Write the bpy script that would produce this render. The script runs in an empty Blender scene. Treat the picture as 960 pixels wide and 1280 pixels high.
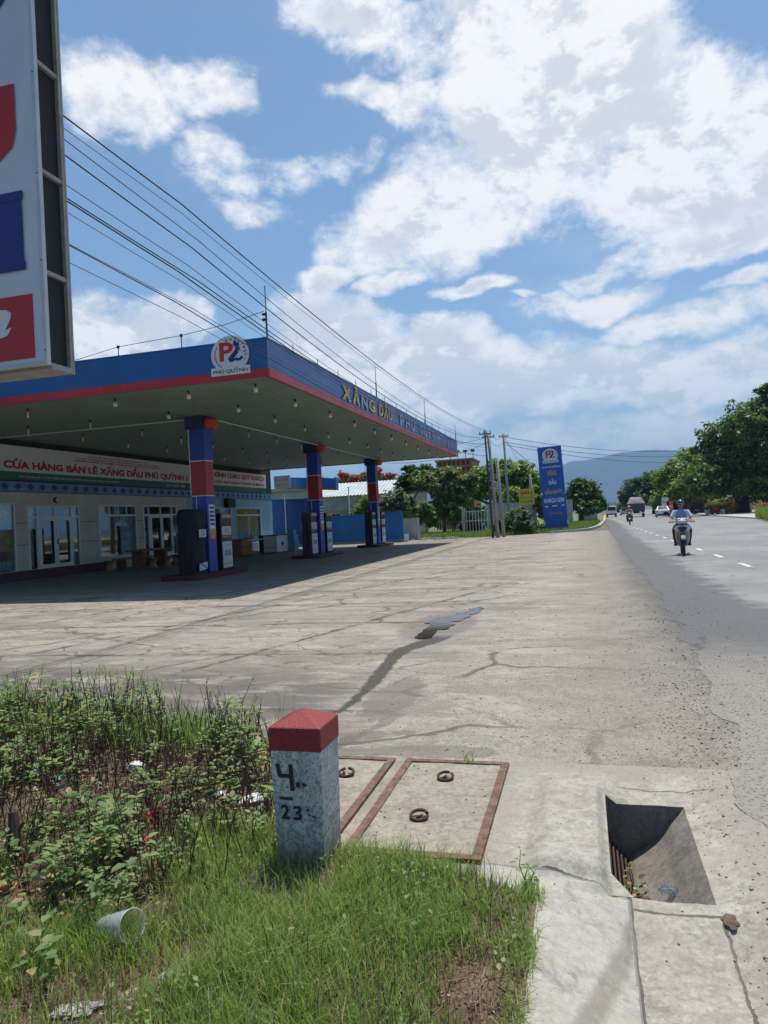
import bpy, bmesh, math, random
import numpy as np
from mathutils import Vector, Matrix, noise as mnoise
random.seed(7); np.random.seed(7)
SC = bpy.context.scene
COL = SC.collection
PI = math.pi
R_ = math.radians
EYE = 1.5

# ------------------------------------------------------------------ camera
FPX, YAW, PIT, ROL = 903.0, R_(15.352), R_(0.635), R_(2.9456)
cF = Vector((-math.sin(YAW)*math.cos(PIT), math.cos(YAW)*math.cos(PIT), math.sin(PIT)))
r0 = Vector((math.cos(YAW), math.sin(YAW), 0)); u0 = r0.cross(cF)
cR = r0*math.cos(ROL) - u0*math.sin(ROL); cU = r0*math.sin(ROL) + u0*math.cos(ROL)
cam = bpy.data.cameras.new('camera'); camo = bpy.data.objects.new('camera', cam); COL.objects.link(camo)
cam.sensor_fit = 'VERTICAL'; cam.sensor_height = 36; cam.lens = 36*FPX/1280
cam.clip_start = 0.05; cam.clip_end = 30000
camo.matrix_world = Matrix(((cR.x, cU.x, -cF.x, 0), (cR.y, cU.y, -cF.y, 0), (cR.z, cU.z, -cF.z, EYE), (0, 0, 0, 1)))
SC.camera = camo
def ray(px, py): return cF + cR*((px-480)/FPX) + cU*((640-py)/FPX)
def G(px, py, z=0.0):
    d = ray(px, py); return Vector((0, 0, EYE)) + d*((z-EYE)/d.z)
def onX(px, py, X):
    d = ray(px, py); return Vector((0, 0, EYE)) + d*(X/d.x)
def onY(px, py, Y):
    d = ray(px, py); return Vector((0, 0, EYE)) + d*(Y/d.y)

# ------------------------------------------------------------------ sun, sky, exposure
SUN_EL, SUN_AZ = R_(72.0), R_(9.0)       # azimuth from +Y towards +X
SKY_STR, SUN_STR = 0.072, 4.3
sl = bpy.data.lights.new('sun', 'SUN'); sl.energy = SUN_STR; sl.angle = R_(0.53); sl.color = (1, 0.94, 0.84)
so = bpy.data.objects.new('sun', sl); COL.objects.link(so)
sdir = Vector((math.sin(SUN_AZ)*math.cos(SUN_EL), math.cos(SUN_AZ)*math.cos(SUN_EL), math.sin(SUN_EL)))
so.rotation_euler = sdir.to_track_quat('Z', 'Y').to_euler(); so.location = (0, 0, 60)
SC.view_settings.view_transform = 'Standard'; SC.view_settings.look = 'None'
SC.view_settings.exposure = 0.30; SC.view_settings.gamma = 1.0
SC.view_settings.use_curve_mapping = False

# ------------------------------------------------------------------ tiny node language
class NT:
    def __init__(s, tree): s.t = tree; s.n = tree.nodes; s.l = tree.links
    def new(s, ty, **k):
        nd = s.n.new(ty)
        for a, b in k.items(): setattr(nd, a, b)
        return nd
    def put(s, sock, v):
        if isinstance(v, V): s.l.new(v.s, sock)
        elif isinstance(v, bpy.types.NodeSocket): s.l.new(v, sock)
        elif v is not None:
            try: sock.default_value = v
            except Exception: sock.default_value = tuple(v) + (1,) if len(v) == 3 else v
    def math(s, op, a, b=None, c=None, clamp=False):
        nd = s.new('ShaderNodeMath', operation=op, use_clamp=clamp)
        s.put(nd.inputs[0], a)
        if b is not None: s.put(nd.inputs[1], b)
        if c is not None: s.put(nd.inputs[2], c)
        return V(s, nd.outputs[0])
    def ramp(s, v, a, b, o0=0.0, o1=1.0):      # smoothstep
        nd = s.new('ShaderNodeMapRange', interpolation_type='SMOOTHSTEP')
        for i, x in enumerate((v, a, b, o0, o1)): s.put(nd.inputs[i], x)
        return V(s, nd.outputs[0])
    def noise(s, vec, scale, detail=4, rough=0.55, dist=0.0, w=None):
        nd = s.new('ShaderNodeTexNoise'); s.put(nd.inputs['Vector'], vec)
        nd.inputs['Scale'].default_value = scale; nd.inputs['Detail'].default_value = detail
        nd.inputs['Roughness'].default_value = rough; nd.inputs['Distortion'].default_value = dist
        return V(s, nd.outputs['Fac'])
    def noisec(s, vec, scale, detail=2):
        nd = s.new('ShaderNodeTexNoise'); s.put(nd.inputs['Vector'], vec)
        nd.inputs['Scale'].default_value = scale; nd.inputs['Detail'].default_value = detail
        return nd.outputs['Color']
    def vor(s, vec, scale, feature='F1', out='Distance'):
        nd = s.new('ShaderNodeTexVoronoi', feature=feature); s.put(nd.inputs['Vector'], vec)
        nd.inputs['Scale'].default_value = scale
        return V(s, nd.outputs[out])
    def mix(s, f, a, b, mode='MIX'):
        nd = s.new('ShaderNodeMix', data_type='RGBA', blend_type=mode)
        s.put(nd.inputs[0], f); s.put(nd.inputs[6], c4(a)); s.put(nd.inputs[7], c4(b))
        return V(s, nd.outputs[2])
    def vmath(s, op, a, b=None):
        nd = s.new('ShaderNodeVectorMath', operation=op); s.put(nd.inputs[0], a)
        if b is not None:
            if op == 'SCALE': s.put(nd.inputs['Scale'], b)
            else: s.put(nd.inputs[1], b)
        return V(s, nd.outputs['Value' if op in ('LENGTH', 'DOT_PRODUCT') else 'Vector'])
    def sep(s, v):
        nd = s.new('ShaderNodeSeparateXYZ'); s.put(nd.inputs[0], v)
        return [V(s, o) for o in nd.outputs]
    def comb(s, x, y, z):
        nd = s.new('ShaderNodeCombineXYZ')
        for i, q in enumerate((x, y, z)): s.put(nd.inputs[i], q)
        return V(s, nd.outputs[0])
def c4(c): return c if isinstance(c, (V, bpy.types.NodeSocket)) else (tuple(c)+(1,) if len(c) == 3 else c)
class V:
    def __init__(s, nt, sock): s.nt = nt; s.s = sock
    def __add__(s, o): return s.nt.math('ADD', s, o)
    def __radd__(s, o): return s.nt.math('ADD', s, o)
    def __sub__(s, o): return s.nt.math('SUBTRACT', s, o)
    def __rsub__(s, o): return s.nt.math('SUBTRACT', o, s)
    def __mul__(s, o): return s.nt.math('MULTIPLY', s, o)
    def __rmul__(s, o): return s.nt.math('MULTIPLY', s, o)
    def __truediv__(s, o): return s.nt.math('DIVIDE', s, o)
    def max(s, o): return s.nt.math('MAXIMUM', s, o)
    def min(s, o): return s.nt.math('MINIMUM', s, o)
    def abs(s): return s.nt.math('ABSOLUTE', s)
    def fract(s): return s.nt.math('FRACT', s)

# ------------------------------------------------------------------ world: sky with clouds
W = bpy.data.worlds.new('World'); SC.world = W; W.use_nodes = True
wt = W.node_tree; wt.nodes.clear(); nt = NT(wt)
skyn = nt.new('ShaderNodeTexSky', sky_type='NISHITA'); skyn.sun_disc = False
skyn.sun_elevation = SUN_EL; skyn.sun_rotation = SUN_AZ
skyn.air_density = 1.0; skyn.dust_density = 1.0; skyn.ozone_density = 1.6; skyn.altitude = 50
D = V(nt, nt.new('ShaderNodeTexCoord').outputs['Generated'])
dx, dy, dz = nt.sep(D)
az = nt.math('ARCTAN2', dx, dy)*57.2958
el = nt.math('ARCSINE', dz)*57.2958
def az_el(px, py):
    d = ray(px, py).normalized(); return math.degrees(math.atan2(d.x, d.y)), math.degrees(math.asin(d.z))
# (centre x, y, half width, half height in 1/15.8 degree, tilt, weight)
CL = [(690, 140, 165, 125, -20, 1.2), (560, 262, 160, 72, -14, 1.1), (880, 185, 170, 105, 15, 1.15), (640, 30, 150, 60, 0, 1.1), (800, 255, 130, 45, 0, .75),
      (445, 22, 85, 34, 12, .95), (150, 128, 62, 46, 30, .80), (250, 108, 60, 36, 0, .62), (275, 215, 58, 32, 10, .62), (390, 202, 75, 24, -15, .62), (310, 258, 60, 22, -5, .60),
      (200, 402, 70, 40, 0, 1.2), (115, 412, 80, 48, 0, 1.25), (150, 450, 150, 40, 0, 1.2), (400, 415, 105, 62, 10, 1.2), (520, 455, 150, 50, 8, 1.2), (680, 480, 190, 55, 0, 1.15), (860, 465, 165, 48, -6, 1.15), (560, 500, 200, 45, 0, 1.0),
      (400, 350, 42, 20, 0, .82), (480, 358, 58, 14, -8, .78), (592, 366, 55, 11, 0, .8), (655, 376, 24, 6, 0, .7),
      (740, 378, 95, 22, -4, .85), (880, 392, 120, 24, -6, .9), (770, 330, 80, 16, -14, .7), (900, 300, 90, 26, -10, .85), (930, 345, 80, 13, -8, .75), (520, 128, 38, 24, 0, .8), (470, 118, 55, 14, 8, .6),
      (700, 560, 330, 38, 0, .78), (1100, 420, 150, 60, 0, 1.0), (-150, 300, 160, 90, 0, 1.0), (-250, 480, 200, 60, 0, 1.0), (1250, 250, 160, 120, 0, 1.1)]
wrp = nt.noisec(D, 9.0, 3)
wr, wg, wb = nt.sep(wrp)
az2 = az + (wr-0.5)*7.0; el2 = el + (wg-0.5)*5.0
dens = None
for cx, cy, hw, hh, tl, wgt in CL:
    a0, e0 = az_el(cx, cy); s = 1/15.8
    t = R_(-tl); k = math.cos(R_(max(e0, 0)))
    u = (az2-a0)*k; v = el2-e0
    uu = (u*math.cos(t)+v*math.sin(t))*(1/(hw*s)); vv = (v*math.cos(t)-u*math.sin(t))*(1/(hh*s))
    q = (1.0-(uu*uu+vv*vv))*wgt
    dens = q if dens is None else dens.max(q)
dens = dens.max(-1.2)
# high frequency structure, flattened towards the horizon
st = nt.comb(dx, dy, dz*1.55)
n1 = nt.noise(st, 5.6, 9, .60, .25); n2 = nt.noise(st, 24.0, 8, .68, .3)
up = nt.vmath('ADD', st, (0.004, 0.012, 0.055))
n1u = nt.noise(up, 5.6, 7, .60, .25)
n3 = nt.noise(st, 60.0, 6, .7, .2)
field = dens*0.95 + (n1-0.5)*2.9 + (n2-0.5)*1.2 + (n3-0.5)*.55
alpha = nt.ramp(field, -0.14, 0.78)
behind = nt.ramp(nt.noise(st, 3.4, 6, .6, .3), .50, .74)*nt.ramp(dens, -1.1, .6)*0.16
alpha = alpha.max(behind*nt.ramp(el, 4, 14))
thick = nt.ramp(dens+(n1-0.5)*1.4, 0.15, 1.15)
n2u = nt.noise(up, 24.0, 6, .66, .3)
lit = nt.ramp((n1-n1u)*5.0 + (n2-n2u)*1.7 + (n3-.5)*.7, -0.45, 0.5)
shade = nt.ramp(thick*(1.0-lit*0.85), 0.08, 0.8)
ccol = nt.mix(shade, (1.0, 1.0, 1.0), (0.70, 0.74, 0.79))
ccol = nt.mix(nt.ramp(el, 0.0, 13.0, .45, 0.0), ccol, (0.62, 0.72, 0.83))
skyc = nt.vmath('MULTIPLY', V(nt, skyn.outputs[0]), (1.18, 1.42, 1.48))
haze_band = nt.ramp(el, 0.0, 18.0, .6, 0.0)
skyc = nt.mix(haze_band, skyc, (5.0, 7.0, 8.8))
CLB = 12.4
cl = nt.vmath('SCALE', ccol, CLB)
final = nt.mix(alpha*0.96, skyc, cl)
bg = nt.new('ShaderNodeBackground'); nt.put(bg.inputs['Color'], final); bg.inputs['Strength'].default_value = SKY_STR
wo = nt.new('ShaderNodeOutputWorld'); wt.links.new(bg.outputs[0], wo.inputs[0])
W.cycles.sampling_method = 'MANUAL'; W.cycles.sample_map_resolution = 512

# ------------------------------------------------------------------ materials
MATS = {}
def base_mat(name):
    m = bpy.data.materials.new(name); m.use_nodes = True; m.node_tree.nodes.clear()
    n = NT(m.node_tree); b = n.new('ShaderNodeBsdfPrincipled'); o = n.new('ShaderNodeOutputMaterial')
    n.l.new(b.outputs[0], o.inputs[0]); MATS[name] = m
    return m, n, b, o
def bump(n, b, h, strength=0.3, dist=0.01):
    k = n.new('ShaderNodeBump'); n.put(k.inputs['Height'], h); k.inputs['Strength'].default_value = strength
    k.inputs['Distance'].default_value = dist; n.l.new(k.outputs[0], b.inputs['Normal'])
def P(name, col, rough=.6, metal=0.0, var=.18, scale=3.0, bmp=0.0, bscale=60, dirt=0.0, dirtcol=(.10, .085, .07), streak=0.0, spec=.5):
    if name in MATS: return MATS[name]
    m, n, b, o = base_mat(name)
    g = n.new('ShaderNodeNewGeometry'); pos = V(n, g.outputs['Position'])
    f = n.noise(pos, scale, 5, .6)
    lo = tuple(max(0, c*(1-var)) for c in col); hi = tuple(min(1, c*(1+var)) for c in col)
    c = n.mix(n.ramp(f, .3, .7), lo, hi)
    if streak:
        sx, sy, sz = n.sep(pos); st_ = n.noise(n.comb(sx*9, sy*9, sz*.7), 1.0, 5, .6)
        c = n.mix(n.ramp(st_, .48, .75)*streak, c, dirtcol)
    if dirt:
        d = n.noise(pos, scale*2.7, 7, .7, .5)
        c = n.mix(n.ramp(d, .52, .70)*dirt, c, dirtcol)
    n.put(b.inputs['Base Color'], c); b.inputs['Metallic'].default_value = metal
    n.put(b.inputs['Roughness'], n.ramp(f, .2, .8, max(.02, rough-.08), min(1, rough+.08)))
    b.inputs['Specular IOR Level'].default_value = spec
    if bmp: bump(n, b, n.noise(pos, bscale, 5, .65), bmp, .01)
    return m
def leafmat(name, c1, c2, c3=None, trans=.35, rough=.5):
    m, n, b, o = base_mat(name)
    g = n.new('ShaderNodeNewGeometry')
    rnd = V(n, g.outputs['Random Per Island']); pos = V(n, g.outputs['Position'])
    f = n.ramp(rnd*.6 + n.noise(pos, .9, 3)*.6, .3, .9)
    c = n.mix(f, c1, c2)
    if c3: c = n.mix(n.ramp(rnd, .86, .95), c, c3)
    n.put(b.inputs['Base Color'], c); b.inputs['Roughness'].default_value = rough
    b.inputs['Specular IOR Level'].default_value = .3
    t = n.new('ShaderNodeBsdfTranslucent'); n.put(t.inputs[0], n.mix(.5, c, (c2[0]*1.2, c2[1]*1.5, c2[2]*.6)))
    mx = n.new('ShaderNodeMixShader'); mx.inputs[0].default_value = trans
    n.l.new(b.outputs[0], mx.inputs[1]); n.l.new(t.outputs[0], mx.inputs[2]); n.l.new(mx.outputs[0], o.inputs[0])
    return m
def glassmat(name, tint=(.75, .82, .82), refl=.12):
    m, n, b, o = base_mat(name)
    tr = n.new('ShaderNodeBsdfTransparent'); tr.inputs[0].default_value = (*tint, 1)
    gl = n.new('ShaderNodeBsdfGlossy'); gl.inputs['Roughness'].default_value = .03
    fr = n.new('ShaderNodeFresnel'); fr.inputs[0].default_value = 1.5
    mx = n.new('ShaderNodeMixShader'); n.put(mx.inputs[0], V(n, fr.outputs[0])*.38+refl*.5)
    n.l.new(tr.outputs[0], mx.inputs[1]); n.l.new(gl.outputs[0], mx.inputs[2]); n.l.new(mx.outputs[0], o.inputs[0])
    return m

def concrete_core(n, pos, c1, c2, c3, grain=1.0):
    big = n.noise(pos, .55, 6, .62, .4); mid = n.noise(pos, 3.2, 7, .68, .3); fine = n.noise(pos, 46, 4, .7); fine2 = n.noise(pos, 140, 2, .6)
    c = n.mix(n.ramp(big, .30, .70), c1, c2)
    c = n.mix(n.ramp(mid, .42, .72)*.75, c, c3)
    v = n.vor(pos, 95, 'F1')
    sp = n.ramp(v, .05, .30)
    m2 = n.noise(pos, 15, 6, .72, .4)
    g1 = n.noise(pos, 34, 5, .8, .2)
    c = n.mix(n.ramp(g1, .50, .66)*.55, c, (c3[0]*.62, c3[1]*.60, c3[2]*.56)); c = n.mix(n.ramp(g1, .48, .34)*.40, c, (min(.6, c1[0]*1.45), min(.58, c1[1]*1.45), min(.52, c1[2]*1.45)))
    c = n.mix(n.ramp(m2, .44, .62)*.5, c, (c3[0]*.72, c3[1]*.70, c3[2]*.66))
    c = n.mix((1.0-sp)*.6*grain, c, (c3[0]*.45, c3[1]*.45, c3[2]*.45))
    c = n.mix(n.ramp(fine, .42, .68)*.4*grain, c, (min(1, c1[0]*1.35), min(1, c1[1]*1.35), min(1, c1[2]*1.35)))
    c = n.mix(n.ramp(fine2, .35, .7)*.25*grain, c, (c3[0]*.7, c3[1]*.7, c3[2]*.7))
    return c, big, mid, fine, v

# apron: old worn concrete forecourt with joints, cracks, damp stains, gravel towards the road
m, n, b, o = base_mat('apron_concrete')
pos = V(n, n.new('ShaderNodeNewGeometry').outputs['Position'])
x, y, z = n.sep(pos)
c, big, mid, fine, vv = concrete_core(n, pos, (.385, .345, .285), (.305, .275, .228), (.205, .183, .152))
w1 = n.noise(pos, .9, 5, .6)-.5; w2 = n.noise(pos, 5.0, 5, .65)-.5
# worn paste patches exposing aggregate
worn = n.ramp(n.noise(n.comb(x*.5, y*1.0, 0.0), 1.1, 9, .68, .6), .47, .62)
c = n.mix(worn*.50, c, (.175, .155, .13))
pale = n.ramp(n.noise(n.comb(x*.8, y*1.4, 3.0), 1.3, 9, .7, .7), .54, .60)
c = n.mix(pale*.45, c, (.42, .375, .31))
# joints
yj = (y-.55 + w1*.14 + w2*.10 - (x+5)*.03)/2.4; jy = ((yj.fract()-.5).abs()-.5).abs()*2.4
xj = (x+4.2 + (y-6.6)*(-.28) + w1*.16 + w2*.10)/3.1; jx = ((xj.fract()-.5).abs()-.5).abs()*3.1
gate = n.ramp(n.noise(pos, 1.3, 5, .7), .36, .56)
inx = n.ramp(x, -2.0, -1.1, 1.0, 0.0)
jw = .026 + n.ramp(w2, -.1, .25, .0, .075)
jm = n.math('LESS_THAN', jy.min(jx), jw)
soft = n.ramp(jy.min(jx), .0, .20, 1.0, 0.0)*n.ramp(w1+w2*.5, -.12, .16)
c = n.mix(soft*inx*.38, c, (.16, .14, .115))
c = n.mix(jm*gate*inx*.9, c, (.05, .045, .04))
# free cracks
wc = n.vmath('ADD', pos, n.vmath('SCALE', V(n, n.noisec(pos, 1.6, 4)), .55))
ck = n.vor(n.vmath('MULTIPLY', wc, (.42, .75, 1)), .75, 'DISTANCE_TO_EDGE')
ckm = n.ramp(ck, .006, .020, 1.0, 0.0)*n.ramp(n.noise(pos, .55, 4, .6), .40, .50)*n.ramp(x, 1.2, -.6)
c = n.mix(ckm*.75, c, (.07, .06, .05))
ck2 = n.vor(n.vmath('MULTIPLY', wc, (.8, 1.6, 1)), 1.5, 'DISTANCE_TO_EDGE')
c = n.mix(n.ramp(ck2, .006, .035, 1.0, 0.0)*n.ramp(n.noise(pos, .8, 3), .44, .54)*inx*.75, c, (.08, .07, .058))
st3 = n.ramp(n.noise(n.comb(x*.28, y*1.25, 5.0), 1.5, 9, .72, .6), .50, .60)*inx
c = n.mix(st3*.45, c, (.15, .13, .105))
# brown damp stains beside the verge and along the wet trail
band = n.ramp(y + w1*2.2 + (x+4)*.10, 8.3, 6.2)*n.ramp(y, 4.2, 4.9)*n.ramp(x, -1.7, -2.4)
dam = n.ramp(n.noise(n.comb(x*.7, y*1.8, 0.0), 1.6, 8, .66, .5), .38, .52)
c = n.mix(band*dam*.86, c, (.10, .083, .068))
st2 = n.ramp(n.noise(n.comb(x*.45, y*.8, 0.0), 1.0, 9, .7, .8), .55, .66)*n.ramp(y, 16, 8)*n.ramp(x, .2, -1.5)
c = n.mix(st2*.55, c, (.14, .115, .09))
# damp patches and the wet trail leading to the puddle
xc = n.ramp(y, 5.9, 7.9)*(-.14) + n.ramp(y, 7.9, 8.9)*.26 - 1.93 - n.ramp(y, 5.6, 4.9)*.2
wv = n.ramp(y, 5.0, 7.0)*.05 + n.ramp(y, 7.4, 8.6)*.08 + .028
en = n.noise(pos, 5.0, 6, .7)-.5; en2 = n.noise(pos, 22.0, 4, .7)-.5
trail = n.ramp((x-xc+en*.16+en2*.06).abs()-wv, .015, -.02)*n.ramp(y, 4.85, 5.1)*n.ramp(y, 9.1, 8.8)
dmp = None
for (ex, ey, ew, eh) in ((-.98, 4.55, .42, .12), (-1.45, 4.50, .25, .10), (-1.30, 4.92, .10, .07), (-1.62, 4.82, .22, .10), (-1.62, 5.9, .22, .75), (-2.0, 9.9, .50, 1.3), (-1.2, 11.6, .5, .25)):
    u_ = (x-ex+en*.25)/ew; v_ = (y-ey+en*.35)/eh; q_ = n.ramp(u_*u_+v_*v_+en2*1.2, 1.1, .8); dmp = q_ if dmp is None else dmp.max(q_)
c = n.mix(dmp*.62, c, (.12, .10, .082)); c = n.mix(trail*.95, c, (.034, .028, .018))
# towards the road: greyer gravelly surface
grv = n.ramp(x + w1*1.2, -.9, .95)
gc = n.mix(n.ramp(n.vor(pos, 38, 'F1', 'Distance'), .05, .5), (.06, .055, .048), (.25, .225, .19))
gc = n.mix(n.ramp(mid, .42, .66)*.5, gc, (.31, .28, .235))
gc = n.mix(n.ramp(n.noise(pos, 2.6, 8, .74, .5), .48, .60)*.55, gc, (.125, .115, .10))
gc = n.mix(n.ramp(n.vor(pos, 17, 'F1'), .0, .25, 1.0, 0.0)*n.ramp(mid, .4, .6)*.6, gc, (.085, .08, .07))
c = n.mix(grv*.85, c, gc)
c = n.mix(n.ramp(x + w1*.9 - n.ramp(y, 8, 60, 0.0, .9), .45, 1.25)*n.ramp(y, 5.5, 9)*.85, c, (.085, .085, .085))
rub = n.ramp(n.vor(n.vmath('ADD', pos, (3.3, 1.1, 0)), 26, 'F1'), .10, .32, 1.0, 0.0)*n.ramp(x + w1*1.2, .2, 1.0)
c = n.mix(rub*.5, c, (.34, .31, .27))
# under the canopy the slab tone is evenly darker
canopy_slab = n.ramp(x, -6.6, -7.6)*n.ramp(y, 14.5, 16.5)
c = n.mix(canopy_slab*.55, c, (.15, .145, .14))
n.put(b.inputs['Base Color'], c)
n.put(b.inputs['Roughness'], (n.ramp(big, .3, .7, .80, .93) - band*dam*.25 - dmp*.2)*(1.0-trail*.22))
hh = fine*.35 + mid*.8 + n.ramp(vv, .0, .4)*.25*(1.0+grv*2.2) - jm*gate*inx*1.2 - worn*.35
bump(n, b, hh+n.noise(pos, 16, 5, .7)*.8, .8, .016)

m, n, b, o = base_mat('asphalt')
pos = V(n, n.new('ShaderNodeNewGeometry').outputs['Position']); x, y, z = n.sep(pos)
bn = n.noise(pos, .35, 5, .6, .3); mn = n.noise(pos, 4, 6, .65); agg = n.vor(pos, 70, 'F1'); ag2 = n.vor(pos, 30, 'F1', 'Distance')
c = n.mix(n.ramp(bn, .35, .65), (.18, .182, .185), (.255, .253, .25))
c = n.mix(n.ramp(n.noise(n.comb(x*2.2, y*.05, 0.0), 1.2, 4, .6), .45, .7)*.35, c, (.235, .235, .235))
edge = n.ramp(x + (n.noise(pos, 1.4, 8, .72)-.5)*2.6 - n.ramp(y, 20, 90, 0.0, 1.2), 2.1, 2.55, 1.0, 0.0)*n.ramp(y, 5.5, 8.5)
c = n.mix(n.ramp(n.noise(pos, 1.2, 8, .72, .6), .50, .62)*.35, c, (.13, .13, .13))
c = n.mix(edge*.85, c, (.085, .087, .09))
near = n.ramp(y + (mn-.5)*3, 9.0, 6.5)*n.ramp(x + (mn-.5)*1.4, 2.3, 1.2)
c = n.mix(near*.8, c, n.mix(n.ramp(n.vor(pos, 38, 'F1'), .05, .5), (.075, .07, .062), (.26, .235, .20)))
c = n.mix(n.ramp(agg, .05, .35, 1.0, 0.0)*.4, c, (.06, .06, .06))
c = n.mix(n.ramp(ag2, .0, .22, 1.0, 0.0)*n.ramp(mn, .4, .6)*.6, c, (.33, .32, .3))
ck = n.vor(n.vmath('ADD', pos, n.vmath('SCALE', V(n, n.noisec(pos, 2.0, 4)), .4)), .8, 'DISTANCE_TO_EDGE')
c = n.mix(n.ramp(ck, .004, .02, 1.0, 0.0)*n.ramp(n.noise(pos, .7, 3), .5, .6)*.6, c, (.04, .04, .04))
n.put(b.inputs['Base Color'], c); b.inputs['Roughness'].default_value = .85
bump(n, b, n.ramp(agg, 0, .4)*.4 + n.ramp(ag2, 0, .4)*.5*(edge+near+.15) + mn*.5, .6, .012)

def surround(name, c1, c2, c3, seams=True):
    m, n, b, o = base_mat(name)
    pos = V(n, n.new('ShaderNodeNewGeometry').outputs['Position']); x, y, z = n.sep(pos)
    c, big, mid, fine, vv = concrete_core(n, pos, c1, c2, c3, .55)
    w = n.noise(pos, 7, 5, .65)-.5
    if seams:
        s1 = n.math('LESS_THAN', (y-3.03+w*.05+(x*.18)).abs(), .006)*n.math('LESS_THAN', x, .1)
        s2 = n.math('LESS_THAN', (y-2.95+w*.04).abs(), .007)*n.math('GREATER_THAN', x, .1)*n.math('LESS_THAN', x, .46)
        s3 = n.math('LESS_THAN', (x-.10+w*.03).abs(), .008)*n.math('LESS_THAN', y, 3.03)
        s4 = n.math('LESS_THAN', (x-.43+w*.05-(y-2.3)*.0).abs(), .006)*n.math('LESS_THAN', y, 2.95)
        s5 = n.math('LESS_THAN', (y-4.12+w*.1).abs(), .006)*n.math('GREATER_THAN', x, .1)
        sm = s1.max(s2).max(s3).max(s4).max(s5)
        c = n.mix(sm*.85, c, (.05, .045, .04))
        kb = n.math('LESS_THAN', y + x*.18, 3.03)*n.math('LESS_THAN', x, .10)
        c = n.mix(kb*.32, c, (.46, .455, .42))
        # old tyre rub across the sloped kerb
        rub = n.ramp((x+.055-(y-2.3)*.30+w*.06).abs(), .015, .05, 1.0, 0.0)*n.math('LESS_THAN', x, .09)*n.math('LESS_THAN', y, 2.9)
        c = n.mix(rub*.5, c, (.13, .11, .09))
        st_ = n.ramp(n.noise(pos, 5.5, 8, .7, .6), .54, .66)
        c = n.mix(st_*.5, c, (.13, .115, .095))
        hl = n.ramp(n.vor(pos, 24, 'F1'), .03, .07, 1.0, 0.0)
        c = n.mix(hl*.6, c, (.08, .07, .06))
        hh = fine*.4+mid*1.0-sm*2.0-hl*.8
        e_ = n.noise(pos, 3.0, 7, .7)-.5
        eb = n.ramp(x+e_*.45-n.ramp(y, 3.6, 2.4)*(-.0), .50, .66).max(n.ramp(y+e_*.5, 4.16, 4.34)).max(n.ramp(x+e_*.25, -.34, -.46)*n.ramp(y, 3.0, 3.2)*.6)
        av = n.vor(pos, 60, 'F1')
        ac = n.mix(n.ramp(n.vor(pos, 38, 'F1'), .05, .5), (.12, .11, .10), (.27, .245, .215)); ac = n.mix(n.ramp(mid, .35, .7)*.6, ac, (.30, .27, .23))
        c = n.mix(eb*.85, c, ac); hh = hh+n.ramp(av, 0, .4)*eb*.5
        wm = n.ramp(n.noise(pos, 1.7, 7, .7, .5), .42, .62)*(1.0-kb)
        c = n.mix(wm*.4, c, (.32, .28, .22))
    else: hh = fine*.5+mid
    n.put(b.inputs['Base Color'], c); b.inputs['Roughness'].default_value = .9
    bump(n, b, hh, .5, .01)
    return m
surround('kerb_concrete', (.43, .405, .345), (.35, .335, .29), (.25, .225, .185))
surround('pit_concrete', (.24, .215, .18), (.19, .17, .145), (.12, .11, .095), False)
surround('lid_concrete', (.36, .325, .265), (.29, .265, .215), (.2, .175, .14), False)

m, n, b, o = base_mat('soil')
pos = V(n, n.new('ShaderNodeNewGeometry').outputs['Position'])
f1 = n.noise(pos, 2.2, 7, .7); f2 = n.noise(pos, 28, 5, .7)
c = n.mix(n.ramp(f1, .35, .65), (.11, .075, .05), (.21, .155, .105)); c = n.mix(n.ramp(f2, .4, .7)*.6, c, (.06, .042, .03))
c = n.mix(n.ramp(n.noise(pos, 1.1, 4), .5, .62)*.5, c, (.30, .27, .22))
n.put(b.inputs['Base Color'], c); b.inputs['Roughness'].default_value = .95; bump(n, b, f2+f1, .9, .02)

m, n, b, o = base_mat('far_ground')
pos = V(n, n.new('ShaderNodeNewGeometry').outputs['Position'])
f1 = n.noise(pos, .12, 7, .7); f2 = n.noise(pos, 2.5, 6, .7)
c = n.mix(n.ramp(f1, .35, .65), (.10, .105, .045), (.17, .14, .085)); c = n.mix(n.ramp(f2, .4, .7)*.5, c, (.06, .085, .03))
n.put(b.inputs['Base Color'], c); b.inputs['Roughness'].default_value = .95

# milestone white paint: worn, speckled
m, n, b, o = base_mat('worn_white_paint')
pos = V(n, n.new('ShaderNodeNewGeometry').outputs['Position']); x, y, z = n.sep(pos)
f = n.noise(pos, 75, 6, .75, .3); f2 = n.noise(pos, 9, 6, .7); st_ = n.noise(n.comb(x*22, y*22, z*3), 1.0, 6, .7)
c = n.mix(n.ramp(f2, .35, .65), (.62, .62, .60), (.46, .46, .455))
c = n.mix(n.ramp(f, .47, .62)*.85, c, (.12, .12, .125))
chip = n.ramp(n.noise(pos, 24, 7, .75, .8) - n.ramp(z, .1, .5, .05, -.03)*(-1.0), .55, .60)
c = n.mix(chip*.75, c, (.22, .21, .19))
c = n.mix(n.ramp(z + (f2-.5)*.22, .15, .03)*.75, c, (.16, .11, .07))
c = n.mix(n.ramp(st_, .52, .68)*.5, c, (.2, .2, .2))
c = n.mix(n.ramp(z + (f2-.5)*.3, .26, .02)*.6, c, (.17, .15, .12))
n.put(b.inputs['Base Color'], c); b.inputs['Roughness'].default_value = .85; bump(n, b, f+f2*1.5, .6, .006)

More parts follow.
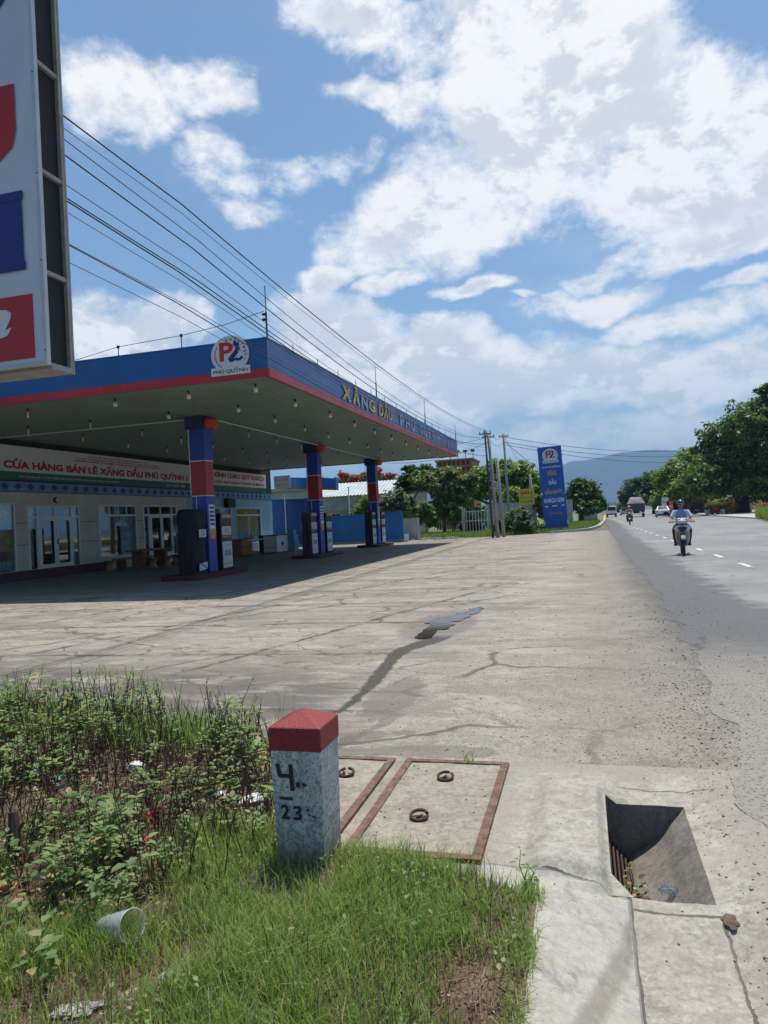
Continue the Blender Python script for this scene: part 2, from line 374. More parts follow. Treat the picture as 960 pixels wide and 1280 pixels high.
P('red_paint_old', (.24, .016, .018), .6, var=.22, scale=30, bmp=.5, bscale=90, dirt=.25, dirtcol=(.15, .02, .02))
P('black_paint', (.012, .012, .014), .7, var=.4, scale=60, dirt=.35, dirtcol=(.25, .25, .25))
P('rust', (.155, .085, .06), .85, var=.45, scale=25, bmp=.7, bscale=90, dirt=.5, dirtcol=(.30, .22, .17))
P('rust_dark', (.075, .038, .028), .9, var=.4, scale=30, bmp=.6, bscale=90)
P('blue_fascia', (.006, .092, .30), .38, var=.08, scale=1.5, streak=.12, dirtcol=(.09, .15, .33))
P('red_fascia', (.42, .012, .022), .38, var=.08, scale=1.5, streak=.10, dirtcol=(.45, .14, .13))
P('ceiling_metal', (.22, .31, .23), .45, var=.10, scale=.7, dirt=.15, dirtcol=(.14, .15, .13))
P('white_plastic', (.75, .76, .76), .35, var=.05)
P('lamp_glass', (.72, .71, .64), .25, var=.04)
P('dark_metal', (.03, .03, .032), .5, metal=.3)
P('black_rubber', (.018, .018, .02), .65)
P('tyre', (.022, .022, .023), .8, var=.3, scale=20)
P('chrome', (.62, .63, .65), .18, metal=1.0, var=.05)
P('silver_paint', (.52, .53, .55), .28, metal=.4, var=.05)
P('beige_plastic', (.36, .32, .25), .35, var=.08)
P('col_blue', (.015, .055, .36), .42, var=.08, scale=2, dirt=.12, dirtcol=(.1, .12, .3))
P('col_red', (.40, .016, .03), .42, var=.08, scale=2)
P('col_cap', (.55, .07, .02), .5)
P('cap_navy', (.02, .03, .12), .5)
P('island_red', (.085, .016, .018), .7, var=.3, dirt=.3)
P('pump_dark', (.012, .013, .016), .35, var=.2)
P('pump_red', (.55, .10, .12), .4)
P('paper_white', (.62, .64, .66), .55, var=.08, scale=12)
P('ink_dark', (.03, .04, .09), .6)
P('ink_navy', (.012, .016, .17), .45, var=.06)
P('ink_red', (.50, .012, .015), .45, var=.06)
P('ink_gold', (.62, .40, .04), .45, var=.3, scale=3)
P('ink_fade', (.34, .36, .48), .5, var=.3, scale=4)
P('ink_orange', (.70, .33, .02), .5, var=.2, scale=4)
P('ink_white', (.72, .74, .78), .5, var=.15, scale=4)
P('ink_green', (.05, .3, .15), .5)
P('tarp', (.008, .010, .014), .7, var=.3, scale=4, bmp=.5, bscale=9)
P('stone_cream', (.60, .55, .45), .6, var=.10, scale=2.0, dirt=.15, dirtcol=(.3, .26, .2))
P('stone_joint', (.28, .25, .2), .8)
P('wall_blue', (.30, .50, .60), .7, var=.08, dirt=.1)
P('band_blue', (.16, .28, .50), .5)
P('diamond', (.015, .04, .22), .45)
P('green_sign', (.02, .16, .10), .5, dirt=.15)
P('banner_white', (.76, .76, .74), .55, var=.05)
P('plinth', (.09, .025, .03), .45, var=.2)
P('frame_white', (.74, .76, .78), .35, var=.04)
P('interior_dark', (.03, .03, .03), .9)
P('roof_black', (.03, .035, .03), .9)
P('cur_yellow', (.72, .62, .22), .8, var=.2, scale=5)
P('cur_blue', (.42, .60, .64), .8, var=.2, scale=5)
P('cur_pink', (.45, .2, .2), .8, var=.3, scale=9)
P('wood_red', (.20, .085, .035), .5, var=.3, scale=8)
P('wood_light', (.32, .17, .075), .5, var=.25, scale=8)
P('cab_orange', (.42, .13, .04), .5)
P('fence_blue', (.022, .19, .52), .55, var=.10, scale=.8, dirt=.12, dirtcol=(.05, .16, .35))
P('wall_blue_shade', (.016, .085, .30), .6, var=.1, scale=.8)  # blue kept dark: the shade on the tall wall is in its colour
P('shed_wall', (.38, .37, .32), .85, var=.2, scale=1.0, dirt=.4)
P('roof_sheet', (.36, .42, .43), .5, var=.15, scale=1.0, dirt=.3)
P('roof_grey', (.30, .31, .30), .6, var=.2, scale=1.0, dirt=.4)
P('brick_orange', (.34, .14, .075), .8, var=.25, scale=3, dirt=.3)
P('brick_gap', (.10, .045, .03), .9)
P('pole_concrete', (.33, .32, .30), .85, var=.15, scale=3, bmp=.3, dirt=.3)
P('pole_dark', (.07, .065, .06), .8, var=.3, scale=3)
P('bark', (.11, .085, .06), .95, var=.35, scale=4, bmp=.6, bscale=14)
P('bark_dark', (.045, .038, .032), .95, var=.35, scale=4)
P('wire', (.02, .02, .022), .6)
P('signal_yellow', (.72, .50, .03), .5)
P('pylon_blue', (.008, .08, .38), .4, var=.06, scale=1.0)
P('bill_face', (.50, .54, .62), .4, var=.04, scale=1.2)
P('bill_trim', (.45, .47, .49), .45, metal=.2, var=.1, dirt=.15)
P('bill_frame', (.27, .26, .235), .6, var=.2, scale=6, dirt=.5, dirtcol=(.16, .10, .07))
P('bill_red', (.40, .010, .012), .4, var=.06)
P('plant_stem', (.13, .07, .045), .8, var=.3, scale=30)
P('stem_dark', (.06, .035, .028), .85, var=.3, scale=30)
P('road_paint', (.60, .60, .58), .7, var=.1, scale=14, dirt=.7, dirtcol=(.25, .25, .25))
P('kerb_far', (.42, .40, .36), .85, var=.15, dirt=.3)
P('stones', (.24, .22, .19), .9, var=.5, scale=11)
P('car_white', (.72, .73, .74), .22, var=.03)
P('car_maroon', (.25, .03, .03), .25, var=.05)
P('car_glass', (.02, .028, .035), .06, var=.1)
P('tail_red', (.45, .02, .02), .3)
P('truck_purple', (.07, .05, .10), .55, var=.2)
P('tarp_grey', (.22, .20, .21), .8, var=.25, scale=1.5, bmp=.4, bscale=3)
P('skin', (.34, .18, .115), .55, var=.08)
P('skin_b', (.30, .16, .10), .55, var=.08)
P('hair', (.012, .01, .01), .6)
P('helmet_green', (.035, .06, .055), .22)
P('helmet_grey', (.35, .36, .38), .3)
P('shirt_blue', (.24, .33, .58), .8, var=.12, scale=12)
P('sleeve_white', (.62, .66, .74), .8, var=.08)
P('trousers_dark', (.02, .022, .03), .85)
P('shirt_pink', (.48, .30, .30), .8, var=.12)
P('flower_red', (.55, .04, .03), .6, var=.3, scale=20)
P('pot_red', (.30, .06, .035), .7)
P('pot_white', (.6, .58, .55), .6)
P('mortar', (.34, .33, .31), .9, var=.35, scale=30, bmp=.8, bscale=60, dirt=.6, dirtcol=(.16, .13, .10))
P('paper_litter', (.62, .62, .60), .8, var=.2, scale=25, dirt=.35, dirtcol=(.25, .2, .15))
P('teal_plastic', (.10, .30, .30), .5, var=.3, scale=20, dirt=.3)
P('red_wrap', (.40, .03, .04), .5, var=.3, scale=30)
P('cloth_beige', (.42, .36, .28), .85, var=.3, scale=20, dirt=.4)
P('crate_blue', (.15, .35, .50), .5)
P('brown_shop', (.09, .07, .06), .8, var=.3)
P('shop_wall', (.40, .41, .40), .8, var=.15)
P('hill_green', (.022, .040, .035), .95, var=.3, scale=.004)
glassmat('window_glass', (.9, .93, .93), 0); glassmat('clear_plastic', (.86, .9, .93), .25)
m, n, b, o = base_mat('cup_plastic')
b.inputs['Base Color'].default_value = (.75, .79, .84, 1); b.inputs['Roughness'].default_value = .25; b.inputs['Alpha'].default_value = .42
m, n, b, o = base_mat('puddle_water')
pos = V(n, n.new('ShaderNodeNewGeometry').outputs['Position'])
n.put(b.inputs['Base Color'], n.mix(n.ramp(n.noise(pos, 3, 4), .35, .65), (.018, .014, .009), (.05, .04, .026)))
b.inputs['Roughness'].default_value = .03; b.inputs['IOR'].default_value = 1.33; bump(n, b, n.noise(pos, 10, 3), .07, .01)
m, n, b, o = base_mat('wet_mud')
n.put(b.inputs['Base Color'], n.mix(n.ramp(n.noise(V(n, n.new('ShaderNodeNewGeometry').outputs['Position']), 8, 6, .7), .35, .65), (.055, .046, .028), (.085, .07, .045)))
b.inputs['Roughness'].default_value = .42
m, n, b, o = base_mat('damp_concrete')
pos = V(n, n.new('ShaderNodeNewGeometry').outputs['Position'])
n.put(b.inputs['Base Color'], n.mix(n.ramp(n.noise(pos, 6, 7, .7), .35, .65), (.115, .098, .08), (.165, .145, .12)))
b.inputs['Roughness'].default_value = .75; bump(n, b, n.noise(pos, 60, 4, .7), .4, .01)

leafmat('leaf_dark', (.025, .06, .016), (.075, .14, .03))
leafmat('leaf_mid', (.038, .085, .018), (.11, .19, .038))
leafmat('leaf_light', (.085, .15, .022), (.24, .33, .06))
leafmat('leaf_grey', (.05, .085, .035), (.14, .19, .09), (.40, .42, .34))
leafmat('leaf_flame', (.26, .035, .015), (.48, .09, .03))
leafmat('leaf_yard', (.07, .11, .03), (.20, .27, .08), (.40, .34, .20))
leafmat('leaf_purple', (.03, .012, .014), (.08, .025, .03))
leafmat('grass_blade', (.145, .22, .05), (.35, .45, .14), (.56, .48, .29), trans=.45)
leafmat('grass_far', (.10, .16, .03), (.24, .32, .07), (.34, .30, .14), trans=.35)
leafmat('weed_leaf', (.10, .18, .065), (.30, .40, .16), (.42, .32, .17), trans=.45)
leafmat('dead_leaf', (.08, .045, .028), (.22, .14, .085), (.38, .33, .26), trans=.1, rough=.85)
leafmat('flowers', (.45, .03, .02), (.60, .30, .03), (.6, .5, .5), trans=.1)

# ------------------------------------------------------------------ mesh builder
class MB:
    def __init__(s): s.v = []; s.f = []; s.mi = []; s.mats = []; s.k = 0
    def m(s, name):
        if name not in s.mats: s.mats.append(name)
        s.k = s.mats.index(name); return s
    def add(s, vs, fs):
        o = len(s.v); s.v += [tuple(v) for v in vs]
        for f in fs: s.f.append([i+o for i in f]); s.mi.append(s.k)
        return s
    def box(s, c, d, rz=0, M=None):
        hx, hy, hz = d[0]/2, d[1]/2, d[2]/2
        vs = [Vector((sx*hx, sy*hy, sz*hz)) for sx in (-1, 1) for sy in (-1, 1) for sz in (-1, 1)]
        if rz: q = Matrix.Rotation(rz, 3, 'Z'); vs = [q @ v for v in vs]
        if M is not None: vs = [M @ v for v in vs]
        vs = [v+Vector(c) for v in vs]
        return s.add(vs, [(0, 1, 3, 2), (4, 6, 7, 5), (0, 4, 5, 1), (2, 3, 7, 6), (0, 2, 6, 4), (1, 5, 7, 3)])
    def bb(s, x0, x1, y0, y1, z0, z1): return s.box(((x0+x1)/2, (y0+y1)/2, (z0+z1)/2), (abs(x1-x0), abs(y1-y0), abs(z1-z0)))
    def tube(s, pts, r, n=8, cap=True):
        pts = [Vector(p) for p in pts]; rs = r if isinstance(r, (list, tuple)) else [r]*len(pts)
        vs = []; fs = []; prev = None
        for i, p in enumerate(pts):
            d = (pts[min(i+1, len(pts)-1)]-pts[max(i-1, 0)]).normalized()
            if prev is None:
                a = Vector((0, 0, 1)) if abs(d.z) < .9 else Vector((1, 0, 0)); u = d.cross(a).normalized()
            else: u = (prev - d*prev.dot(d)).normalized()
            prev = u; w = d.cross(u)
            for k in range(n):
                t = 2*PI*k/n; vs.append(p+(u*math.cos(t)+w*math.sin(t))*rs[i])
        for i in range(len(pts)-1):
            for k in range(n):
                a = i*n+k; b_ = i*n+(k+1) % n; fs.append((a, b_, b_+n, a+n))
        if cap: fs.append(tuple(range(n))[::-1]); fs.append(tuple(range((len(pts)-1)*n, len(pts)*n)))
        return s.add(vs, fs)
    def lathe(s, prof, c=(0, 0, 0), n=16, M=None):
        vs = []; fs = []
        for r, z in prof:
            for k in range(n):
                t = 2*PI*k/n; v = Vector((r*math.cos(t), r*math.sin(t), z))
                if M is not None: v = M @ v
                vs.append(v+Vector(c))
        for i in range(len(prof)-1):
            for k in range(n):
                a = i*n+k; b_ = i*n+(k+1) % n; fs.append((a, b_, b_+n, a+n))
        fs.append(tuple(range(n))[::-1]); fs.append(tuple(range((len(prof)-1)*n, len(prof)*n)))
        return s.add(vs, fs)
    def ell(s, c, r, n=12, M=None):
        prof = [(math.sin(PI*i/n)*1.0+1e-4, -math.cos(PI*i/n)) for i in range(n+1)]
        S = Matrix.Diagonal(Vector(r)).to_3x3()
        if M is not None: S = M @ S
        return s.lathe(prof, c, n, S)
    def prism(s, pts, off, mat=None):      # polygon pts (3D) extruded by vector off
        k = len(pts); vs = [Vector(p) for p in pts]; vs += [v+Vector(off) for v in vs]
        fs = [tuple(range(k))[::-1], tuple(range(k, 2*k))]+[(i, (i+1) % k, (i+1) % k+k, i+k) for i in range(k)]
        return s.add(vs, fs)
    def build(s, name, parent=None, mat=None, smooth=False, bevel=0, loc=None, recalc=True):
        me = bpy.data.meshes.new(name); me.from_pydata(s.v, [], s.f)
        if mat: me.materials.append(MATS[mat])
        else:
            for q in s.mats: me.materials.append(MATS[q])
            me.polygons.foreach_set('material_index', s.mi)
        if recalc:
            bm = bmesh.new(); bm.from_mesh(me); bmesh.ops.recalc_face_normals(bm, faces=bm.faces); bm.to_mesh(me); bm.free()
        if smooth: me.polygons.foreach_set('use_smooth', [True]*len(me.polygons))
        me.update()
        o = bpy.data.objects.new(name, me); COL.objects.link(o)
        if parent: o.parent = parent
        if loc: o.location = loc
        if bevel:
            bv = o.modifiers.new('bevel', 'BEVEL'); bv.width = bevel; bv.segments = 2; bv.limit_method = 'ANGLE'
        return o
def npmesh(name, V3, F, mat, parent=None, smooth=False, loc=None):
    """quads/tris arrays -> object quickly"""
    me = bpy.data.meshes.new(name); V3 = np.asarray(V3, np.float32); F = np.asarray(F, np.int32); k = F.shape[1]
    me.vertices.add(len(V3)); me.vertices.foreach_set('co', V3.ravel())
    me.loops.add(F.size); me.loops.foreach_set('vertex_index', F.ravel())
    me.polygons.add(len(F)); me.polygons.foreach_set('loop_start', np.arange(0, F.size, k, dtype=np.int32))
    me.polygons.foreach_set('loop_total', np.full(len(F), k, np.int32))
    if smooth: me.polygons.foreach_set('use_smooth', np.ones(len(F), bool))
    me.materials.append(MATS[mat]); me.update(calc_edges=True); me.validate()
    o = bpy.data.objects.new(name, me); COL.objects.link(o)
    if parent: o.parent = parent
    if loc: o.location = loc
    return o
def tag(o, label, cat, group=None, kind=None):
    o['label'] = label; o['category'] = cat
    if group: o['group'] = group
    if kind: o['kind'] = kind
    return o
def struct(o, label=None):
    o['kind'] = 'structure'
    if label: o['label'] = label
    return o
def empty(name, loc=(0, 0, 0), label=None, cat=None, group=None, rz=0):
    o = bpy.data.objects.new(name, None); COL.objects.link(o); o.location = loc; o.rotation_euler.z = rz; o.empty_display_size = .2
    if label: tag(o, label, cat, group)
    return o
def copy_tree(o, parent=None):
    c = o.copy(); COL.objects.link(c); c.parent = parent
    for ch in list(o.children): copy_tree(ch, c)
    return c
_fc = {}
def text_mb(mb, s, o, ux, uy, w, h, mat, depth=.01, offset=0.0, shear=0.0):
    """flat lettering fitted to a w x h box whose lower left corner is o; ux right, uy up"""
    key = (s, offset, shear)
    if key not in _fc:
        cu = bpy.data.curves.new('t', 'FONT'); cu.body = s; cu.size = 1; cu.offset = offset; cu.resolution_u = 3; cu.shear = shear
        ob = bpy.data.objects.new('t', cu); COL.objects.link(ob)
        dg = bpy.context.evaluated_depsgraph_get(); me = bpy.data.meshes.new_from_object(ob.evaluated_get(dg))
        vs = [tuple(v.co) for v in me.vertices]; fs = [tuple(p.vertices) for p in me.polygons]
        bpy.data.objects.remove(ob); bpy.data.curves.remove(cu); bpy.data.meshes.remove(me)
        _fc[key] = (vs, fs)
    vs, fs = _fc[key]
    if not vs: return
    xs = [v[0] for v in vs]; ys = [v[1] for v in vs]; x0, x1, y0, y1 = min(xs), max(xs), min(ys), max(ys)
    ux = Vector(ux); uy = Vector(uy); nn = ux.cross(uy); o = Vector(o)
    pts = [o+ux*((v[0]-x0)/(x1-x0)*w)+uy*((v[1]-y0)/(y1-y0)*h)+nn*depth for v in vs]
    mb.m(mat); mb.add(pts, fs)

# ------------------------------------------------------------------ ground
def sheet(name, polys, z, mat, lab=None):
    mb = MB()
    for p in polys: mb.add([(a, b_, z) for a, b_ in p], [tuple(range(len(p)))])
    o = mb.build(name, mat=mat); o.data.flip_normals() if o.data.polygons[0].normal.z < 0 else None
    return struct(o, lab)
rect = lambda x0, x1, y0, y1: [(x0, y0), (x1, y0), (x1, y1), (x0, y1)]
HX0, HX1, HY0, HY1 = -.497, .80, 1.2, 4.42
sheet('ground', [rect(-9000, -60, -9000, 9000), rect(-60, 60, 51.8, 9000), rect(60, 9000, -9000, 9000), rect(-60, 60, -9000, -6)], -.03, 'far_ground', 'flat open ground stretching away to the hills')
sheet('apron', [rect(-60, HX0, -6, 52), rect(HX0, 60, HY1, 52), rect(HX1, 60, -6, HY1), rect(HX0, HX1, -6, HY0)], 0, 'apron_concrete', 'worn cracked concrete forecourt with open joints and brown stains')

# road with a crumbling left edge
def road_left(y): return np.interp(y, [0, 3.4, 4, 6.6, 8.6, 13.4, 25, 48, 60, 88, 160, 400], [.66, .72, .74, .95, 1.02, 1.18, 1.3, 1.62, 1.9, 2.45, 4.6, 18])
def road_right(y): return np.interp(y, [0, 60, 90, 120, 160, 400], [13.2, 13.6, 14.3, 15.6, 18, 40])
ys = [-6.0]
while ys[-1] < 390: ys.append(ys[-1]+max(.06, abs(ys[-1])*.012))
mb = MB(); mb.m('asphalt')
vs = []; fs = []
for i, yy in enumerate(ys):
    j = (mnoise.fractal(Vector((yy*1.1, 3, 1)), 1, 2, 5))*.16+(random.random()-.5)*.03
    vs += [(road_left(yy)+j, yy, .004), (road_right(yy), yy, .004)]
    if i: fs.append((2*i-2, 2*i-1, 2*i+1, 2*i))
mb.add(vs, fs); o = mb.build('road'); struct(o, 'grey asphalt road with a crumbling dark gravelly left edge')
if o.data.polygons[0].normal.z < 0: o.data.flip_normals()
# lane dashes
yd = 11.2; k = 0
while yd < 118:
    mb = MB(); xx = 3.62+max(0, yd-60)*.012; w = .06
    n_ = 6; vs = []; 
    for i in range(n_+1):
        t = yd+i/n_*1.15; vs += [(xx-w+(random.random()-.5)*.015, t, .008), (xx+w+(random.random()-.5)*.015, t, .008)]
    mb.add(vs, [(2*i, 2*i+1, 2*i+3, 2*i+2) for i in range(n_)]); o = mb.build('lane_marking', mat='road_paint'); struct(o, 'worn white dash painted on the road')
    if o.data.polygons[0].normal.z < 0: o.data.flip_normals()
    yd += 3.45; k += 1

# grassy strip beyond the forecourt, with kerb
LV = [(-45, 52), (-14, 50.2), (-10, 50.4), (-6.6, 48.2), (-3.5, 50.5), (-1.2, 52.0), (.1, 55), (1.0, 63), (2.1, 87), (4.2, 160), (4.2, 260), (-45, 260)]
sheet('far_verge', [LV], .02, 'grass_far', 'grass verge behind the blue sign')
mb = MB(); kp = [(-2.2, 50.9), (-.6, 52.2), (.4, 55), (1.25, 63), (2.35, 87), (4.45, 160)]
for a, b_ in zip(kp[:-1], kp[1:]):
    d = Vector((b_[0]-a[0], b_[1]-a[1], 0)); nn = Vector((d.y, -d.x, 0)).normalized()*.12
    A = Vector((a[0], a[1], 0)); B = Vector((b_[0], b_[1], 0))
    mb.prism([A-nn, A+nn, B+nn, B-nn], (0, 0, .15))
struct(mb.build('kerb', mat='kerb_far'), 'pale kerb curving past the blue sign')
# right side pavement and verge
RV = [(13.5, 52), (13.9, 62), (14.5, 90), (15.8, 120), (18.2, 160), (40, 390), (140, 390), (140, 52)]
sheet('pavement', [RV], .10, 'kerb_far', 'pavement along the far side of the road')
mb = MB()
for a, b_ in zip(RV[:5], RV[1:6]):
    A = Vector((a[0], a[1], -.02)); B = Vector((b_[0], b_[1], -.02)); mb.prism([A+Vector((-.25, 0, 0)), A, B, B+Vector((-.25, 0, 0))], (0, 0, .15))
struct(mb.build('kerb', mat='kerb_far'), 'kerb on the far side of the road')

# ------------------------------------------------------------------ drain inlet surround (height field with a pit)
def sstep(a, b_, t):
    t = max(0, min(1, (t-a)/(b_-a))); return t*t*(3-2*t)
def Hs(x, y):
    w = sstep(4.36, 3.85, y)
    x0, xe = (-.20, .10) if y < 3.02 else (-.02, .035)
    if y > 3.98: x0, xe = -.10, .22
    fall = sstep(x0, xe, x) if y >= 3.02 else max(0, min(1, (x-x0)/(xe-x0)))
    rise = 1-sstep(.42, .66, x)
    dep = .055+.055*sstep(3.02, 2.6, y)
    g = -dep*fall*rise*w
    hump = .045*sstep(-.34, -.22, x)*sstep(3.03, 3.12, y)*sstep(4.34, 4.02, y)*(1-fall if y > 3.98 else 1)*(1 if x < .036 else 0)
    edge = sstep(HX0, HX0+.03, x)*sstep(HX1, HX1-.03, x)*sstep(HY1, HY1-.03, y)
    return (g+hump)*edge + (.006*mnoise.noise(Vector((x*6, y*6, 0)))+.0025*mnoise.noise(Vector((x*30, y*30, 4))))*edge
PX0, PX1, PY0, PY1 = .035, .42, 3.03, 3.97
xs = sorted(set([round(v, 4) for v in np.arange(HX0, HX1+.001, .0133)]+[PX0, PX0-.0015, PX1, HX1, .10]))
yv = sorted(set([round(v, 4) for v in np.arange(HY0, HY1+.001, .02)]+[PY0, PY1, 3.02, HY1]))
mb = MB(); vs = []; fs = []
for yy in yv:
    for xx in xs: vs.append((xx, yy, Hs(xx, yy)))
nx = len(xs)
for j in range(len(yv)-1):
    for i in range(nx-1):
        cx, cy = (xs[i]+xs[i+1])/2, (yv[j]+yv[j+1])/2
        if PX0 < cx < PX1 and PY0 < cy < PY1: continue
        fs.append((j*nx+i, j*nx+i+1, (j+1)*nx+i+1, (j+1)*nx+i))
mb.add(vs, fs); o = mb.build('kerb_gutter', mat='kerb_concrete', recalc=False, smooth=True)
struct(o, 'pale concrete kerb and gutter around the drain inlet')
# pit lining: curved right slope, far wall, left wall, near wall
prof = [(PX1, None), (.392, -.085), (.35, -.13), (.31, -.185), (.27, -.225), (.22, -.262), (.16, -.30), (.11, -.345), (.10, -.42)]
mb = MB(); yy_ = np.linspace(PY0, PY1, 20); vs = []; fs = []
for yy in yy_:
    for xx, zz in prof: vs.append((xx, yy, Hs(PX1, yy)+.0 if zz is None else zz))
k = len(prof)
for j in range(len(yy_)-1):
    for i in range(k-1): fs.append((j*k+i, j*k+i+1, (j+1)*k+i+1, (j+1)*k+i))
mb.add(vs, fs)
for yy in (PY0, PY1):       # end walls
    pts = [(xx, yy, Hs(xx, yy)) for xx in np.linspace(PX0, PX1, 8)]+[(PX1, yy, -.45), (PX0, yy, -.45)]
    mb.add(pts, [tuple(range(len(pts)))])
pts = [(PX0, yy, Hs(PX0-.001, yy)) for yy in np.linspace(PY0, PY1, 12)]+[(PX0, PY1, -.45), (PX0, PY0, -.45)]
mb.add(pts, [tuple(range(len(pts)))])
mb.add([(PX0, PY0, -.44), (PX1, PY0, -.44), (PX1, PY1, -.44), (PX0, PY1, -.44)], [(0, 1, 2, 3)])
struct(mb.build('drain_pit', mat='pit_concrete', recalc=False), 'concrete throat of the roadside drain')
# chamfer block at the near left corner of the mouth
mb = MB(); z0 = 0
mb.prism([(PX0-.001, PY0, -.40), (.115, PY0, -.40), (PX0-.001, 3.22, -.40)], (0, 0, .40-.05))
struct(mb.build('drain_corner', mat='kerb_concrete'), 'chamfered concrete corner of the drain mouth')
gr = empty('drain_grate', (.085, 3.45, -.25), 'rusty bar grate inside the roadside drain mouth', 'grate')
mb = MB()
for i in range(6):
    mb.tube([(-.043+i*.019, -.42, .02-i*.017), (-.043+i*.019, .50, .02-i*.017)], .0055, 6)
mb.build('bars', gr, 'rust_dark')
mb = MB()
for yy in (-.40, .05, .46): mb.tube([(-.045, yy, .012), (.06, yy, -.078)], .006, 6)
mb.build('cross_bars', gr, 'rust_dark')

# concrete access lids with rusty angle frames and lifting rings
def torus(mb, c, R, r, M=None, n=20, m=8, a0=0, a1=2*PI):
    pts = []
    for i in range(n+1):
        t = a0+(a1-a0)*i/n; v = Vector((R*math.cos(t), R*math.sin(t), 0))
        if M is not None: v = M @ v
        pts.append(v+Vector(c))
    mb.tube(pts, r, m)
def lid(name, label, x0, x1, y0, y1, rings):
    r = empty(name, ((x0+x1)/2, (y0+y1)/2, .006), label, 'access lid', 'concrete lids over the drain beside the milestone')
    hx, hy = (x1-x0)/2, (y1-y0)/2; t = .045
    mb = MB(); nX, nY = 14, 26
    for j in range(nY+1):
        for i in range(nX+1):
            X = -hx+t+i*(2*hx-2*t)/nX; Y = -hy+t+j*(2*hy-2*t)/nY
            mb.v.append((X, Y, .006+.004*mnoise.noise(Vector((X*5+x0, Y*5, 0)))))
    for j in range(nY):
        for i in range(nX): a = j*(nX+1)+i; mb.f.append([a, a+1, a+nX+2, a+nX+1]); mb.mi.append(0)
    mb.build('slab', r, 'lid_concrete', smooth=True, recalc=False)
    mb = MB()
    for (a, b_, c_, d_) in ((-hx, -hx+t, -hy, hy), (hx-t, hx, -hy, hy), (-hx+t, hx-t, -hy, -hy+t), (-hx+t, hx-t, hy-t, hy)): mb.bb(a, b_, c_, d_, -.004, .014)
    mb.build('frame', r, 'rust', bevel=.002)
    for (gx, gy, an) in rings:
        mb = MB(); torus(mb, (gx-r.location.x, gy-r.location.y, .022), .042, .0085, Matrix.Rotation(R_(14), 3, 'X') @ Matrix.Rotation(an, 3, 'Z'), 18, 7, 0, 2*PI*.93)
        mb.tube([(gx-r.location.x+.03*math.cos(an), gy-r.location.y-.03, .0), (gx-r.location.x+.02*math.cos(an), gy-r.location.y-.02, .03), (gx-r.location.x-.02, gy-r.location.y+.01, .0)], .008, 7)
        mb.build('lifting_ring', r, 'rust_dark', smooth=True)
    return r
lid('access_lid', 'concrete drain lid in a rusty frame with two rusty rings, right of the milestone', -1.13, -.50, 3.10, 4.35, [(-.86, 3.50, .4), (-.83, 4.05, 1.2)])
lid('access_lid', 'concrete drain lid partly hidden behind the milestone', -1.83, -1.20, 3.10, 4.35, [(-1.42, 4.04, 2.0)])

# wet trail and puddle
def blob_sheet(name, pts, z, mat, lab, jit=.03, sub=6):
    P3 = [G(a, b_) for a, b_ in pts]; out = []
    for i in range(len(P3)):
        A, B = P3[i], P3[(i+1) % len(P3)]
        for k in range(sub):
            q = A.lerp(B, k/sub); out.append((q.x+mnoise.fractal(Vector((q.x*4, q.y*4, 1)), 1, 2, 4)*jit*2, q.y+mnoise.fractal(Vector((q.x*4, q.y*4, 7)), 1, 2, 4)*jit*4, z))
    mb = MB(); mb.add(out, [tuple(range(len(out)))]); o = mb.build(name, mat=mat)
    bm = bmesh.new(); bm.from_mesh(o.data); bmesh.ops.triangulate(bm, faces=bm.faces); bm.to_mesh(o.data); bm.free()
    if o.data.polygons[0].normal.z < 0: o.data.flip_normals()
    return struct(o, lab)
blob_sheet('puddle', [(601, 759), (603, 764), (585, 772), (572, 776), (558, 787), (545, 791), (540, 799), (517, 799), (524, 790), (536, 784), (530, 778), (552, 772), (570, 769), (585, 762)], .010, 'puddle_water', 'long puddle reflecting the sky on the forecourt', .05)

# ------------------------------------------------------------------ milestone
ms = empty('milestone', (-1.236, 2.985, 0), 'white concrete milestone post with a red cap and the numbers 4 and 23', 'milestone')
mb = MB(); w = .116
def ring(wv, zv): return [(-wv, -wv, zv), (wv, -wv, zv), (wv, wv, zv), (-wv, wv, zv)]
def stackmesh(mb, levels):
    vs = []; fs = []
    for wv, zv in levels: vs += ring(wv, zv)
    for i in range(len(levels)-1):
        for k in range(4): fs.append((i*4+k, i*4+(k+1) % 4, i*4+4+(k+1) % 4, i*4+4+k))
    fs.append((0, 1, 2, 3)); fs.append(tuple(range(len(vs)-4, len(vs))))
    mb.add(vs, fs)
stackmesh(mb, [(w-.008, -.1), (w-.008, .1), (w-.003, .35), (w, .535)]); mb.build('post', ms, 'worn_white_paint', bevel=.006)
mb = MB(); stackmesh(mb, [(w+.003, .533), (w+.004, .632), (.012, .684)]); mb.build('cap', ms, 'red_paint_old', bevel=.005)
mb = MB()
mb.m('black_paint')
yf = -w-.0022
def stroke(mb, a, b_, t, y=yf):
    A = Vector((a[0]*1.16, y, a[1])); B = Vector((b_[0]*1.16, y, b_[1])); t = t*1.1; d = (B-A).normalized(); nn = Vector((-d.z, 0, d.x))*t/2
    mb.add([A-nn, B-nn, B+nn, A+nn], [(0, 1, 2, 3)])
stroke(mb, (-.072, .478), (-.064, .425), .017); stroke(mb, (-.066, .428), (-.020, .428), .016, yf-.0006); stroke(mb, (-.020, .478), (-.016, .365), .017, yf-.0012)
stroke(mb, (-.002, .392), (.014, .392), .017); stroke(mb, (.022, .399), (.036, .389), .008); stroke(mb, (.026, .386), (.042, .394), .006, yf-.0006)
stroke(mb, (-.070, .332), (-.018, .330), .011)
text_mb(mb, '2', (-.077, yf, .243), (1, 0, 0), (0, 0, 1), .040, .062, 'black_paint', .0, .03)
text_mb(mb, '3', (-.020, yf, .240), (1, 0, 0), (0, 0, 1), .038, .062, 'black_paint', .0, .03)
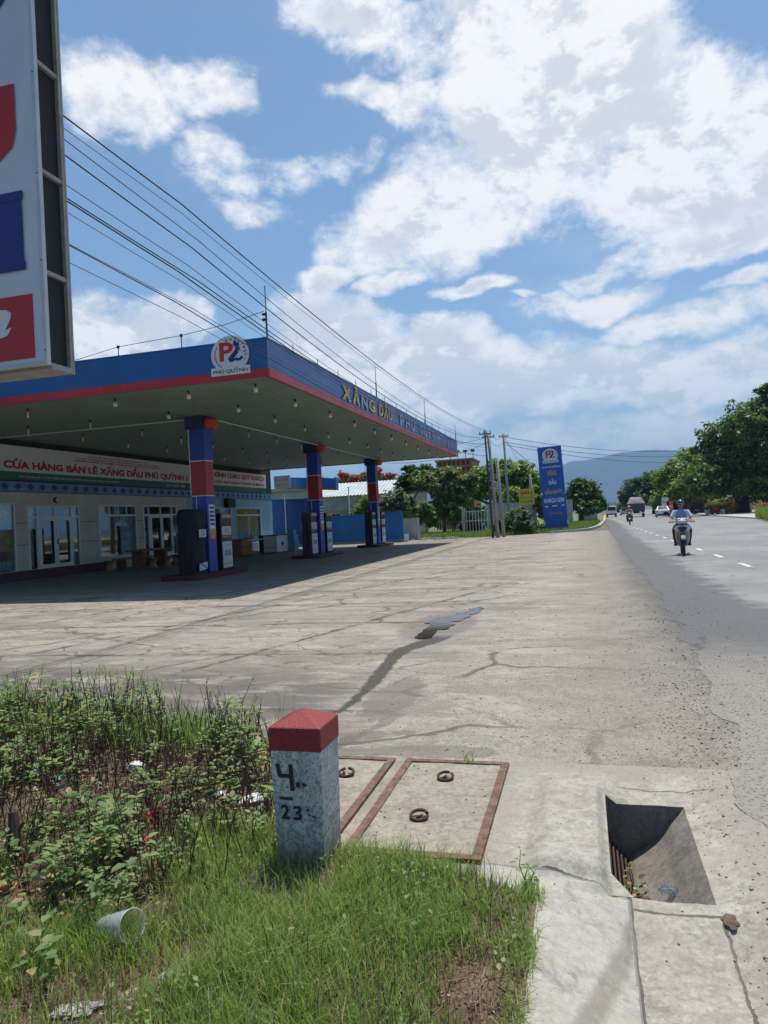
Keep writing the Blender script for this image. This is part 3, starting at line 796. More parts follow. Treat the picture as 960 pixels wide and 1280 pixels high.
stroke(mb, (.033, .288), (.046, .283), .006); stroke(mb, (.038, .272), (.05, .262), .006); stroke(mb, (.055, .262), (.068, .258), .006)
mb.build('lettering', ms, recalc=False)

# ------------------------------------------------------------------ verge soil
def in_verge(x, y):
    # boundary of the green strip in the foreground
    top = np.interp(x, [-9, -5.5, -3.9, -2.4, -1.9, -1.4], [5.3, 5.2, 5.15, 4.75, 4.2, 3.3])
    if x < -1.4: return y < top and y > -1
    lim = np.interp(x, [-1.4, -1.1, -.5, -.34], [3.12, 3.08, 3.0, 2.9])
    if y < lim and x < np.interp(y, [0, 1.6, 2.2, 2.9], [-.30, -.27, -.25, -.27]): return True
    return False
def soil_h(x, y):
    e = 0
    for q in ((.12, 0), (-.12, 0), (0, .12), (0, -.12), (.06, .06), (-.06, .06)): e += in_verge(x+q[0], y+q[1])
    t = e/6.0
    return -.012+.035*t+t*(.03*mnoise.fractal(Vector((x*1.5, y*1.5, 0)), 1, 2, 4)+.008*mnoise.noise(Vector((x*14, y*14, 0))))+t*.05*sstep(-2.0, -3.2, x)
mb = MB(); gx = np.arange(-8.5, -.2, .05); gy = np.arange(.6, 5.6, .05); vs = []; fs = []
for yy in gy:
    for xx in gx: vs.append((xx, yy, soil_h(xx, yy)))
nx = len(gx)
for j in range(len(gy)-1):
    for i in range(nx-1):
        if max(vs[a][2] for a in (j*nx+i, j*nx+i+1, (j+1)*nx+i)) > -.006: fs.append((j*nx+i, j*nx+i+1, (j+1)*nx+i+1, (j+1)*nx+i))
mb.add(vs, fs); struct(mb.build('verge_soil', mat='soil', smooth=True, recalc=False), 'brown littered soil of the roadside verge')

# ================================================================== filling station canopy
CX0, CX1, CY0, CY1, CZ0, CZ1 = -21.0, -7.0, 15.79, 42.75, 5.05, 5.95
can = empty('station_canopy', (-13, 29, 0), 'large filling station canopy with blue and red fascia over the forecourt', 'canopy')
L = lambda *p: tuple(a-b_ for a, b_ in zip(p, (-13, 29, 0)))
def cbox(mb, x0, x1, y0, y1, z0, z1): mb.bb(x0+13, x1+13, y0-29, y1-29, z0, z1)
mb = MB(); cbox(mb, CX0, CX1-.05, CY0+.05, CY1-.05, CZ0+.12, CZ1-.25); mb.build('roof_deck', can, 'roof_black')
mb = MB(); prof = []; xx = CX0+.05; pitch = .17
while xx < CX1-.06-pitch:
    prof += [(xx, CZ0+.055), (xx+pitch*.72, CZ0+.055), (xx+pitch*.76, CZ0+.085), (xx+pitch*.96, CZ0+.085)]; xx += pitch
vs = []
for a, z in prof: vs += [(a+13, CY0+.05-29, z), (a+13, CY1-.05-29, z)]
mb.add(vs, [(2*i, 2*i+1, 2*i+3, 2*i+2) for i in range(len(prof)-1)]); mb.build('ceiling', can, 'ceiling_metal', recalc=False)
ZR = 5.26
for nm, (x0, x1, y0, y1) in (('front', (CX0, CX1, CY0, CY0+.05)), ('side', (CX1-.05, CX1, CY0+.05, CY1-.05)), ('back', (CX0, CX1, CY1-.05, CY1))):
    mb = MB(); cbox(mb, x0, x1, y0, y1, ZR, CZ1); mb.build('blue_fascia', can, 'blue_fascia')
    mb = MB(); cbox(mb, x0-(0 if nm != 'side' else 0), x1+(.012 if nm == 'side' else 0), y0-(.012 if nm == 'front' else 0), y1, CZ0, ZR-.002); mb.build('red_fascia', can, 'red_fascia')
mb = MB(); cbox(mb, CX0, CX1+.015, CY0-.015, CY0+.09, CZ1, CZ1+.03); cbox(mb, CX1-.09, CX1+.015, CY0+.09, CY1, CZ1, CZ1+.03); mb.build('top_flashing', can, 'blue_fascia')
# white cable along the ceiling
mb = MB(); mb.tube([L(-19.4, 20.6, 5.02), L(-11.9, 20.6, 5.02)], .018, 6); mb.tube([L(-11.3, 21, 5.02), L(-11.3, 30.6, 5.02)], .018, 6); mb.tube([L(-11.3, 31.2, 5.02), L(-11.3, 40.2, 5.02)], .018, 6)
mb.build('ceiling_conduit', can, 'white_plastic')
# lettering on the road side
mb = MB(); off = lambda y, z, d=.0: L(-7.0+.001, y, z)
for ch, y0, wd, mt in (('X', 21.25, .95, 'ink_gold'), ('Ă', 22.3, .85, 'ink_gold'), ('N', 23.25, .80, 'ink_fade'), ('G', 24.15, .85, 'ink_gold'), ('D', 25.45, .62, 'ink_gold'), ('Ầ', 26.1, .62, 'ink_gold'), ('U', 26.8, .58, 'ink_gold')):
    hh = .44 if ch not in 'ĂẦ' else .58
    text_mb(mb, ch, off(y0, 5.33), (0, 1, 0), (0, 0, 1), wd*.9, hh, mt, .035, .035)
    text_mb(mb, ch, off(y0, 5.33), (0, 1, 0), (0, 0, 1), wd*.9, hh, mt, .02, .02)
for ch, y0, wd, hh in (('P', 28.6, .8, .44), ('H', 29.6, .8, .44), ('Ú', 30.6, .8, .58), ('Q', 32.3, .75, .46), ('U', 33.2, .75, .44), ('Ỳ', 34.1, .8, .58), ('N', 35.2, .8, .44), ('H', 36.3, .8, .44), ('I', 39.6, .3, .4), ('I', 40.6, .3, .35)):
    text_mb(mb, ch, off(y0, 5.33), (0, 1, 0), (0, 0, 1), wd*.9, hh, 'ink_fade', .03, .03)
mb.build('lettering', can, recalc=False)

# round station logo
def logo(parent, o, ux, uy, W_, prefix='logo', banner='PHÚ QUỲNH'):
    """dome badge W_ wide; o = bottom centre"""
    o = Vector(o); ux = Vector(ux); uy = Vector(uy); nn = ux.cross(uy)
    def pt(a, b_, d=0): return o+ux*a*W_+uy*b_*W_+nn*d
    mb = MB(); mb.m('paper_white')
    ring_ = [pt(math.cos(t)*.49, .48+math.sin(t)*.44, .012) for t in np.linspace(0, 2*PI, 36)[:-1]]
    mb.prism(ring_, -nn*.011)
    b = MB(); mb.prism([pt(-.5, 0, .022), pt(.5, 0, .022), pt(.5, .19, .022), pt(-.5, .19, .022)], -nn*.020)
    mb.build('badge', parent)
    mb = MB()
    text_mb(mb, banner, pt(-.44, .035, 0), ux, uy, .88*W_, .125*W_, 'ink_dark', .026, .02)
    # red P
    text_mb(mb, 'P', pt(-.27, .33, 0), ux, uy, .36*W_, .44*W_, 'ink_red', .016, .03)
    mb.m('ink_navy')
    def poly(pp, d): mb.add([pt(a, b_, d) for a, b_ in pp], [tuple(range(len(pp)))])
    # navy figure "2" like swoosh
    sp = [(.10, .74), (.17, .72), (.21, .64), (.19, .55), (.11, .47), (.04, .40), (-.02, .33), (.06, .33), (.14, .36), (.24, .33), (.32, .40)]
    for i in range(len(sp)-1):
        A, B = Vector(sp[i]), Vector(sp[i+1]); d = (B-A).normalized(); q = Vector((-d.y, d.x))*(.055 if i < 6 else .03)
        poly([tuple(A-q), tuple(B-q), tuple(B+q), tuple(A+q)], .0185+i*.0003)
    mb.m('ink_dark')
    for i in range(7):      # laurel
        a = R_(150+i*14); c0 = Vector((math.cos(a)*.37, .48+math.sin(a)*.33))
        for sg in (-1, 1):
            d = Vector((math.cos(a+sg*.9), math.sin(a+sg*.9)))*.045; q = Vector((-d.y, d.x))*.35
            poly([tuple(c0), tuple(c0+d/2+q), tuple(c0+d), tuple(c0+d/2-q)], .0175+.0004*i)
    for i, ch in enumerate('DNTNTM&DV'):
        a = R_(100-i*15.5); c0 = pt(math.cos(a)*.40, .48+math.sin(a)*.345, 0); tx = ux*math.sin(a)-uy*math.cos(a); ty = ux*math.cos(a)+uy*math.sin(a)
        text_mb(mb, ch, c0-tx*.027*W_-ty*.03*W_, tx, ty, .05*W_, .06*W_, 'ink_dark' if i < 5 else 'ink_navy', .0165, .02)
    mb.build('emblem', parent, recalc=False)
lg = empty('logo_badge', (-7.96, CY0-.014, 5.17), 'white round logo badge of the station on the front fascia', 'logo badge')
logo(lg, (0, 0, 0), (1, 0, 0), (0, 0, 1), 1.03)

# lightning rods on the roof edge
def rod(loc, h, label, insul=False):
    r = empty('lightning_rod', loc, label, 'lightning rod', 'rods along the canopy edge')
    mb = MB(); mb.tube([(0, 0, 0), (0, 0, h*.5)], .022, 6); mb.build('mast', r, 'dark_metal')
    mb = MB(); mb.tube([(0, 0, h*.5), (0, 0, h)], .011, 6); mb.build('tip', r, 'dark_metal')
    if insul:
        for zz in (h*.36, h*.46):
            mb = MB(); mb.lathe([(.01, -.03), (.05, -.02), (.05, .02), (.01, .03)], (-.06, 0, zz), 10); mb.build('insulator', r, 'dark_metal')
rod((-7.03, 15.9, CZ1+.03), 1.25, 'lightning rod with insulators on the near corner of the canopy', True)
rod((-7.03, 25.4, CZ1+.03), 1.12, 'lightning rod on the canopy edge above the gold lettering')
rod((-7.03, 33.9, CZ1+.03), 1.12, 'lightning rod on the canopy edge above the faded lettering')
rod((-7.03, 42.5, CZ1+.03), .95, 'lightning rod on the far corner of the canopy')
# thin wire on small posts along the front edge
fw = empty('roof_edge_wire', (0, 0, 0), 'thin wire on small stubs above the front of the canopy', 'wire')
mb = MB(); pts = [(-12.6, 15.86, 5.99), (-11.1, 15.86, 6.22), (-9.3, 15.86, 6.30), (-8.1, 15.86, 6.42), (-7.06, 15.86, 6.62)]; mb.tube(pts, .008, 4); mb.build('strand', fw, 'wire')
for q in (pts[1], pts[2]):
    mb = MB(); mb.tube([(q[0], q[1], 5.97), q], .012, 5); mb.box((q[0], q[1], q[2]), (.06, .04, .07)); mb.build('stub', fw, 'dark_metal')
mb = MB()
for k in range(14):
    yy = 17.5+k*1.8; mb = MB(); mb.tube([(-7.03, yy, 5.97), (-7.03, yy, 6.18)], .01, 4); mb.build('edge_stub', fw, 'dark_metal')

# hanging lamps
def make_lamp(tubey):
    r = empty('hanging_lamp', (0, 0, 0), '', 'lamp')
    mb = MB(); mb.lathe([(.035, .03), (.035, -.07), (.03, -.10)], (0, 0, 0), 10); mb.build('socket', r, 'dark_metal')
    mb = MB()
    if tubey: mb.tube([(0, 0, -.10), (0, 0, -.34)], .030, 10)
    else: mb.lathe([(.03, -.10), (.062, -.13), (.072, -.19), (.062, -.26), (.03, -.28)], (0, 0, 0), 12)
    mb.build('bulb', r, 'lamp_glass', smooth=True); r.scale = (.82, .82, .78)
    return r
pa, pb = make_lamp(False), make_lamp(True); ua = ub = False
rows = [16.75, 19.35, 22.0, 24.7, 27.3, 29.9, 32.5, 35.1, 37.7, 40.3]; cols_ = [-7.75, -9.62, -11.85, -14.7, -17.0]
for i, yy in enumerate(rows):
    for j, xx in enumerate(cols_):
        if (i, j) in ((3, 0),) and False: continue
        tb = j >= 3 or (i >= 2 and j == 2)
        if tb: o = pb if not ub else copy_tree(pb); ub = True
        else: o = pa if not ua else copy_tree(pa); ua = True
        o.location = (xx+random.uniform(-.06, .06), yy+random.uniform(-.06, .06), CZ0+.05)
        if abs(xx+11.85) < .1 and min(abs(yy-c) for c in (20.8, 30.9, 40.4)) < .65: o.location.y += .75
        jn = ['outermost row by the road', 'row just outside the columns', 'row in line with the columns', 'row just behind the columns', 'row nearest the shop sign'][j]
        io = ['at the front edge of the canopy', 'before the nearest column', 'just past the nearest column', 'between the nearest and middle columns', 'before the middle column', 'beside the middle column', 'just behind the middle column', 'between the middle and farthest columns', 'before the farthest column', 'beside the farthest column'][i]
        tag(o, ('white tube lamp ' if tb else 'round bulb ')+io+', '+jn, 'lamp', 'tube lamps under the canopy' if tb else 'round bulbs under the canopy')

# columns and islands
CXc = -11.68
def column(y, label):
    r = empty('canopy_column', (CXc, y, 0), label, 'column', 'columns holding up the canopy')
    h = .26
    def seg(nm, z0, z1, mat, hh=h, bev=.015):
        mb = MB(); mb.bb(-hh, hh, -hh, hh, z0, z1); return mb.build(nm, r, mat, bevel=bev)
    seg('lower_shaft', .14, 2.55, 'col_blue'); seg('red_band', 2.58, 3.66, 'col_red'); seg('upper_shaft', 3.69, 4.86, 'col_blue')
    seg('white_trim', 2.551, 2.579, 'white_plastic', h+.01, 0); seg('white_trim', 3.661, 3.689, 'white_plastic', h+.01, 0)
    mb = MB(); mb.bb(-.36, .27, -.34, .34, 4.70, CZ0+.06); mb.build('capital', r, 'cap_navy', bevel=.01)
    mb = MB(); mb.lathe([(.02, 0), (.20, .0), (.26, .08), (.26, .26), (.20, .34), (.02, .34)], (.36, -.0, 4.70), 18); mb.build('capital_drum', r, 'col_cap', smooth=False)
    # notice strip on the corner facing the road
    mb = MB(); mb.m('ink_white'); mb.bb(h-.002, h+.006, -.16, .20, 1.35, 2.28); mb.m('ink_orange'); mb.bb(h-.001, h+.009, -.14, .18, 1.18, 1.5)
    for i in range(5): mb.m('ink_navy'); mb.bb(h, h+.011, -.13, .16, 1.62+i*.13, 1.69+i*.13)
    mb.build('notice', r)
    mb = MB(); mb.tube([(-.1, -h-.012, 2.56), (-.1, -h-.012, 2.1)], .012, 5); mb.tube([(-h-.015, -h-.015, 4.68), (-h-.015, -h-.015, 2.6)], .014, 5); mb.build('cable', r, 'white_plastic')
    return r
def island(y, label):
    mb = MB(); pts = []
    for (cx, cy, a0) in ((.42, 1.5, 0), (-.42, 1.5, 90), (-.42, -1.5, 180), (.42, -1.5, 270)):
        for k in range(5): a = R_(a0+k*22.5); pts.append((cx+.25*math.cos(a)-.0, cy+.25*math.sin(a), 0))
    mb.prism(pts, (0, 0, .14)); o = mb.build('pump_island', mat='island_red', bevel=.02, loc=(CXc, y, 0))
    tag(o, label, 'pump island', 'raised pump islands'); return o
def pump(x, y, label, code='DO5', face=1):
    r = empty('fuel_pump', (x, y, .14), label, 'fuel pump', 'fuel pumps on the islands'); W2, D2, H = .36, .23, 1.85
    mb = MB(); mb.bb(-D2, D2, -W2, W2, 0, .95); mb.bb(-D2*.92, D2*.92, -W2*.96, W2*.96, .95, H); mb.build('housing', r, 'pump_dark', bevel=.015)
    for s in (1, -1):
        X = D2*s
        mb = MB(); mb.bb(min(X*.92, X+.012*s), max(X*.92, X+.012*s), -W2*.9, W2*.9, H-.16, H-.01); mb.build('header', r, 'pump_red')
        mb = MB(); mb.bb(min(X*.92, X+.014*s), max(X*.92, X+.014*s), -W2*.85, W2*.85, 1.14, 1.42); mb.build('display', r, 'paper_white')
        mb = MB(); mb.bb(min(X*.92, X+.014*s), max(X*.92, X+.014*s), -W2*.88, W2*.88, 1.05, 1.12); mb.build('stripe', r, 'pump_red')
        mb = MB(); mb.bb(min(X, X+.012*s), max(X, X+.012*s), -W2*.9, W2*.9, .06, .92); mb.build('panel', r, 'paper_white')
        mb = MB()
        ux = (0, s, 0); o0 = lambda a, z: (X+.0145*s, a*s, z)
        text_mb(mb, code, o0(-.2, .45), ux, (0, 0, 1), .42, .19, 'ink_dark', .002, .03)
        text_mb(mb, 'XĂNG DẦU', o0(-.26, .78), ux, (0, 0, 1), .5, .06, 'ink_dark', .002, .01)
        text_mb(mb, 'PHÚ QUỲNH', o0(-.26, .16), ux, (0, 0, 1), .5, .07, 'ink_dark', .002, .01)
        text_mb(mb, '11', (X+.016*s, -.1*s, 1.18), ux, (0, 0, 1), .2, .2, 'ink_dark', .002, .02)
        text_mb(mb, 'XĂNG', (X+.014*s, -.28*s, H-.13), ux, (0, 0, 1), .56, .1, 'paper_white', .002, .02)
        mb.build('lettering', r, recalc=False)
    for sy in (-1, 1):
        mb = MB(); mb.tube([(0, sy*W2*.97, 1.5), (0, sy*(W2+.10), 1.2), (.03, sy*(W2+.14), .7), (.03, sy*(W2+.09), .3), (0, sy*(W2+.05), .5), (0, sy*(W2+.04), 1.05)], .02, 6); mb.build('hose', r, 'black_rubber', smooth=True)
        mb = MB(); mb.box((0, sy*(W2+.04), 1.15), (.05, .05, .22)); mb.box((0, sy*(W2+.08), 1.24), (.04, .12, .04)); mb.build('nozzle', r, 'dark_metal', bevel=.006)
    return r
cy = [20.8, 30.9, 40.4]; nm = ['nearest', 'middle', 'farthest']
for i, yy in enumerate(cy):
    column(yy, ['blue and red canopy column beside the pump wrapped in black cover, nearest of three', 'blue and red canopy column between two dark pumps, middle of three', 'blue and red canopy column in front of the blue fence, farthest of three'][i])
    island(yy, ['dark red pump island under the wrapped pump', 'dark red pump island under the middle pair of pumps', 'dark red pump island in front of the blue fence'][i])
pump(CXc, cy[0]+1.0, 'dark fuel pump with white panel just right of the nearest column')
pump(CXc, cy[1]-.95, 'dark fuel pump on the left side of the middle column'); pump(CXc, cy[1]+1.0, 'dark fuel pump on the right side of the middle column')
pump(CXc, cy[2]-.95, 'dark fuel pump left of the farthest column'); pump(CXc, cy[2]+1.0, 'dark fuel pump right of the farthest column', 'E5')
# pump wrapped in a dark cover
cp = empty('covered_pump', (CXc+.05, cy[0]-.92, .14), 'fuel pump wrapped in a black tarpaulin cover with paper notices', 'fuel pump')
mb = MB(); nr = 28; lv = np.linspace(0, 1.98, 24); vs = []; fs = []
for li, z in enumerate(lv):
    for k in range(nr):
        t = 2*PI*k/nr; ct, st_ = math.cos(t), math.sin(t); p = 4.5
        rr = 1/((abs(ct)**p+abs(st_)**p)**(1/p))
        f = .92+.07*math.sin(t*5+z*2.3)*.6+.06*mnoise.noise(Vector((ct*2, st_*2, z*2.2)))+(.10 if 1.45 < z < 1.9 else 0)*sstep(1.4, 1.6, z)
        if z > 1.88: f *= .93
        vs.append((ct*rr*.34*f, st_*rr*.44*f, z+.02*math.sin(t*3)*(z > 1.7)))
for i in range(len(lv)-1):
    for k in range(nr): a = i*nr+k; b_ = i*nr+(k+1) % nr; fs.append((a, b_, b_+nr, a+nr))
fs.append(tuple(range((len(lv)-1)*nr, len(lv)*nr)))
mb.add(vs, fs); mb.build('cover', cp, 'tarp', smooth=True)
mb = MB(); mb.m('paper_white'); mb.prism([(.365, -.20, 1.12), (.365, .22, 1.12), (.368, .22, 1.36), (.368, -.20, 1.36)], (.012, 0, 0))
mb.m('ink_green'); 
for i in range(3): mb.bb(.376, .386, -.10, .12, 1.17+i*.06, 1.20+i*.06)
mb.build('notice', cp)
mb = MB(); mb.m('paper_white'); mb.prism([(.36, -.25, .10), (.36, .22, .14), (.362, .24, .36), (.362, -.24, .32)], (.014, 0, 0)); mb.m('ink_dark')
mb.prism([(.377, -.2, .33), (.377, -.16, .345), (.377, .2, .16), (.377, .17, .14)], (.004, 0, 0)); mb.build('notice', cp)
mb = MB(); mb.tube([(.1, -.42, 1.3), (.15, -.50, .8), (.12, -.47, .3), (.1, -.42, .6)], .02, 6); mb.build('hose', cp, 'black_rubber')

# ================================================================== shop building behind the forecourt
FX = -19.76
bd = empty('station_building', (FX, 30, 0), 'cream and pale blue station shop building under the canopy', 'building')
def fb(mb, y0, y1, z0, z1, d0, d1): mb.bb(d0, d1, y0-30, y1-30, z0, z1)
YS, YE = 10.0, 44.1
opens = [(17.6, 21.55, .34, 2.74), (22.30, 25.0, .34, 2.66), (26.35, 28.9, .56, 2.70), (29.55, 32.35, .36, 2.70), (35.7, 38.2, .2, 2.62), (38.9, 42.2, .55, 2.62)]
edges = sorted([(a, b_, c_, d) for a, b_, c_, d in opens])
def wallpiece(y0, y1, z0, z1, mat):
    mb = MB(); fb(mb, y0, y1, z0, z1, -.2, 0); mb.build('wall', bd, mat)
cur = YS
def mat_at(y): return 'stone_cream' if y < 33.4 else 'wall_blue'
for a, b_, z0, z1 in edges:
    if cur < 33.4 < a: wallpiece(cur, 33.4, 0, 3.2, 'stone_cream'); wallpiece(33.4, a, 0, 3.2, 'wall_blue')
    else: wallpiece(cur, a, 0, 3.2, mat_at((cur+a)/2))
    wallpiece(a, b_, z1, 3.2, mat_at(a)); wallpiece(a, b_, 0, z0, mat_at(a)); cur = b_
wallpiece(cur, YE, 0, 3.2, 'wall_blue')
mb = MB(); fb(mb, YS, YE, 3.2, 6.4, -.2, 0); mb.build('upper_wall', bd, 'roof_black')  # coloured near black for the shade where ceiling and building meet
mb = MB(); fb(mb, YE-.2, YE, 0, 6.0, -8, -.2); fb(mb, YS, YS+.2, 0, 6.0, -8, -.2); fb(mb, YS, YE, 0, 6.0, -8.2, -8); mb.build('wall', bd, 'wall_blue')
mb = MB(); fb(mb, YS, YE, 6.0, 6.2, -8.2, -.2); mb.build('roof', bd, 'roof_grey')
mb = MB(); fb(mb, YS+.2, YE-.2, 0, .15, -8, -.2); fb(mb, YS+.2, YE-.2, 3.0, 3.1, -8, -.2); fb(mb, YS+.2, YE-.2, .15, 3.0, -3.2, -3.1); mb.build('interior', bd, 'interior_dark')
mb = MB(); mb.m('band_blue'); fb(mb, YS, YE, 3.22, 3.58, 0, .10); mb.m('diamond')
yy = 11.2
while yy < 44:
    mb.prism([(.102, yy-.19-30, 3.40), (.102, yy-30, 3.27), (.102, yy+.19-30, 3.40), (.102, yy-30, 3.53)], (.006, 0, 0)); yy += .62
mb.build('diamond_frieze', bd)
mb = MB(); fb(mb, YS, 26.3, 0, .17, 0, .55); fb(mb, YS, 26.3, .17, .33, 0, .28); mb.build('steps', bd, 'plinth')
mb = MB(); mb.m('stone_cream'); fb(mb, 26.3, 33.4, 0, .18, 0, .30); fb(mb, 26.3, 33.4, .18, .34, 0, .15); mb.m('stone_joint')
for z in (1.25, 2.05):
    for a, b_ in ((21.6, 22.25), (25.05, 26.3), (28.95, 29.5)): fb(mb, a, b_, z, z+.03, .0, .004)
mb.build('stone_trim', bd)
def window(y0, y1, z0, z1, kind, cur=('cur_yellow', 'cur_blue')):
    w = MB(); t = .07; fr = w.m('frame_white')
    fb(w, y0-.06, y1+.06, z1, z1+.06, -.04, .04); fb(w, y0-.06, y0, z0, z1, -.04, .04); fb(w, y1, y1+.06, z0, z1, -.04, .04); fb(w, y0-.06, y1+.06, z0-.06, z0, -.04, .06)
    zt = z1-.38
    if kind != 'plain': fb(w, y0, y1, zt-.05, zt+.03, -.03, .03)
    ins = []
    if kind == 'door':
        s = .42; ym = (y0+y1)/2
        for q in (y0+s, y1-s): fb(w, q-.05, q+.05, z0, zt-.05, -.03, .03); fb(w, q-.03, q+.03, zt+.03, z1, -.03, .03)
        fb(w, ym-.03, ym+.03, zt+.03, z1, -.03, .03)
    elif kind == 'window':
        n_ = 3
        for i in range(1, n_+1): q = y0+(y1-y0)*i/(n_+1); fb(w, q-.025, q+.025, zt+.03, z1, -.03, .03)
    elif kind == 'plain2': fb(w, (y0+y1)/2-.03, (y0+y1)/2+.03, z0, zt-.05, -.03, .03)
    wo_ = w.build('window' if kind in ('window', 'plain', 'plain2') else 'door', bd)
    g_ = MB(); fb(g_, y0, y1, z0, z1, -.012, -.004); g_.build('pane', wo_, 'window_glass')
    if kind == 'door':
        for sg in (-1, 1):
            lf = MB(); a, b_ = (y0+s+.05, ym-.01) if sg < 0 else (ym+.01, y1-s-.05)
            fb(lf, a, a+.10, z0, zt-.05, .03, .07); fb(lf, b_-.10, b_, z0, zt-.05, .03, .07); fb(lf, a+.10, b_-.10, z0, z0+.14, .03, .07); fb(lf, a+.10, b_-.10, zt-.15, zt-.05, .03, .07)
            lf.build('leaf', wo_, 'frame_white')
        hd = MB(); hd.box((.09, ym+.06-30, (z0+zt)/2), (.03, .03, .2)); hd.build('handle', wo_, 'ink_navy')
    # curtains: wavy cloth behind the glass
    def curtain(a, b_, za, zb, mats):
        n_ = max(6, int((b_-a)*14)); nb = len(mats)
        c_ = MB()
        for bi, mt in enumerate(mats):
            c_.m(mt); q0 = za+(zb-za)*bi/nb; q1 = za+(zb-za)*(bi+1)/nb
            vs = []
            for i in range(n_+1):
                yy = a+(b_-a)*i/n_-30; dx_ = -.14+.03*math.sin(i*1.9)+.012*math.sin(i*.7)
                vs += [(dx_, yy, q0), (dx_, yy, q1)]
            c_.add(vs, [(2*i, 2*i+2, 2*i+3, 2*i+1) for i in range(n_)])
        c_.build('curtain', wo_, recalc=False)
    if kind == 'plain': curtain(y0, y1, z0+.05, z1, ['cur_blue', 'cur_pink', 'cur_yellow', 'cur_yellow', 'cur_blue', 'cur_yellow', 'cur_yellow'])
    if kind == 'door':
        curtain(y0, y0+.40, z0+.05, zt, [cur[1], cur[1], cur[0], cur[0], 'cur_pink']); curtain(y1-.40, y1, z0+.05, zt, [cur[1], cur[0], cur[1]]); curtain(y0, y0+.4, zt, z1, [cur[1]]); curtain(y1-.4, y1, zt, z1, [cur[1]])
    if kind == 'window': curtain(y1-.95, y1, z0, zt, ['cur_blue'])
    if kind == 'plain2': curtain(y0, y1, z0, z1, ['cur_blue', 'cur_yellow', 'cur_yellow'])
window(*opens[0], 'plain'); window(*opens[1], 'door'); window(*opens[2], 'window'); window(*opens[3], 'door'); window(*opens[4], 'door', ('cur_blue', 'cur_blue')); window(*opens[5], 'plain2')
# things on the facade
sb = empty('shop_sign', (FX, 24, 3.6), 'long white shop sign with red lettering over the cream shop front', 'sign')
mb = MB(); mb.bb(0, .14, 13-24, 34.05-24, .33, 1.27); mb.build('board', sb, 'banner_white')
mb = MB(); mb.bb(0, .15, 13-24, 34.05-24, .02, .325); mb.build('green_strip', sb, 'green_sign')
mb = MB(); fx = .143
text_mb(mb, 'CỬA HÀNG BÁN LẺ XĂNG DẦU PHÚ QUỲNH 1', (fx, 21.05-24, .39), (0, 1, 0), (0, 0, 1), 12.35, .48, 'ink_red', .004, .048)
for i, (s_, a, b_) in enumerate((('CÔNG TY CỔ PHẦN TẬP ĐOÀN HƯƠNG ĐÔNG', 25.6, 29.9), ('CÔNG TY TNHH MTV XĂNG DẦU HƯƠNG ĐÔNG - NINH THUẬN', 24.9, 30.8), ('DOANH NGHIỆP TƯ NHÂN THƯƠNG MẠI DỊCH VỤ PHÚ QUỲNH', 24.8, 30.9))):
    text_mb(mb, s_, (fx, a-24, 1.10-i*.105), (0, 1, 0), (0, 0, 1), b_-a, .095, 'ink_red', .004, .045)
text_mb(mb, 'ĐC: QL27A, KP 6, THỊ TRẤN TÂN SƠN, HUYỆN NINH SƠN, TỈNH NINH THUẬN', (.153, 21.75-24, .11), (0, 1, 0), (0, 0, 1), 5.9, .12, 'ink_white', .004, .01)
text_mb(mb, 'ĐT: 0259 385', (.153, 31.4-24, .11), (0, 1, 0), (0, 0, 1), 1.7, .10, 'ink_white', .004, .01)
mb.build('lettering', sb, recalc=False)
wbn = empty('welcome_banner', (FX, 38, 3.6), 'white welcome banner with dark red lettering beside the long shop sign', 'banner')
mb = MB(); mb.bb(0, .10, 34.3-38, 43.1-38, .34, 1.20); mb.build('board', wbn, 'banner_white')
mb = MB(); mb.bb(0, .09, 34.3-38, 43.1-38, .02, .33); mb.build('green_strip', wbn, 'green_sign')
mb = MB(); text_mb(mb, 'KÍNH CHÀO QUÝ KHÁCH', (.105, 36.35-38, .74), (0, 1, 0), (0, 0, 1), 6.5, .40, 'ink_red', .003, .05)
text_mb(mb, 'CHÚC QUÝ KHÁCH THƯỢNG LỘ BÌNH AN', (.105, 36.35-38, .42), (0, 1, 0), (0, 0, 1), 6.5, .24, 'ink_red', .003, .05); mb.build('lettering', wbn, recalc=False)
wl = empty('wall_light', (FX, 23.75, 2.93), 'small round light above the glass double door', 'wall light')
mb = MB(); mb.lathe([(.02, 0), (.11, 0), (.11, .05), (.09, .07)], (0, 0, 0), 14, Matrix.Rotation(PI/2, 3, 'Y')); mb.build('base', wl, 'dark_metal'); mb = MB(); mb.ell((.08, 0, 0), (.05, .07, .07), 8); mb.build('lens', wl, 'white_plastic', smooth=True)
tv = empty('wall_speaker', (FX, 37.9, 2.95), 'black box speaker high on the pale blue wall', 'speaker'); mb = MB(); mb.bb(.02, .3, -.45, .45, -.28, .24); mb.build('case', tv, 'dark_metal', bevel=.02); mb = MB(); mb.bb(.30, .31, -.38, .38, -.22, .18); mb.build('grille', tv, 'black_rubber')
nb = empty('notice_board', (FX, 33.2, 1.2), 'green and white notice board on the cream wall beside the wrapped pump', 'notice board')
mb = MB(); mb.bb(.0, .03, -.3, .3, 0, .62); mb.build('board', nb, 'green_sign'); mb = MB(); mb.m('paper_white')
for i in range(4): mb.bb(.031, .036, -.22, .22, .10+i*.13, .16+i*.13)
mb.build('lettering', nb)
mb = MB(); mb.bb(0, .02, -.3, .3, .68, .86); mb.build('red_plate', nb, 'ink_red')

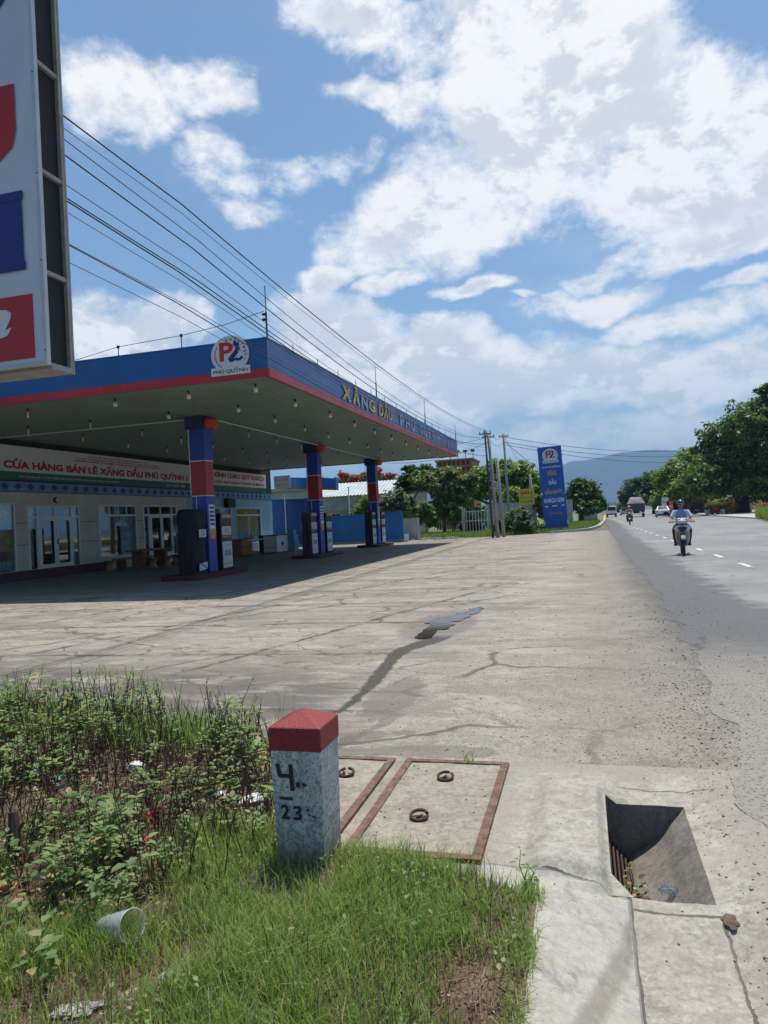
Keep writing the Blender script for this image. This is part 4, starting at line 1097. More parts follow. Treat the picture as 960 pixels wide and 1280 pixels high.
# outdoor furniture by the windows
tb = empty('garden_table', (-17.65, 26.75, 0), 'long brown wooden table in front of the shop windows', 'table')
mb = MB(); mb.bb(-.4, .4, -1.15, 1.15, .72, .80); mb.build('tabletop', tb, 'wood_red', bevel=.015)
for sy in (-.8, .8):
    mb = MB(); mb.bb(-.28, .28, sy-.10, sy+.10, 0, .72); mb.build('leg', tb, 'wood_red', bevel=.02)
st0 = None
for i, (xx, yy, lb) in enumerate(((-16.95, 25.9, 'nearest to the road'), (-16.95, 26.9, 'in front of the middle of the table'), (-16.95, 27.9, 'near the right front of the table'), (-17.6, 28.6, 'at the right end of the table'), (-18.3, 24.9, 'at the left end of the table'))):
    if st0 is None:
        st0 = empty('garden_stool', (0, 0, 0), '', 'stool', 'stools around the garden table')
        mb = MB(); mb.lathe([(.10, 0), (.17, .02), (.14, .12), (.09, .22), (.14, .33), (.17, .36)], (0, 0, 0), 12); mb.build('base', st0, 'wood_light', smooth=True)
        mb = MB(); mb.lathe([(.18, .36), (.20, .38), (.20, .43), (.17, .45)], (0, 0, 0), 14); mb.build('seat', st0, 'wood_red'); o = st0
    else: o = copy_tree(st0)
    o.location = (xx, yy, 0); o['label'] = 'carved wooden stool '+lb
bn = empty('wooden_bench', (-18.75, 27.2, 0), 'wooden bench behind the garden table against the steps', 'bench')
mb = MB(); mb.bb(-.22, .22, -1.2, 1.2, .40, .46); mb.build('seat', bn, 'wood_light', bevel=.01)
for sy in (-.9, .9):
    mb = MB(); mb.bb(-.2, .2, sy-.06, sy+.06, 0, .4); mb.build('leg', bn, 'wood_red')
# potted plants in the window
# cabinets, tables, fridge on the right of the facade
def cabinet(name, label, cat, loc, d, mat, doors=2, topmat=None):
    r = empty(name, loc, label, cat); mb = MB(); mb.bb(-d[0]/2, d[0]/2, -d[1]/2, d[1]/2, .06, d[2]); mb.build('carcass', r, mat, bevel=.01)
    for i in range(doors):
        a = -d[1]/2+.03+i*(d[1]-.06)/doors; mb = MB(); mb.bb(d[0]/2, d[0]/2+.02, a+.015, a+(d[1]-.06)/doors-.015, .12, d[2]-.05); dr = mb.build('door', r, mat, bevel=.005)
        mb = MB(); mb.bb(d[0]/2+.02, d[0]/2+.04, a+.08, a+.11, d[2]*.5, d[2]*.65); mb.build('handle', dr, 'dark_metal')
    mb = MB(); mb.bb(-d[0]/2-.02, d[0]/2+.03, -d[1]/2-.02, d[1]/2+.02, d[2], d[2]+.04); mb.build('top', r, topmat or mat)
    for sx in (-1, 1):
        for sy in (-1, 1): mb = MB(); mb.bb(sx*d[0]/2-.03*sx-.02, sx*d[0]/2-.03*sx+.02, sy*d[1]/2-.03*sy-.02, sy*d[1]/2-.03*sy+.02, 0, .06); mb.build('foot', r, 'dark_metal')
    return r
q = G(300, 697); 
cabinet('sideboard', 'orange brown wooden cabinet right of the nearest pumps', 'cabinet', (*G(304, 695)[:2], 0), (.5, 1.2, .85), 'cab_orange', 3)
cabinet('low_cabinet', 'dark brown low cabinet beside the orange brown one', 'cabinet', (*G(291, 694)[:2], 0), (.5, .8, .8), 'wood_red', 2)
st = empty('work_table', (-17.3, 35.4, 0), 'thin legged table holding a basin and pots by the blue shop window', 'table')
mb = MB(); mb.bb(-.4, .4, -.95, .95, .78, .82); mb.build('tabletop', st, 'white_plastic')
for sx in (-.35, .35):
    for sy in (-.88, .88): mb = MB(); mb.tube([(sx, sy, 0), (sx, sy, .78)], .02, 6); mb.build('leg', st, 'dark_metal')
for xx, yy, rr, hh, lb in ((-17.2, 35.0, .2, .14, 'wide basin on the thin legged table'), (-17.3, 35.8, .13, .24, 'tall cooking pot on the thin legged table')):
    mb = MB(); mb.lathe([(rr*.7, 0), (rr, hh*.9), (rr*1.08, hh), (rr*.95, hh), (rr*.65, .02)], (0, 0, 0), 14); tag(mb.build('basin' if rr > .15 else 'pot', mat='silver_paint', smooth=True, loc=(xx, yy, .822)), lb, 'basin' if rr > .15 else 'pot')
cabinet('counter', 'dark counter between the thin legged table and the white cabinet', 'counter', (-17.0, 37.2, 0), (.6, 1.1, .95), 'pump_dark', 2)
fz = empty('drinks_cabinet', (-16.45, 37.0, 0), 'white box cabinet with a dark emblem beside blue water crates', 'cabinet')
mb = MB(); mb.bb(-.4, .4, -.75, .75, .05, .95); mb.build('body', fz, 'white_plastic', bevel=.02); mb = MB(); mb.bb(-.42, .42, -.77, .77, .95, 1.0); mb.build('lid', fz, 'dark_metal')
mb = MB(); mb.m('ink_dark')
pts = [(.403, -.05+.16*math.cos(t), .5+.11*math.sin(t)) for t in np.linspace(0, 2*PI, 17)[:-1]]; mb.prism(pts, (.006, 0, 0)); mb.bb(-.3, .3, -.756, -.752, .3, .33); mb.build('emblem', fz)
for i in range(4):
    r = empty('water_crate', (-16.0+(.05 if i % 2 else 0), 38.1, i*.31), ['pale blue crate at the bottom of the stack beside the white cabinet', 'pale blue crate second from the ground in the stack', 'pale blue crate third from the ground in the stack', 'pale blue crate on top of the stack'][i], 'crate', 'stacked pale blue crates')
    mb = MB(); W3 = .32 if i < 3 else .2
    for (a, b_, c_, d_) in ((-W3, W3, -W3, -W3+.03), (-W3, W3, W3-.03, W3), (-W3, -W3+.03, -W3+.03, W3-.03), (W3-.03, W3, -W3+.03, W3-.03)):
        for z in (0, .11, .22): mb.bb(a, b_, c_, d_, z, z+.07)
    mb.bb(-W3+.03, W3-.03, -W3+.03, W3-.03, 0, .28); mb.build('frame', r, 'crate_blue')

# blue walls behind
def fence(name, label, cat, A, B, h, th, mat, base=True, groove=0, h2=None, postn=0):
    A = Vector((*A, 0)); B = Vector((*B, 0)); d = B-A; ln = d.length; r = empty(name, A, label, cat, None, math.atan2(d.y, d.x)); h2 = h2 or h
    mb = MB(); mb.prism([(0, -th/2, .16), (ln, -th/2, .16), (ln, -th/2, h2), (0, -th/2, h)], (0, th, 0))
    if groove:
        k = groove
        while k < ln: mb.bb(k, k+.03, -th/2-.012, -th/2, .2, min(h, h2)-.05); k += groove
    mb.build('panel', r, mat)
    if base: mb = MB(); mb.bb(-.01, ln+.01, -th/2-.04, th/2+.04, -.02, .16); mb.build('footing', r, 'shed_wall')
    mb = MB(); mb.prism([(0, -th/2-.02, h), (ln, -th/2-.02, h2), (ln, -th/2-.02, h2+.05), (0, -th/2-.02, h+.05)], (0, th+.04, 0)); mb.build('coping', r, mat)
    return r
fence('blue_fence', 'bright blue sheet metal fence between the middle and farthest columns', 'fence', (-16.9, 46.6), (-12.75, 46.2), 1.88, .1, 'fence_blue', True, .9, 1.93)
fence('blue_fence', 'bright blue sheet metal fence right of the farthest column', 'fence', (-12.65, 46.2), (-11.40, 46.1), 1.95, .1, 'fence_blue', True, .6, 1.98)
mb = MB(); mb.bb(-.12, .12, -.1, .1, 0, .5); tag(mb.build('white_post', mat='white_plastic', bevel=.01, loc=(-11.2, 46.0, 0)), 'short white post at the right end of the blue fence', 'post')
fence('shaded_wall', 'tall blue wall in painted shade beside the shop building', 'wall', (-20.6, 45.8), (-17.2, 46.0), 3.25, .14, 'wall_blue_shade', True, 1.1, 3.15)
mb = MB(); mb.tube([(0, 0, 0), (0, 0, 3.6)], .035, 8); mb.lathe([(.07, 0), (.07, .06), (.035, .07)], (0, 0, 0), 8); tag(mb.build('thin_pole', mat='white_plastic', loc=(-19.3, 45.2, 0)), 'thin white pole in front of the tall blue wall', 'pole')
ab = empty('awning_box', (-18.0, 45.4, 3.7), 'blue lightbox fascia with a red lower edge above the tall blue wall', 'awning')
mb = MB(); mb.prism([(-2.0, -.2, .42), (2.4, -.2, .06), (2.4, -.2, .72), (-2.0, -.2, 1.08)], (0, .5, 0)); mb.build('box', ab, 'fence_blue'); mb = MB(); mb.prism([(-2.0, -.22, .30), (2.4, -.22, -.06), (2.4, -.22, .06), (-2.0, -.22, .42)], (0, .5, 0)); mb.build('red_edge', ab, 'pump_red')
ws = empty('small_white_sign', (-19.6, 44.3, 3.95), 'small white sign with faint writing at the right end of the shop', 'sign')
mb = MB(); mb.bb(0, 1.15, -.04, 0, 0, .82); mb.build('board', ws, 'banner_white'); mb = MB()
text_mb(mb, 'RỬA XE', (.1, -.042, .48), (1, 0, 0), (0, 0, 1), .95, .22, 'ink_fade', .002, .01); text_mb(mb, 'THAY NHỚT', (.1, -.042, .15), (1, 0, 0), (0, 0, 1), .95, .16, 'ink_fade', .002, .01); mb.build('lettering', ws, recalc=False)

# ================================================================== pylon sign by the road
py = empty('pylon_sign', (-1.93, 55.4, 0), 'tall leaning blue pylon sign with gold and white lettering on the verge', 'sign'); py.rotation_euler = (0, R_(-2.2), R_(8))
mb = MB(); mb.bb(-.86, .86, -.18, .18, .12, 6.35); mb.build('body', py, 'pylon_blue', bevel=.02)
mb = MB(); mb.bb(-.95, .95, -.3, .3, -.2, .12); mb.build('plinth', py, 'kerb_far')
mb = MB()
def pt_(s_, a, b_, z0, z1, mt): text_mb(mb, s_, (a, -.182, z0), (1, 0, 0), (0, 0, 1), b_-a, z1-z0, mt, .006, .03)
pt_('HƯƠNG ĐÔNG', -.68, .68, 4.76, 4.90, 'ink_white'); pt_('XĂNG', -.34, .34, 4.18, 4.62, 'ink_orange'); pt_('DẦU', -.27, .27, 3.50, 3.95, 'ink_white')
pt_('DẦU NHỚT', -.62, .62, 2.80, 3.22, 'ink_orange'); pt_('KHÁCH SẠN', -.72, .72, 2.08, 2.56, 'ink_white')
mb.m('ink_white'); mb.bb(-.72, -.48, -.187, -.182, 1.86, 1.94); mb.bb(-.18, .18, -.187, -.182, 1.86, 1.94); mb.bb(.5, .72, -.187, -.182, 1.86, 1.94)
mb.m('pump_red'); mb.prism([(-.42, -.183, 1.34), (-.28, -.183, 1.46), (-.28, -.183, 1.40), (.5, -.183, 1.40), (.5, -.183, 1.28), (-.28, -.183, 1.28), (-.28, -.183, 1.22)], (0, -.006, 0))
mb.build('lettering', py, recalc=False)
logo(py, (0, -.182, 5.12), (1, 0, 0), (0, 0, 1), 1.16)
for sx in (-1, 1): mb = MB(); mb.bb(sx*.86-.05, sx*.86+.05, -.2, .2, 2.75, 2.95); mb.bb(sx*.86-.05, sx*.86+.05, -.2, .2, .5, .8); mb.build('bracket', py, 'silver_paint')

# ================================================================== tall signboard at the left edge, close to the camera
BX, BY = -5.20, 6.24
sg = empty('signboard', (BX, BY, 0), 'tall white steel framed signboard with huge red and navy letters at the left edge', 'signboard')
zb, zt = 3.27, 8.2; wd = 2.9
mb = MB(); mb.bb(-wd, -.04, 0, .02, zb+.04, zt); mb.build('face', sg, 'bill_face')
mb = MB(); mb.bb(-.042, 0, -.012, .045, zb, zt); mb.bb(-wd, -.042, -.012, .045, zb, zb+.045); mb.build('trim', sg, 'bill_trim', bevel=.004)
for zz in (3.42, 4.35, 5.25, 6.3, 7.2):
    mb = MB(); mb.ell((-.02, -.014, zz), (.009, .006, .009), 6); mb.build('rivet', sg, 'rust_dark')
mb = MB(); mb.bb(-wd, -.055, .047, .378, zb+.05, zt); mb.build('shade_fill', sg, 'interior_dark')  # solid dark block added for the shade inside the hollow frame
mb = MB(); mb.bb(-.07, .0, .379, .41, zb-.03, zt+.1); mb.bb(-.05, -.001, .345, .379, zb-.03, zt+.1); mb.build('rear_upright', sg, 'bill_frame', bevel=.004)
mb = MB(); mb.bb(-wd, -.0, .05, .375, zb-.03, zb+.03); mb.build('bottom_rail', sg, 'bill_frame')
for zz in (4.22, 5.28, 6.42, 7.4): mb = MB(); mb.bb(-.05, -.006, .046, .34, zz, zz+.045); mb.build('cross_bar', sg, 'bill_frame')
mb = MB(); mb.bb(-wd, -.155, -.010, 0, zb+.09, 4.02); mb.build('red_panel', sg, 'bill_red')
mb = MB()
Z = lambda px, py: onY(px, py, BY-.012)
def lt(ch, x1, w_, z0, h_, mt, o_=.05, d=.003, sh=0): text_mb(mb, ch, (x1-w_-BX+0, -.0, z0), (1, 0, 0), (0, 0, 1), w_, h_, mt, d+.011, o_, sh)
a = Z(18, 150); u0_ = Z(18, 104).z; u1_ = Z(0, 202).z
lt('U', Z(19, 150).x, .95, u1_-.04, u0_-u1_+.04, 'bill_red', .09)
i0 = Z(24, 338).z; i1 = Z(27, 238).z
lt('I', Z(29, 300).x, .62, i0, i1-i0, 'ink_navy', .10)
q0 = Z(8, 40).z
lt('Ụ', Z(12, 20).x, .80, q0, 1.05, 'ink_navy', .05)
lt('a', Z(15, 410).x, .50, Z(5, 423).z, .30, 'paper_white', .03, .004, .35)
mb.build('lettering', sg, recalc=False)
mb = MB()
# serifs of the big navy I
xr = Z(29, 300).x-BX
mb.m('ink_navy')
for z_ in (i0, i1-.09): mb = MB(); mb.m('ink_navy'); mb.bb(xr-.66, xr+.015, -.018, -.012, z_, z_+.09); mb.build('letter_serif', sg)
mb = MB(); mb.bb(-.95, -.70, .68, .74, 4.4, 7.1); mb.bb(-.95, -.70, .378, .74, 4.9, 4.96); mb.bb(-.95, -.70, .378, .74, 6.5, 6.56); mb.build('wire_bracket', sg, 'dark_metal')
for xx in (-1.5, -2.6):
    mb = MB(); mb.tube([(xx, .25, -.3), (xx, .25, 8.0)], .07, 10); mb.build('post', sg, 'bill_frame')

# ================================================================== power poles and wires
def power_pole(name, x, y, h, lean, label, r0=.15, r1=.10, mat='pole_concrete', arms=1, rot=0):
    r = empty(name, (x, y, 0), label, 'utility pole', 'utility poles along the road')
    mb = MB(); mb.tube([(0, 0, -.3), (lean*.5, 0, h*.5), (lean, 0, h)], [r0, (r0+r1)/2, r1], 10); mb.build('shaft', r, mat, smooth=True)
    for k in range(arms):
        z = h-.25-k*.55; mb = MB(); mb.box((lean*(z/h), 0, z), (.8-.3*k, .06, .06), rot); ar = mb.build('crossarm', r, 'dark_metal')
        for s in (-.34, -.12, .12, .34):
            mb = MB(); mb.lathe([(.02, 0), (.035, .03), (.02, .07), (.035, .10), (.015, .13)], (lean*(z/h)+s*(1-.25*k)*math.cos(rot), s*math.sin(rot), z+.035), 8); mb.build('insulator', ar, 'pole_dark')
    return r
p1 = power_pole('utility_pole', -5.33, 46.9, 6.75, -.30, 'stout pale concrete utility pole, nearest of the leaning cluster', .13, .10)
power_pole('utility_pole', -5.62, 46.6, 6.95, -.18, 'thinner dark utility pole leaning against the pale one', .08, .06, 'pole_dark', 1)
power_pole('utility_pole', -5.02, 47.6, 5.2, -.22, 'short pale utility pole right behind the leaning cluster', .12, .10, 'pole_concrete', 0)
power_pole('utility_pole', -5.60, 58.0, 7.9, -.15, 'slim utility pole standing alone beside the yellow sign', .12, .09, 'pole_concrete', 1)
power_pole('utility_pole', -4.6, 71, 5.2, -.1, 'short utility pole left of the blue pylon sign', .13, .11, 'pole_concrete', 0)
bx = empty('meter_box', (-5.30, 46.68, 3.1), 'grey meter box strapped to the stout utility pole', 'meter box'); mb = MB(); mb.bb(-.16, .16, -.14, 0, 0, .5); mb.build('case', bx, 'silver_paint', bevel=.01); mb = MB(); mb.bb(-.12, .12, -.15, -.141, .1, .4); mb.build('door', bx, 'roof_grey')
def wire(zm, c, ym, x, label, r=.011, y0=6.95, y1=46.8, dx=.22, br=0, z_end=None):
    mb = MB(); pts = []
    for i in range(41):
        yy = y0+(y1-y0)*i/40; z = zm+c*(yy-ym)**2
        if z_end is not None: z = min(z, 9)
        pts.append((x-dx*max(0, 1-(yy-y0)/3.0), yy, z))
    mb.tube(pts, r*.78, 5); return tag(mb.build('power_line', mat='wire'), label, 'power line', 'overhead power lines')
wire(6.13, .00172, 25, -5.70, 'topmost thick power line from the signboard to the poles', .014)
wire(6.08, .00160, 24.5, -5.75, 'thin power line just under the topmost one', .006)
wire(5.19, .0028, 25.2, -5.58, 'thick power line crossing above the canopy corner', .013)
wire(5.26, .0027, 25.6, -5.45, 'thin power line twinned with the thick one over the canopy corner', .008)
wire(4.97, .0024, 25.0, -5.84, 'bundled power line in the middle of the group', .014)
wire(4.99, .0023, 25.8, -5.65, 'thin power line tangled with the middle bundle', .007)
wire(4.80, .0022, 25.0, -5.48, 'power line below the middle bundle', .011)
wire(4.78, .0020, 26.0, -5.71, 'thin power line below the middle bundle', .006)
wire(4.60, .0017, 26.0, -5.90, 'second lowest power line passing in front of the fascia', .011)
wire(4.55, .0015, 25.0, -5.60, 'lowest thin power line in front of the fascia', .006)
wire(4.50, .0015, 24.0, -5.82, 'lowest thin power line running with its twin', .006)
for (A, B, sag, lb) in (((-5.6, 46.8, 6.7), (-5.7, 58, 7.7), .3, 'power line from the leaning cluster to the slim pole'), ((-5.6, 46.8, 6.4), (-5.7, 58, 7.4), .5, 'lower power line from the leaning cluster to the slim pole'),
                        ((-5.7, 58, 7.7), (-4.7, 71, 5.1), .3, 'power line dropping from the slim pole to the short pole'), ((-5.6, 46.8, 6.5), (-12.5, 43.2, 6.1), .35, 'service wire from the pole to the far canopy corner'), ((-5.6, 46.8, 6.2), (-13, 47, 5.4), .5, 'slack service wire behind the canopy'),
                        ((-5.7, 58, 7.6), (22, 96, 9.0), 1.4, 'long power line crossing the road towards the big tree'), ((-5.7, 58, 7.2), (22, 97, 8.2), 1.3, 'lower power line crossing the road'), ((-5.7, 58, 7.0), (22, 100, 7.4), 1.3, 'lowest power line crossing the road'),
                        ((-5.7, 58, 7.3), (2.5, 150, 8), 2.5, 'power line running on along the road behind the pylon')):
    A = Vector(A); B = Vector(B); mb = MB(); pts = [A.lerp(B, t)-Vector((0, 0, sag*4*t*(1-t))) for t in np.linspace(0, 1, 17)]; mb.tube(pts, .012 if B.y < 90 else .02, 5); tag(mb.build('power_line', mat='wire'), lb, 'power line', 'overhead power lines')
# yellow sign near the poles
ys_ = empty('yellow_sign', (-4.35, 60, 0), 'yellow sign with red writing on posts behind the bush', 'sign')
mb = MB(); mb.bb(-.62, .62, -.03, .03, 2.15, 3.45); mb.build('board', ys_, 'signal_yellow')
for s in (-.5, .5): mb = MB(); mb.tube([(s, .05, 0), (s, .05, 3.3)], .03, 6); mb.build('post', ys_, 'dark_metal')
mb = MB(); text_mb(mb, 'BÁN', (-.45, -.032, 3.0), (1, 0, 0), (0, 0, 1), .9, .32, 'ink_red', .003, .03); text_mb(mb, 'CƠM PHỞ', (-.5, -.032, 2.65), (1, 0, 0), (0, 0, 1), 1.0, .25, 'ink_green', .003, .02); text_mb(mb, 'CÀ PHÊ', (-.5, -.032, 2.3), (1, 0, 0), (0, 0, 1), 1.0, .24, 'ink_green', .003, .02); mb.build('lettering', ys_, recalc=False)

# ================================================================== trees and shrubs
def leaves(cent, n_per, sig, size, flat=.45, out=None, asp=.55, rng=np.random):
    """diamond leaves scattered round clump centres; returns verts, faces"""
    N = len(cent)*n_per
    c = np.repeat(cent, n_per, 0)+rng.normal(0, 1, (N, 3))*np.repeat(np.atleast_1d(sig)*np.ones(len(cent)), n_per)[:, None]*np.array([1, 1, .7])
    nrm = rng.normal(0, 1, (N, 3)); nrm[:, 2] = np.abs(nrm[:, 2])+flat
    if out is not None: nrm += np.repeat(out, n_per, 0)*.7
    nrm /= np.linalg.norm(nrm, axis=1)[:, None]
    a = rng.normal(0, 1, (N, 3)); u = np.cross(nrm, a); u /= np.linalg.norm(u, axis=1)[:, None]; w = np.cross(nrm, u)
    s = size*rng.uniform(.6, 1.3, N)[:, None]
    V3 = np.stack([c-u*s, c-w*s*asp, c+u*s, c+w*s*asp], 1).reshape(-1, 3)
    return V3, np.arange(N*4).reshape(-1, 4)
def cell(px, py, Y, rx, rz, ry=None):
    c = onY(px, py, Y); dpt = (c-Vector((0, 0, EYE))).dot(cF); k = dpt/FPX
    return (c.x, c.y, c.z, rx*k, (ry or rx)*k, rz*k)
def tree(name, label, base, cells, leaf, mat, nclump=260, nper=26, trunk=.35, bark='bark', group=None, cat='tree', solid=.35, leafasp=.55, zmin=.3):
    base = Vector((base[0], base[1], 0)); r = empty(name, base, label, cat, group)
    cl = []; ou = []; sg_ = []
    vol = np.array([c[3]*c[5] for c in cells]); vol = vol/vol.sum()
    for c, vf in zip(cells, vol):
        k = max(8, int(nclump*vf)); d = np.random.normal(0, 1, (k, 3)); d /= np.linalg.norm(d, axis=1)[:, None]
        rad = np.random.uniform(solid, 1, (k, 1))**.6
        rad *= 1+.16*np.sin(d[:, :1]*5+c[0])*np.cos(d[:, 2:]*6+c[1])
        p = np.array(c[:3])+d*rad*np.array(c[3:6]); cl.append(p); ou.append(d); sg_.append(np.full(k, min(c[3], c[5])*.17))
    cl = np.vstack(cl); ou = np.vstack(ou); sg_ = np.hstack(sg_); ok = cl[:, 2] > zmin; cl, ou, sg_ = cl[ok], ou[ok], sg_[ok]
    V3, F = leaves(cl, nper, sg_, leaf, out=ou, asp=leafasp)
    npmesh('crown', V3-np.array(base), F, mat, r)
    mb = MB(); zc = np.mean([c[2] for c in cells]); cx = np.mean([c[0] for c in cells])-base.x; cyy = np.mean([c[1] for c in cells])-base.y
    fork = max(.8, zc*.42); 
    mb.tube([(0, 0, -.2), (.05, 0, fork*.5), (cx*.15, cyy*.15, fork)], [trunk*1.25, trunk, trunk*.85], 9)
    for c in cells:
        e = Vector(c[:3])-base; m_ = Vector((e.x*.45, e.y*.45, fork+(e.z-fork)*.35)); mb.tube([(cx*.15, cyy*.15, fork*.95), m_, e, e+Vector((0, 0, c[5]*.5))], [trunk*.6, trunk*.38, trunk*.2, trunk*.07], 6)
    for i in np.random.choice(len(cl), min(len(cl), 26), False):
        p = Vector(cl[i])-base; j = min(range(len(cells)), key=lambda q: (Vector(cells[q][:3])-base-p).length); e = Vector(cells[j][:3])-base
        mb.tube([e, e.lerp(p, .6)+Vector((0, 0, .1)), p], [trunk*.14, trunk*.09, trunk*.03], 5)
    mb.build('trunk', r, bark, smooth=True)
    return r
gR = 'trees along the far side of the road'; gL = 'trees behind the forecourt'
Y = 100
tree('rain_tree', 'largest dark green spreading tree with a thick trunk at the right edge', (19.6, 101), [cell(915, 578, Y, 42, 34), cell(960, 560, Y, 45, 45), cell(945, 520, Y, 32, 26), cell(985, 500, Y, 34, 24), cell(895, 545, Y, 24, 17), cell(880, 600, Y-4, 24, 20), cell(1010, 580, Y, 45, 45), cell(930, 605, Y-3, 45, 16), cell(925, 535, Y-4, 26, 22), cell(975, 608, Y, 40, 18), cell(958, 486, Y, 14, 9), cell(876, 560, Y, 13, 9)], .26, 'leaf_mid', 1300, 34, .85, 'bark_dark', gR, solid=.25)
tree('roadside_tree', 'bright green tree just left of the largest tree', (15.2, 117), [cell(858, 590, 118, 24, 22), cell(838, 600, 118, 18, 20), cell(872, 608, 118, 22, 18), cell(845, 612, 115, 18, 14), cell(862, 572, 120, 16, 12)], .26, 'leaf_light', 560, 28, .4, 'bark', gR, solid=.2)
tree('roadside_tree', 'dark green tree above the dark lorry', (13.5, 150), [cell(800, 610, 150, 22, 15), cell(822, 602, 150, 18, 15), cell(785, 620, 150, 12, 10), cell(815, 620, 148, 25, 10), cell(838, 598, 150, 14, 15)], .32, 'leaf_dark', 480, 26, .4, 'bark_dark', gR, solid=.2)
tree('roadside_tree', 'pale green low tree behind the white saloon', (13.8, 128), [cell(826, 625, 128, 12, 10), cell(840, 628, 128, 10, 8)], .26, 'leaf_light', 150, 26, .2, 'bark', gR)
tree('roadside_tree', 'low green trees at the far end of the road', (4, 230), [cell(776, 634, 220, 9, 6), cell(768, 636, 220, 7, 4), cell(788, 630, 220, 8, 7)], .5, 'leaf_light', 130, 24, .3, 'bark', gR, zmin=0)
tree('shade_tree', 'dark rounded tree right of the blue pylon sign', (-.2, 90), [cell(728, 615, 88, 18, 15), cell(742, 626, 88, 14, 14), cell(716, 624, 88, 14, 14), cell(735, 634, 86, 16, 9), cell(724, 604, 88, 10, 7)], .22, 'leaf_mid', 420, 26, .3, 'bark_dark', gL, solid=.25)
tree('shade_tree', 'broad green tree behind the utility poles and blue pylon sign', (-8, 78), [cell(602, 604, 78, 26, 20), cell(636, 596, 78, 30, 20), cell(662, 606, 78, 22, 20), cell(580, 616, 78, 20, 16), cell(640, 618, 76, 34, 14), cell(620, 582, 78, 16, 8), cell(650, 584, 78, 16, 9)], .22, 'leaf_light', 780, 28, .4, 'bark', gL, solid=.2)
tree('yard_tree', 'open tree with a thin forked trunk in the yard right of the blue fence', (-11.3, 60), [cell(566, 622, 60, 20, 15), cell(548, 610, 60, 16, 14), cell(578, 634, 60, 13, 10), cell(548, 634, 60, 14, 10), cell(530, 600, 60, 18, 12), cell(575, 608, 60, 14, 12), cell(560, 592, 60, 16, 10), cell(588, 604, 60, 10, 14)], .14, 'leaf_yard', 640, 20, .14, 'bark', gL, solid=.1)
tree('yard_tree', 'dark leaved tree just below the far corner of the canopy', (-15.2, 62), [cell(518, 600, 62, 18, 12), cell(535, 590, 62, 18, 9), cell(505, 608, 62, 12, 10), cell(512, 586, 62, 10, 6)], .17, 'leaf_dark', 300, 20, .14, 'bark_dark', gL, solid=.1)
tree('shrub', 'bushy green shrub rising behind the blue fence beside the farthest column', (-14.9, 52), [cell(492, 628, 52, 15, 16), cell(478, 634, 52, 12, 12), cell(502, 638, 52, 10, 12)], .14, 'leaf_grey', 300, 22, .1, 'bark', None, 'shrub', solid=.1)
tree('shrub', 'light green shrub behind the blue fence left of the farthest column', (-17, 52), [cell(452, 640, 52, 11, 9), cell(460, 628, 52, 9, 9)], .12, 'leaf_light', 150, 20, .08, 'bark', None, 'shrub', solid=.1)
tree('flame_tree', 'red flowering tree seen under the canopy left of the farthest column', (-29, 84), [cell(408, 601, 84, 12, 4), cell(428, 595, 84, 9, 7), cell(446, 598, 84, 11, 4)], .2, 'leaf_flame', 70, 12, .25, 'bark', 'red flowering trees', solid=.1)
tree('flame_tree', 'red flowering tree seen under the canopy right of the farthest column', (-22, 84), [cell(484, 596, 84, 12, 5), cell(496, 602, 84, 9, 4), cell(474, 590, 84, 6, 6)], .2, 'leaf_flame', 60, 12, .2, 'bark', 'red flowering trees', solid=.1)
tree('green_tree', 'green treetops between the red flowering trees', (-26, 88), [cell(440, 601, 88, 22, 8), cell(462, 596, 88, 14, 8), cell(415, 604, 88, 20, 5), cell(486, 602, 88, 18, 6)], .2, 'leaf_mid', 300, 18, .2, 'bark', gL, solid=.1)
tree('flowering_bush', 'pale flowering bush on the verge in front of the slim pole', (-4.4, 51.4), [cell(642, 652, 51.5, 22, 12), cell(625, 658, 51.3, 13, 9), cell(660, 658, 51.3, 12, 8), cell(650, 642, 51.6, 14, 8)], .10, 'leaf_grey', 420, 22, .07, 'bark', None, 'bush', solid=.1, zmin=.1)
tree('purple_bush', 'dark purple leaved bush in the yard left of the poles', (-9, 58), [cell(590, 650, 58, 9, 10), cell(583, 658, 58, 8, 7), cell(598, 658, 58, 7, 6)], .11, 'leaf_purple', 150, 20, .06, 'bark_dark', None, 'bush', solid=.1, zmin=.1)
tree('yard_shrub', 'bright green shrub below the open yard tree', (-10.3, 59), [cell(578, 640, 59, 11, 9), cell(568, 650, 59, 7, 6)], .12, 'leaf_light', 130, 20, .06, 'bark', None, 'shrub', solid=.1, zmin=.1)
tree('yard_shrub', 'tall loose green shrub right beside the end of the blue fence', (-13.3, 56), [cell(520, 645, 56, 10, 14), cell(533, 640, 56, 9, 14), cell(512, 628, 56, 8, 10)], .13, 'leaf_yard', 200, 20, .08, 'bark', None, 'shrub', solid=.1, zmin=.1)
tree('yard_shrub', 'grey green shrub behind the yellow sign', (-3.2, 66), [cell(672, 628, 66, 9, 10), cell(678, 640, 66, 8, 10), cell(660, 640, 66, 8, 8)], .14, 'leaf_grey', 130, 20, .08, 'bark', None, 'shrub', solid=.1, zmin=.1)
tree('hedge_shrub', 'low dark shrub at the foot of the blue pylon sign', (-3.3, 56.2), [cell(676, 660, 56, 7, 4), cell(668, 662, 56, 6, 3)], .1, 'leaf_dark', 60, 20, .04, 'bark', None, 'shrub', zmin=.05)
tree('roadside_shrub', 'small green shrub in front of the shops on the far pavement', (17.5, 108), [cell(898, 630, 108, 14, 6), cell(912, 627, 108, 6, 8)], .16, 'leaf_light', 110, 18, .06, 'bark', None, 'shrub', zmin=.2)
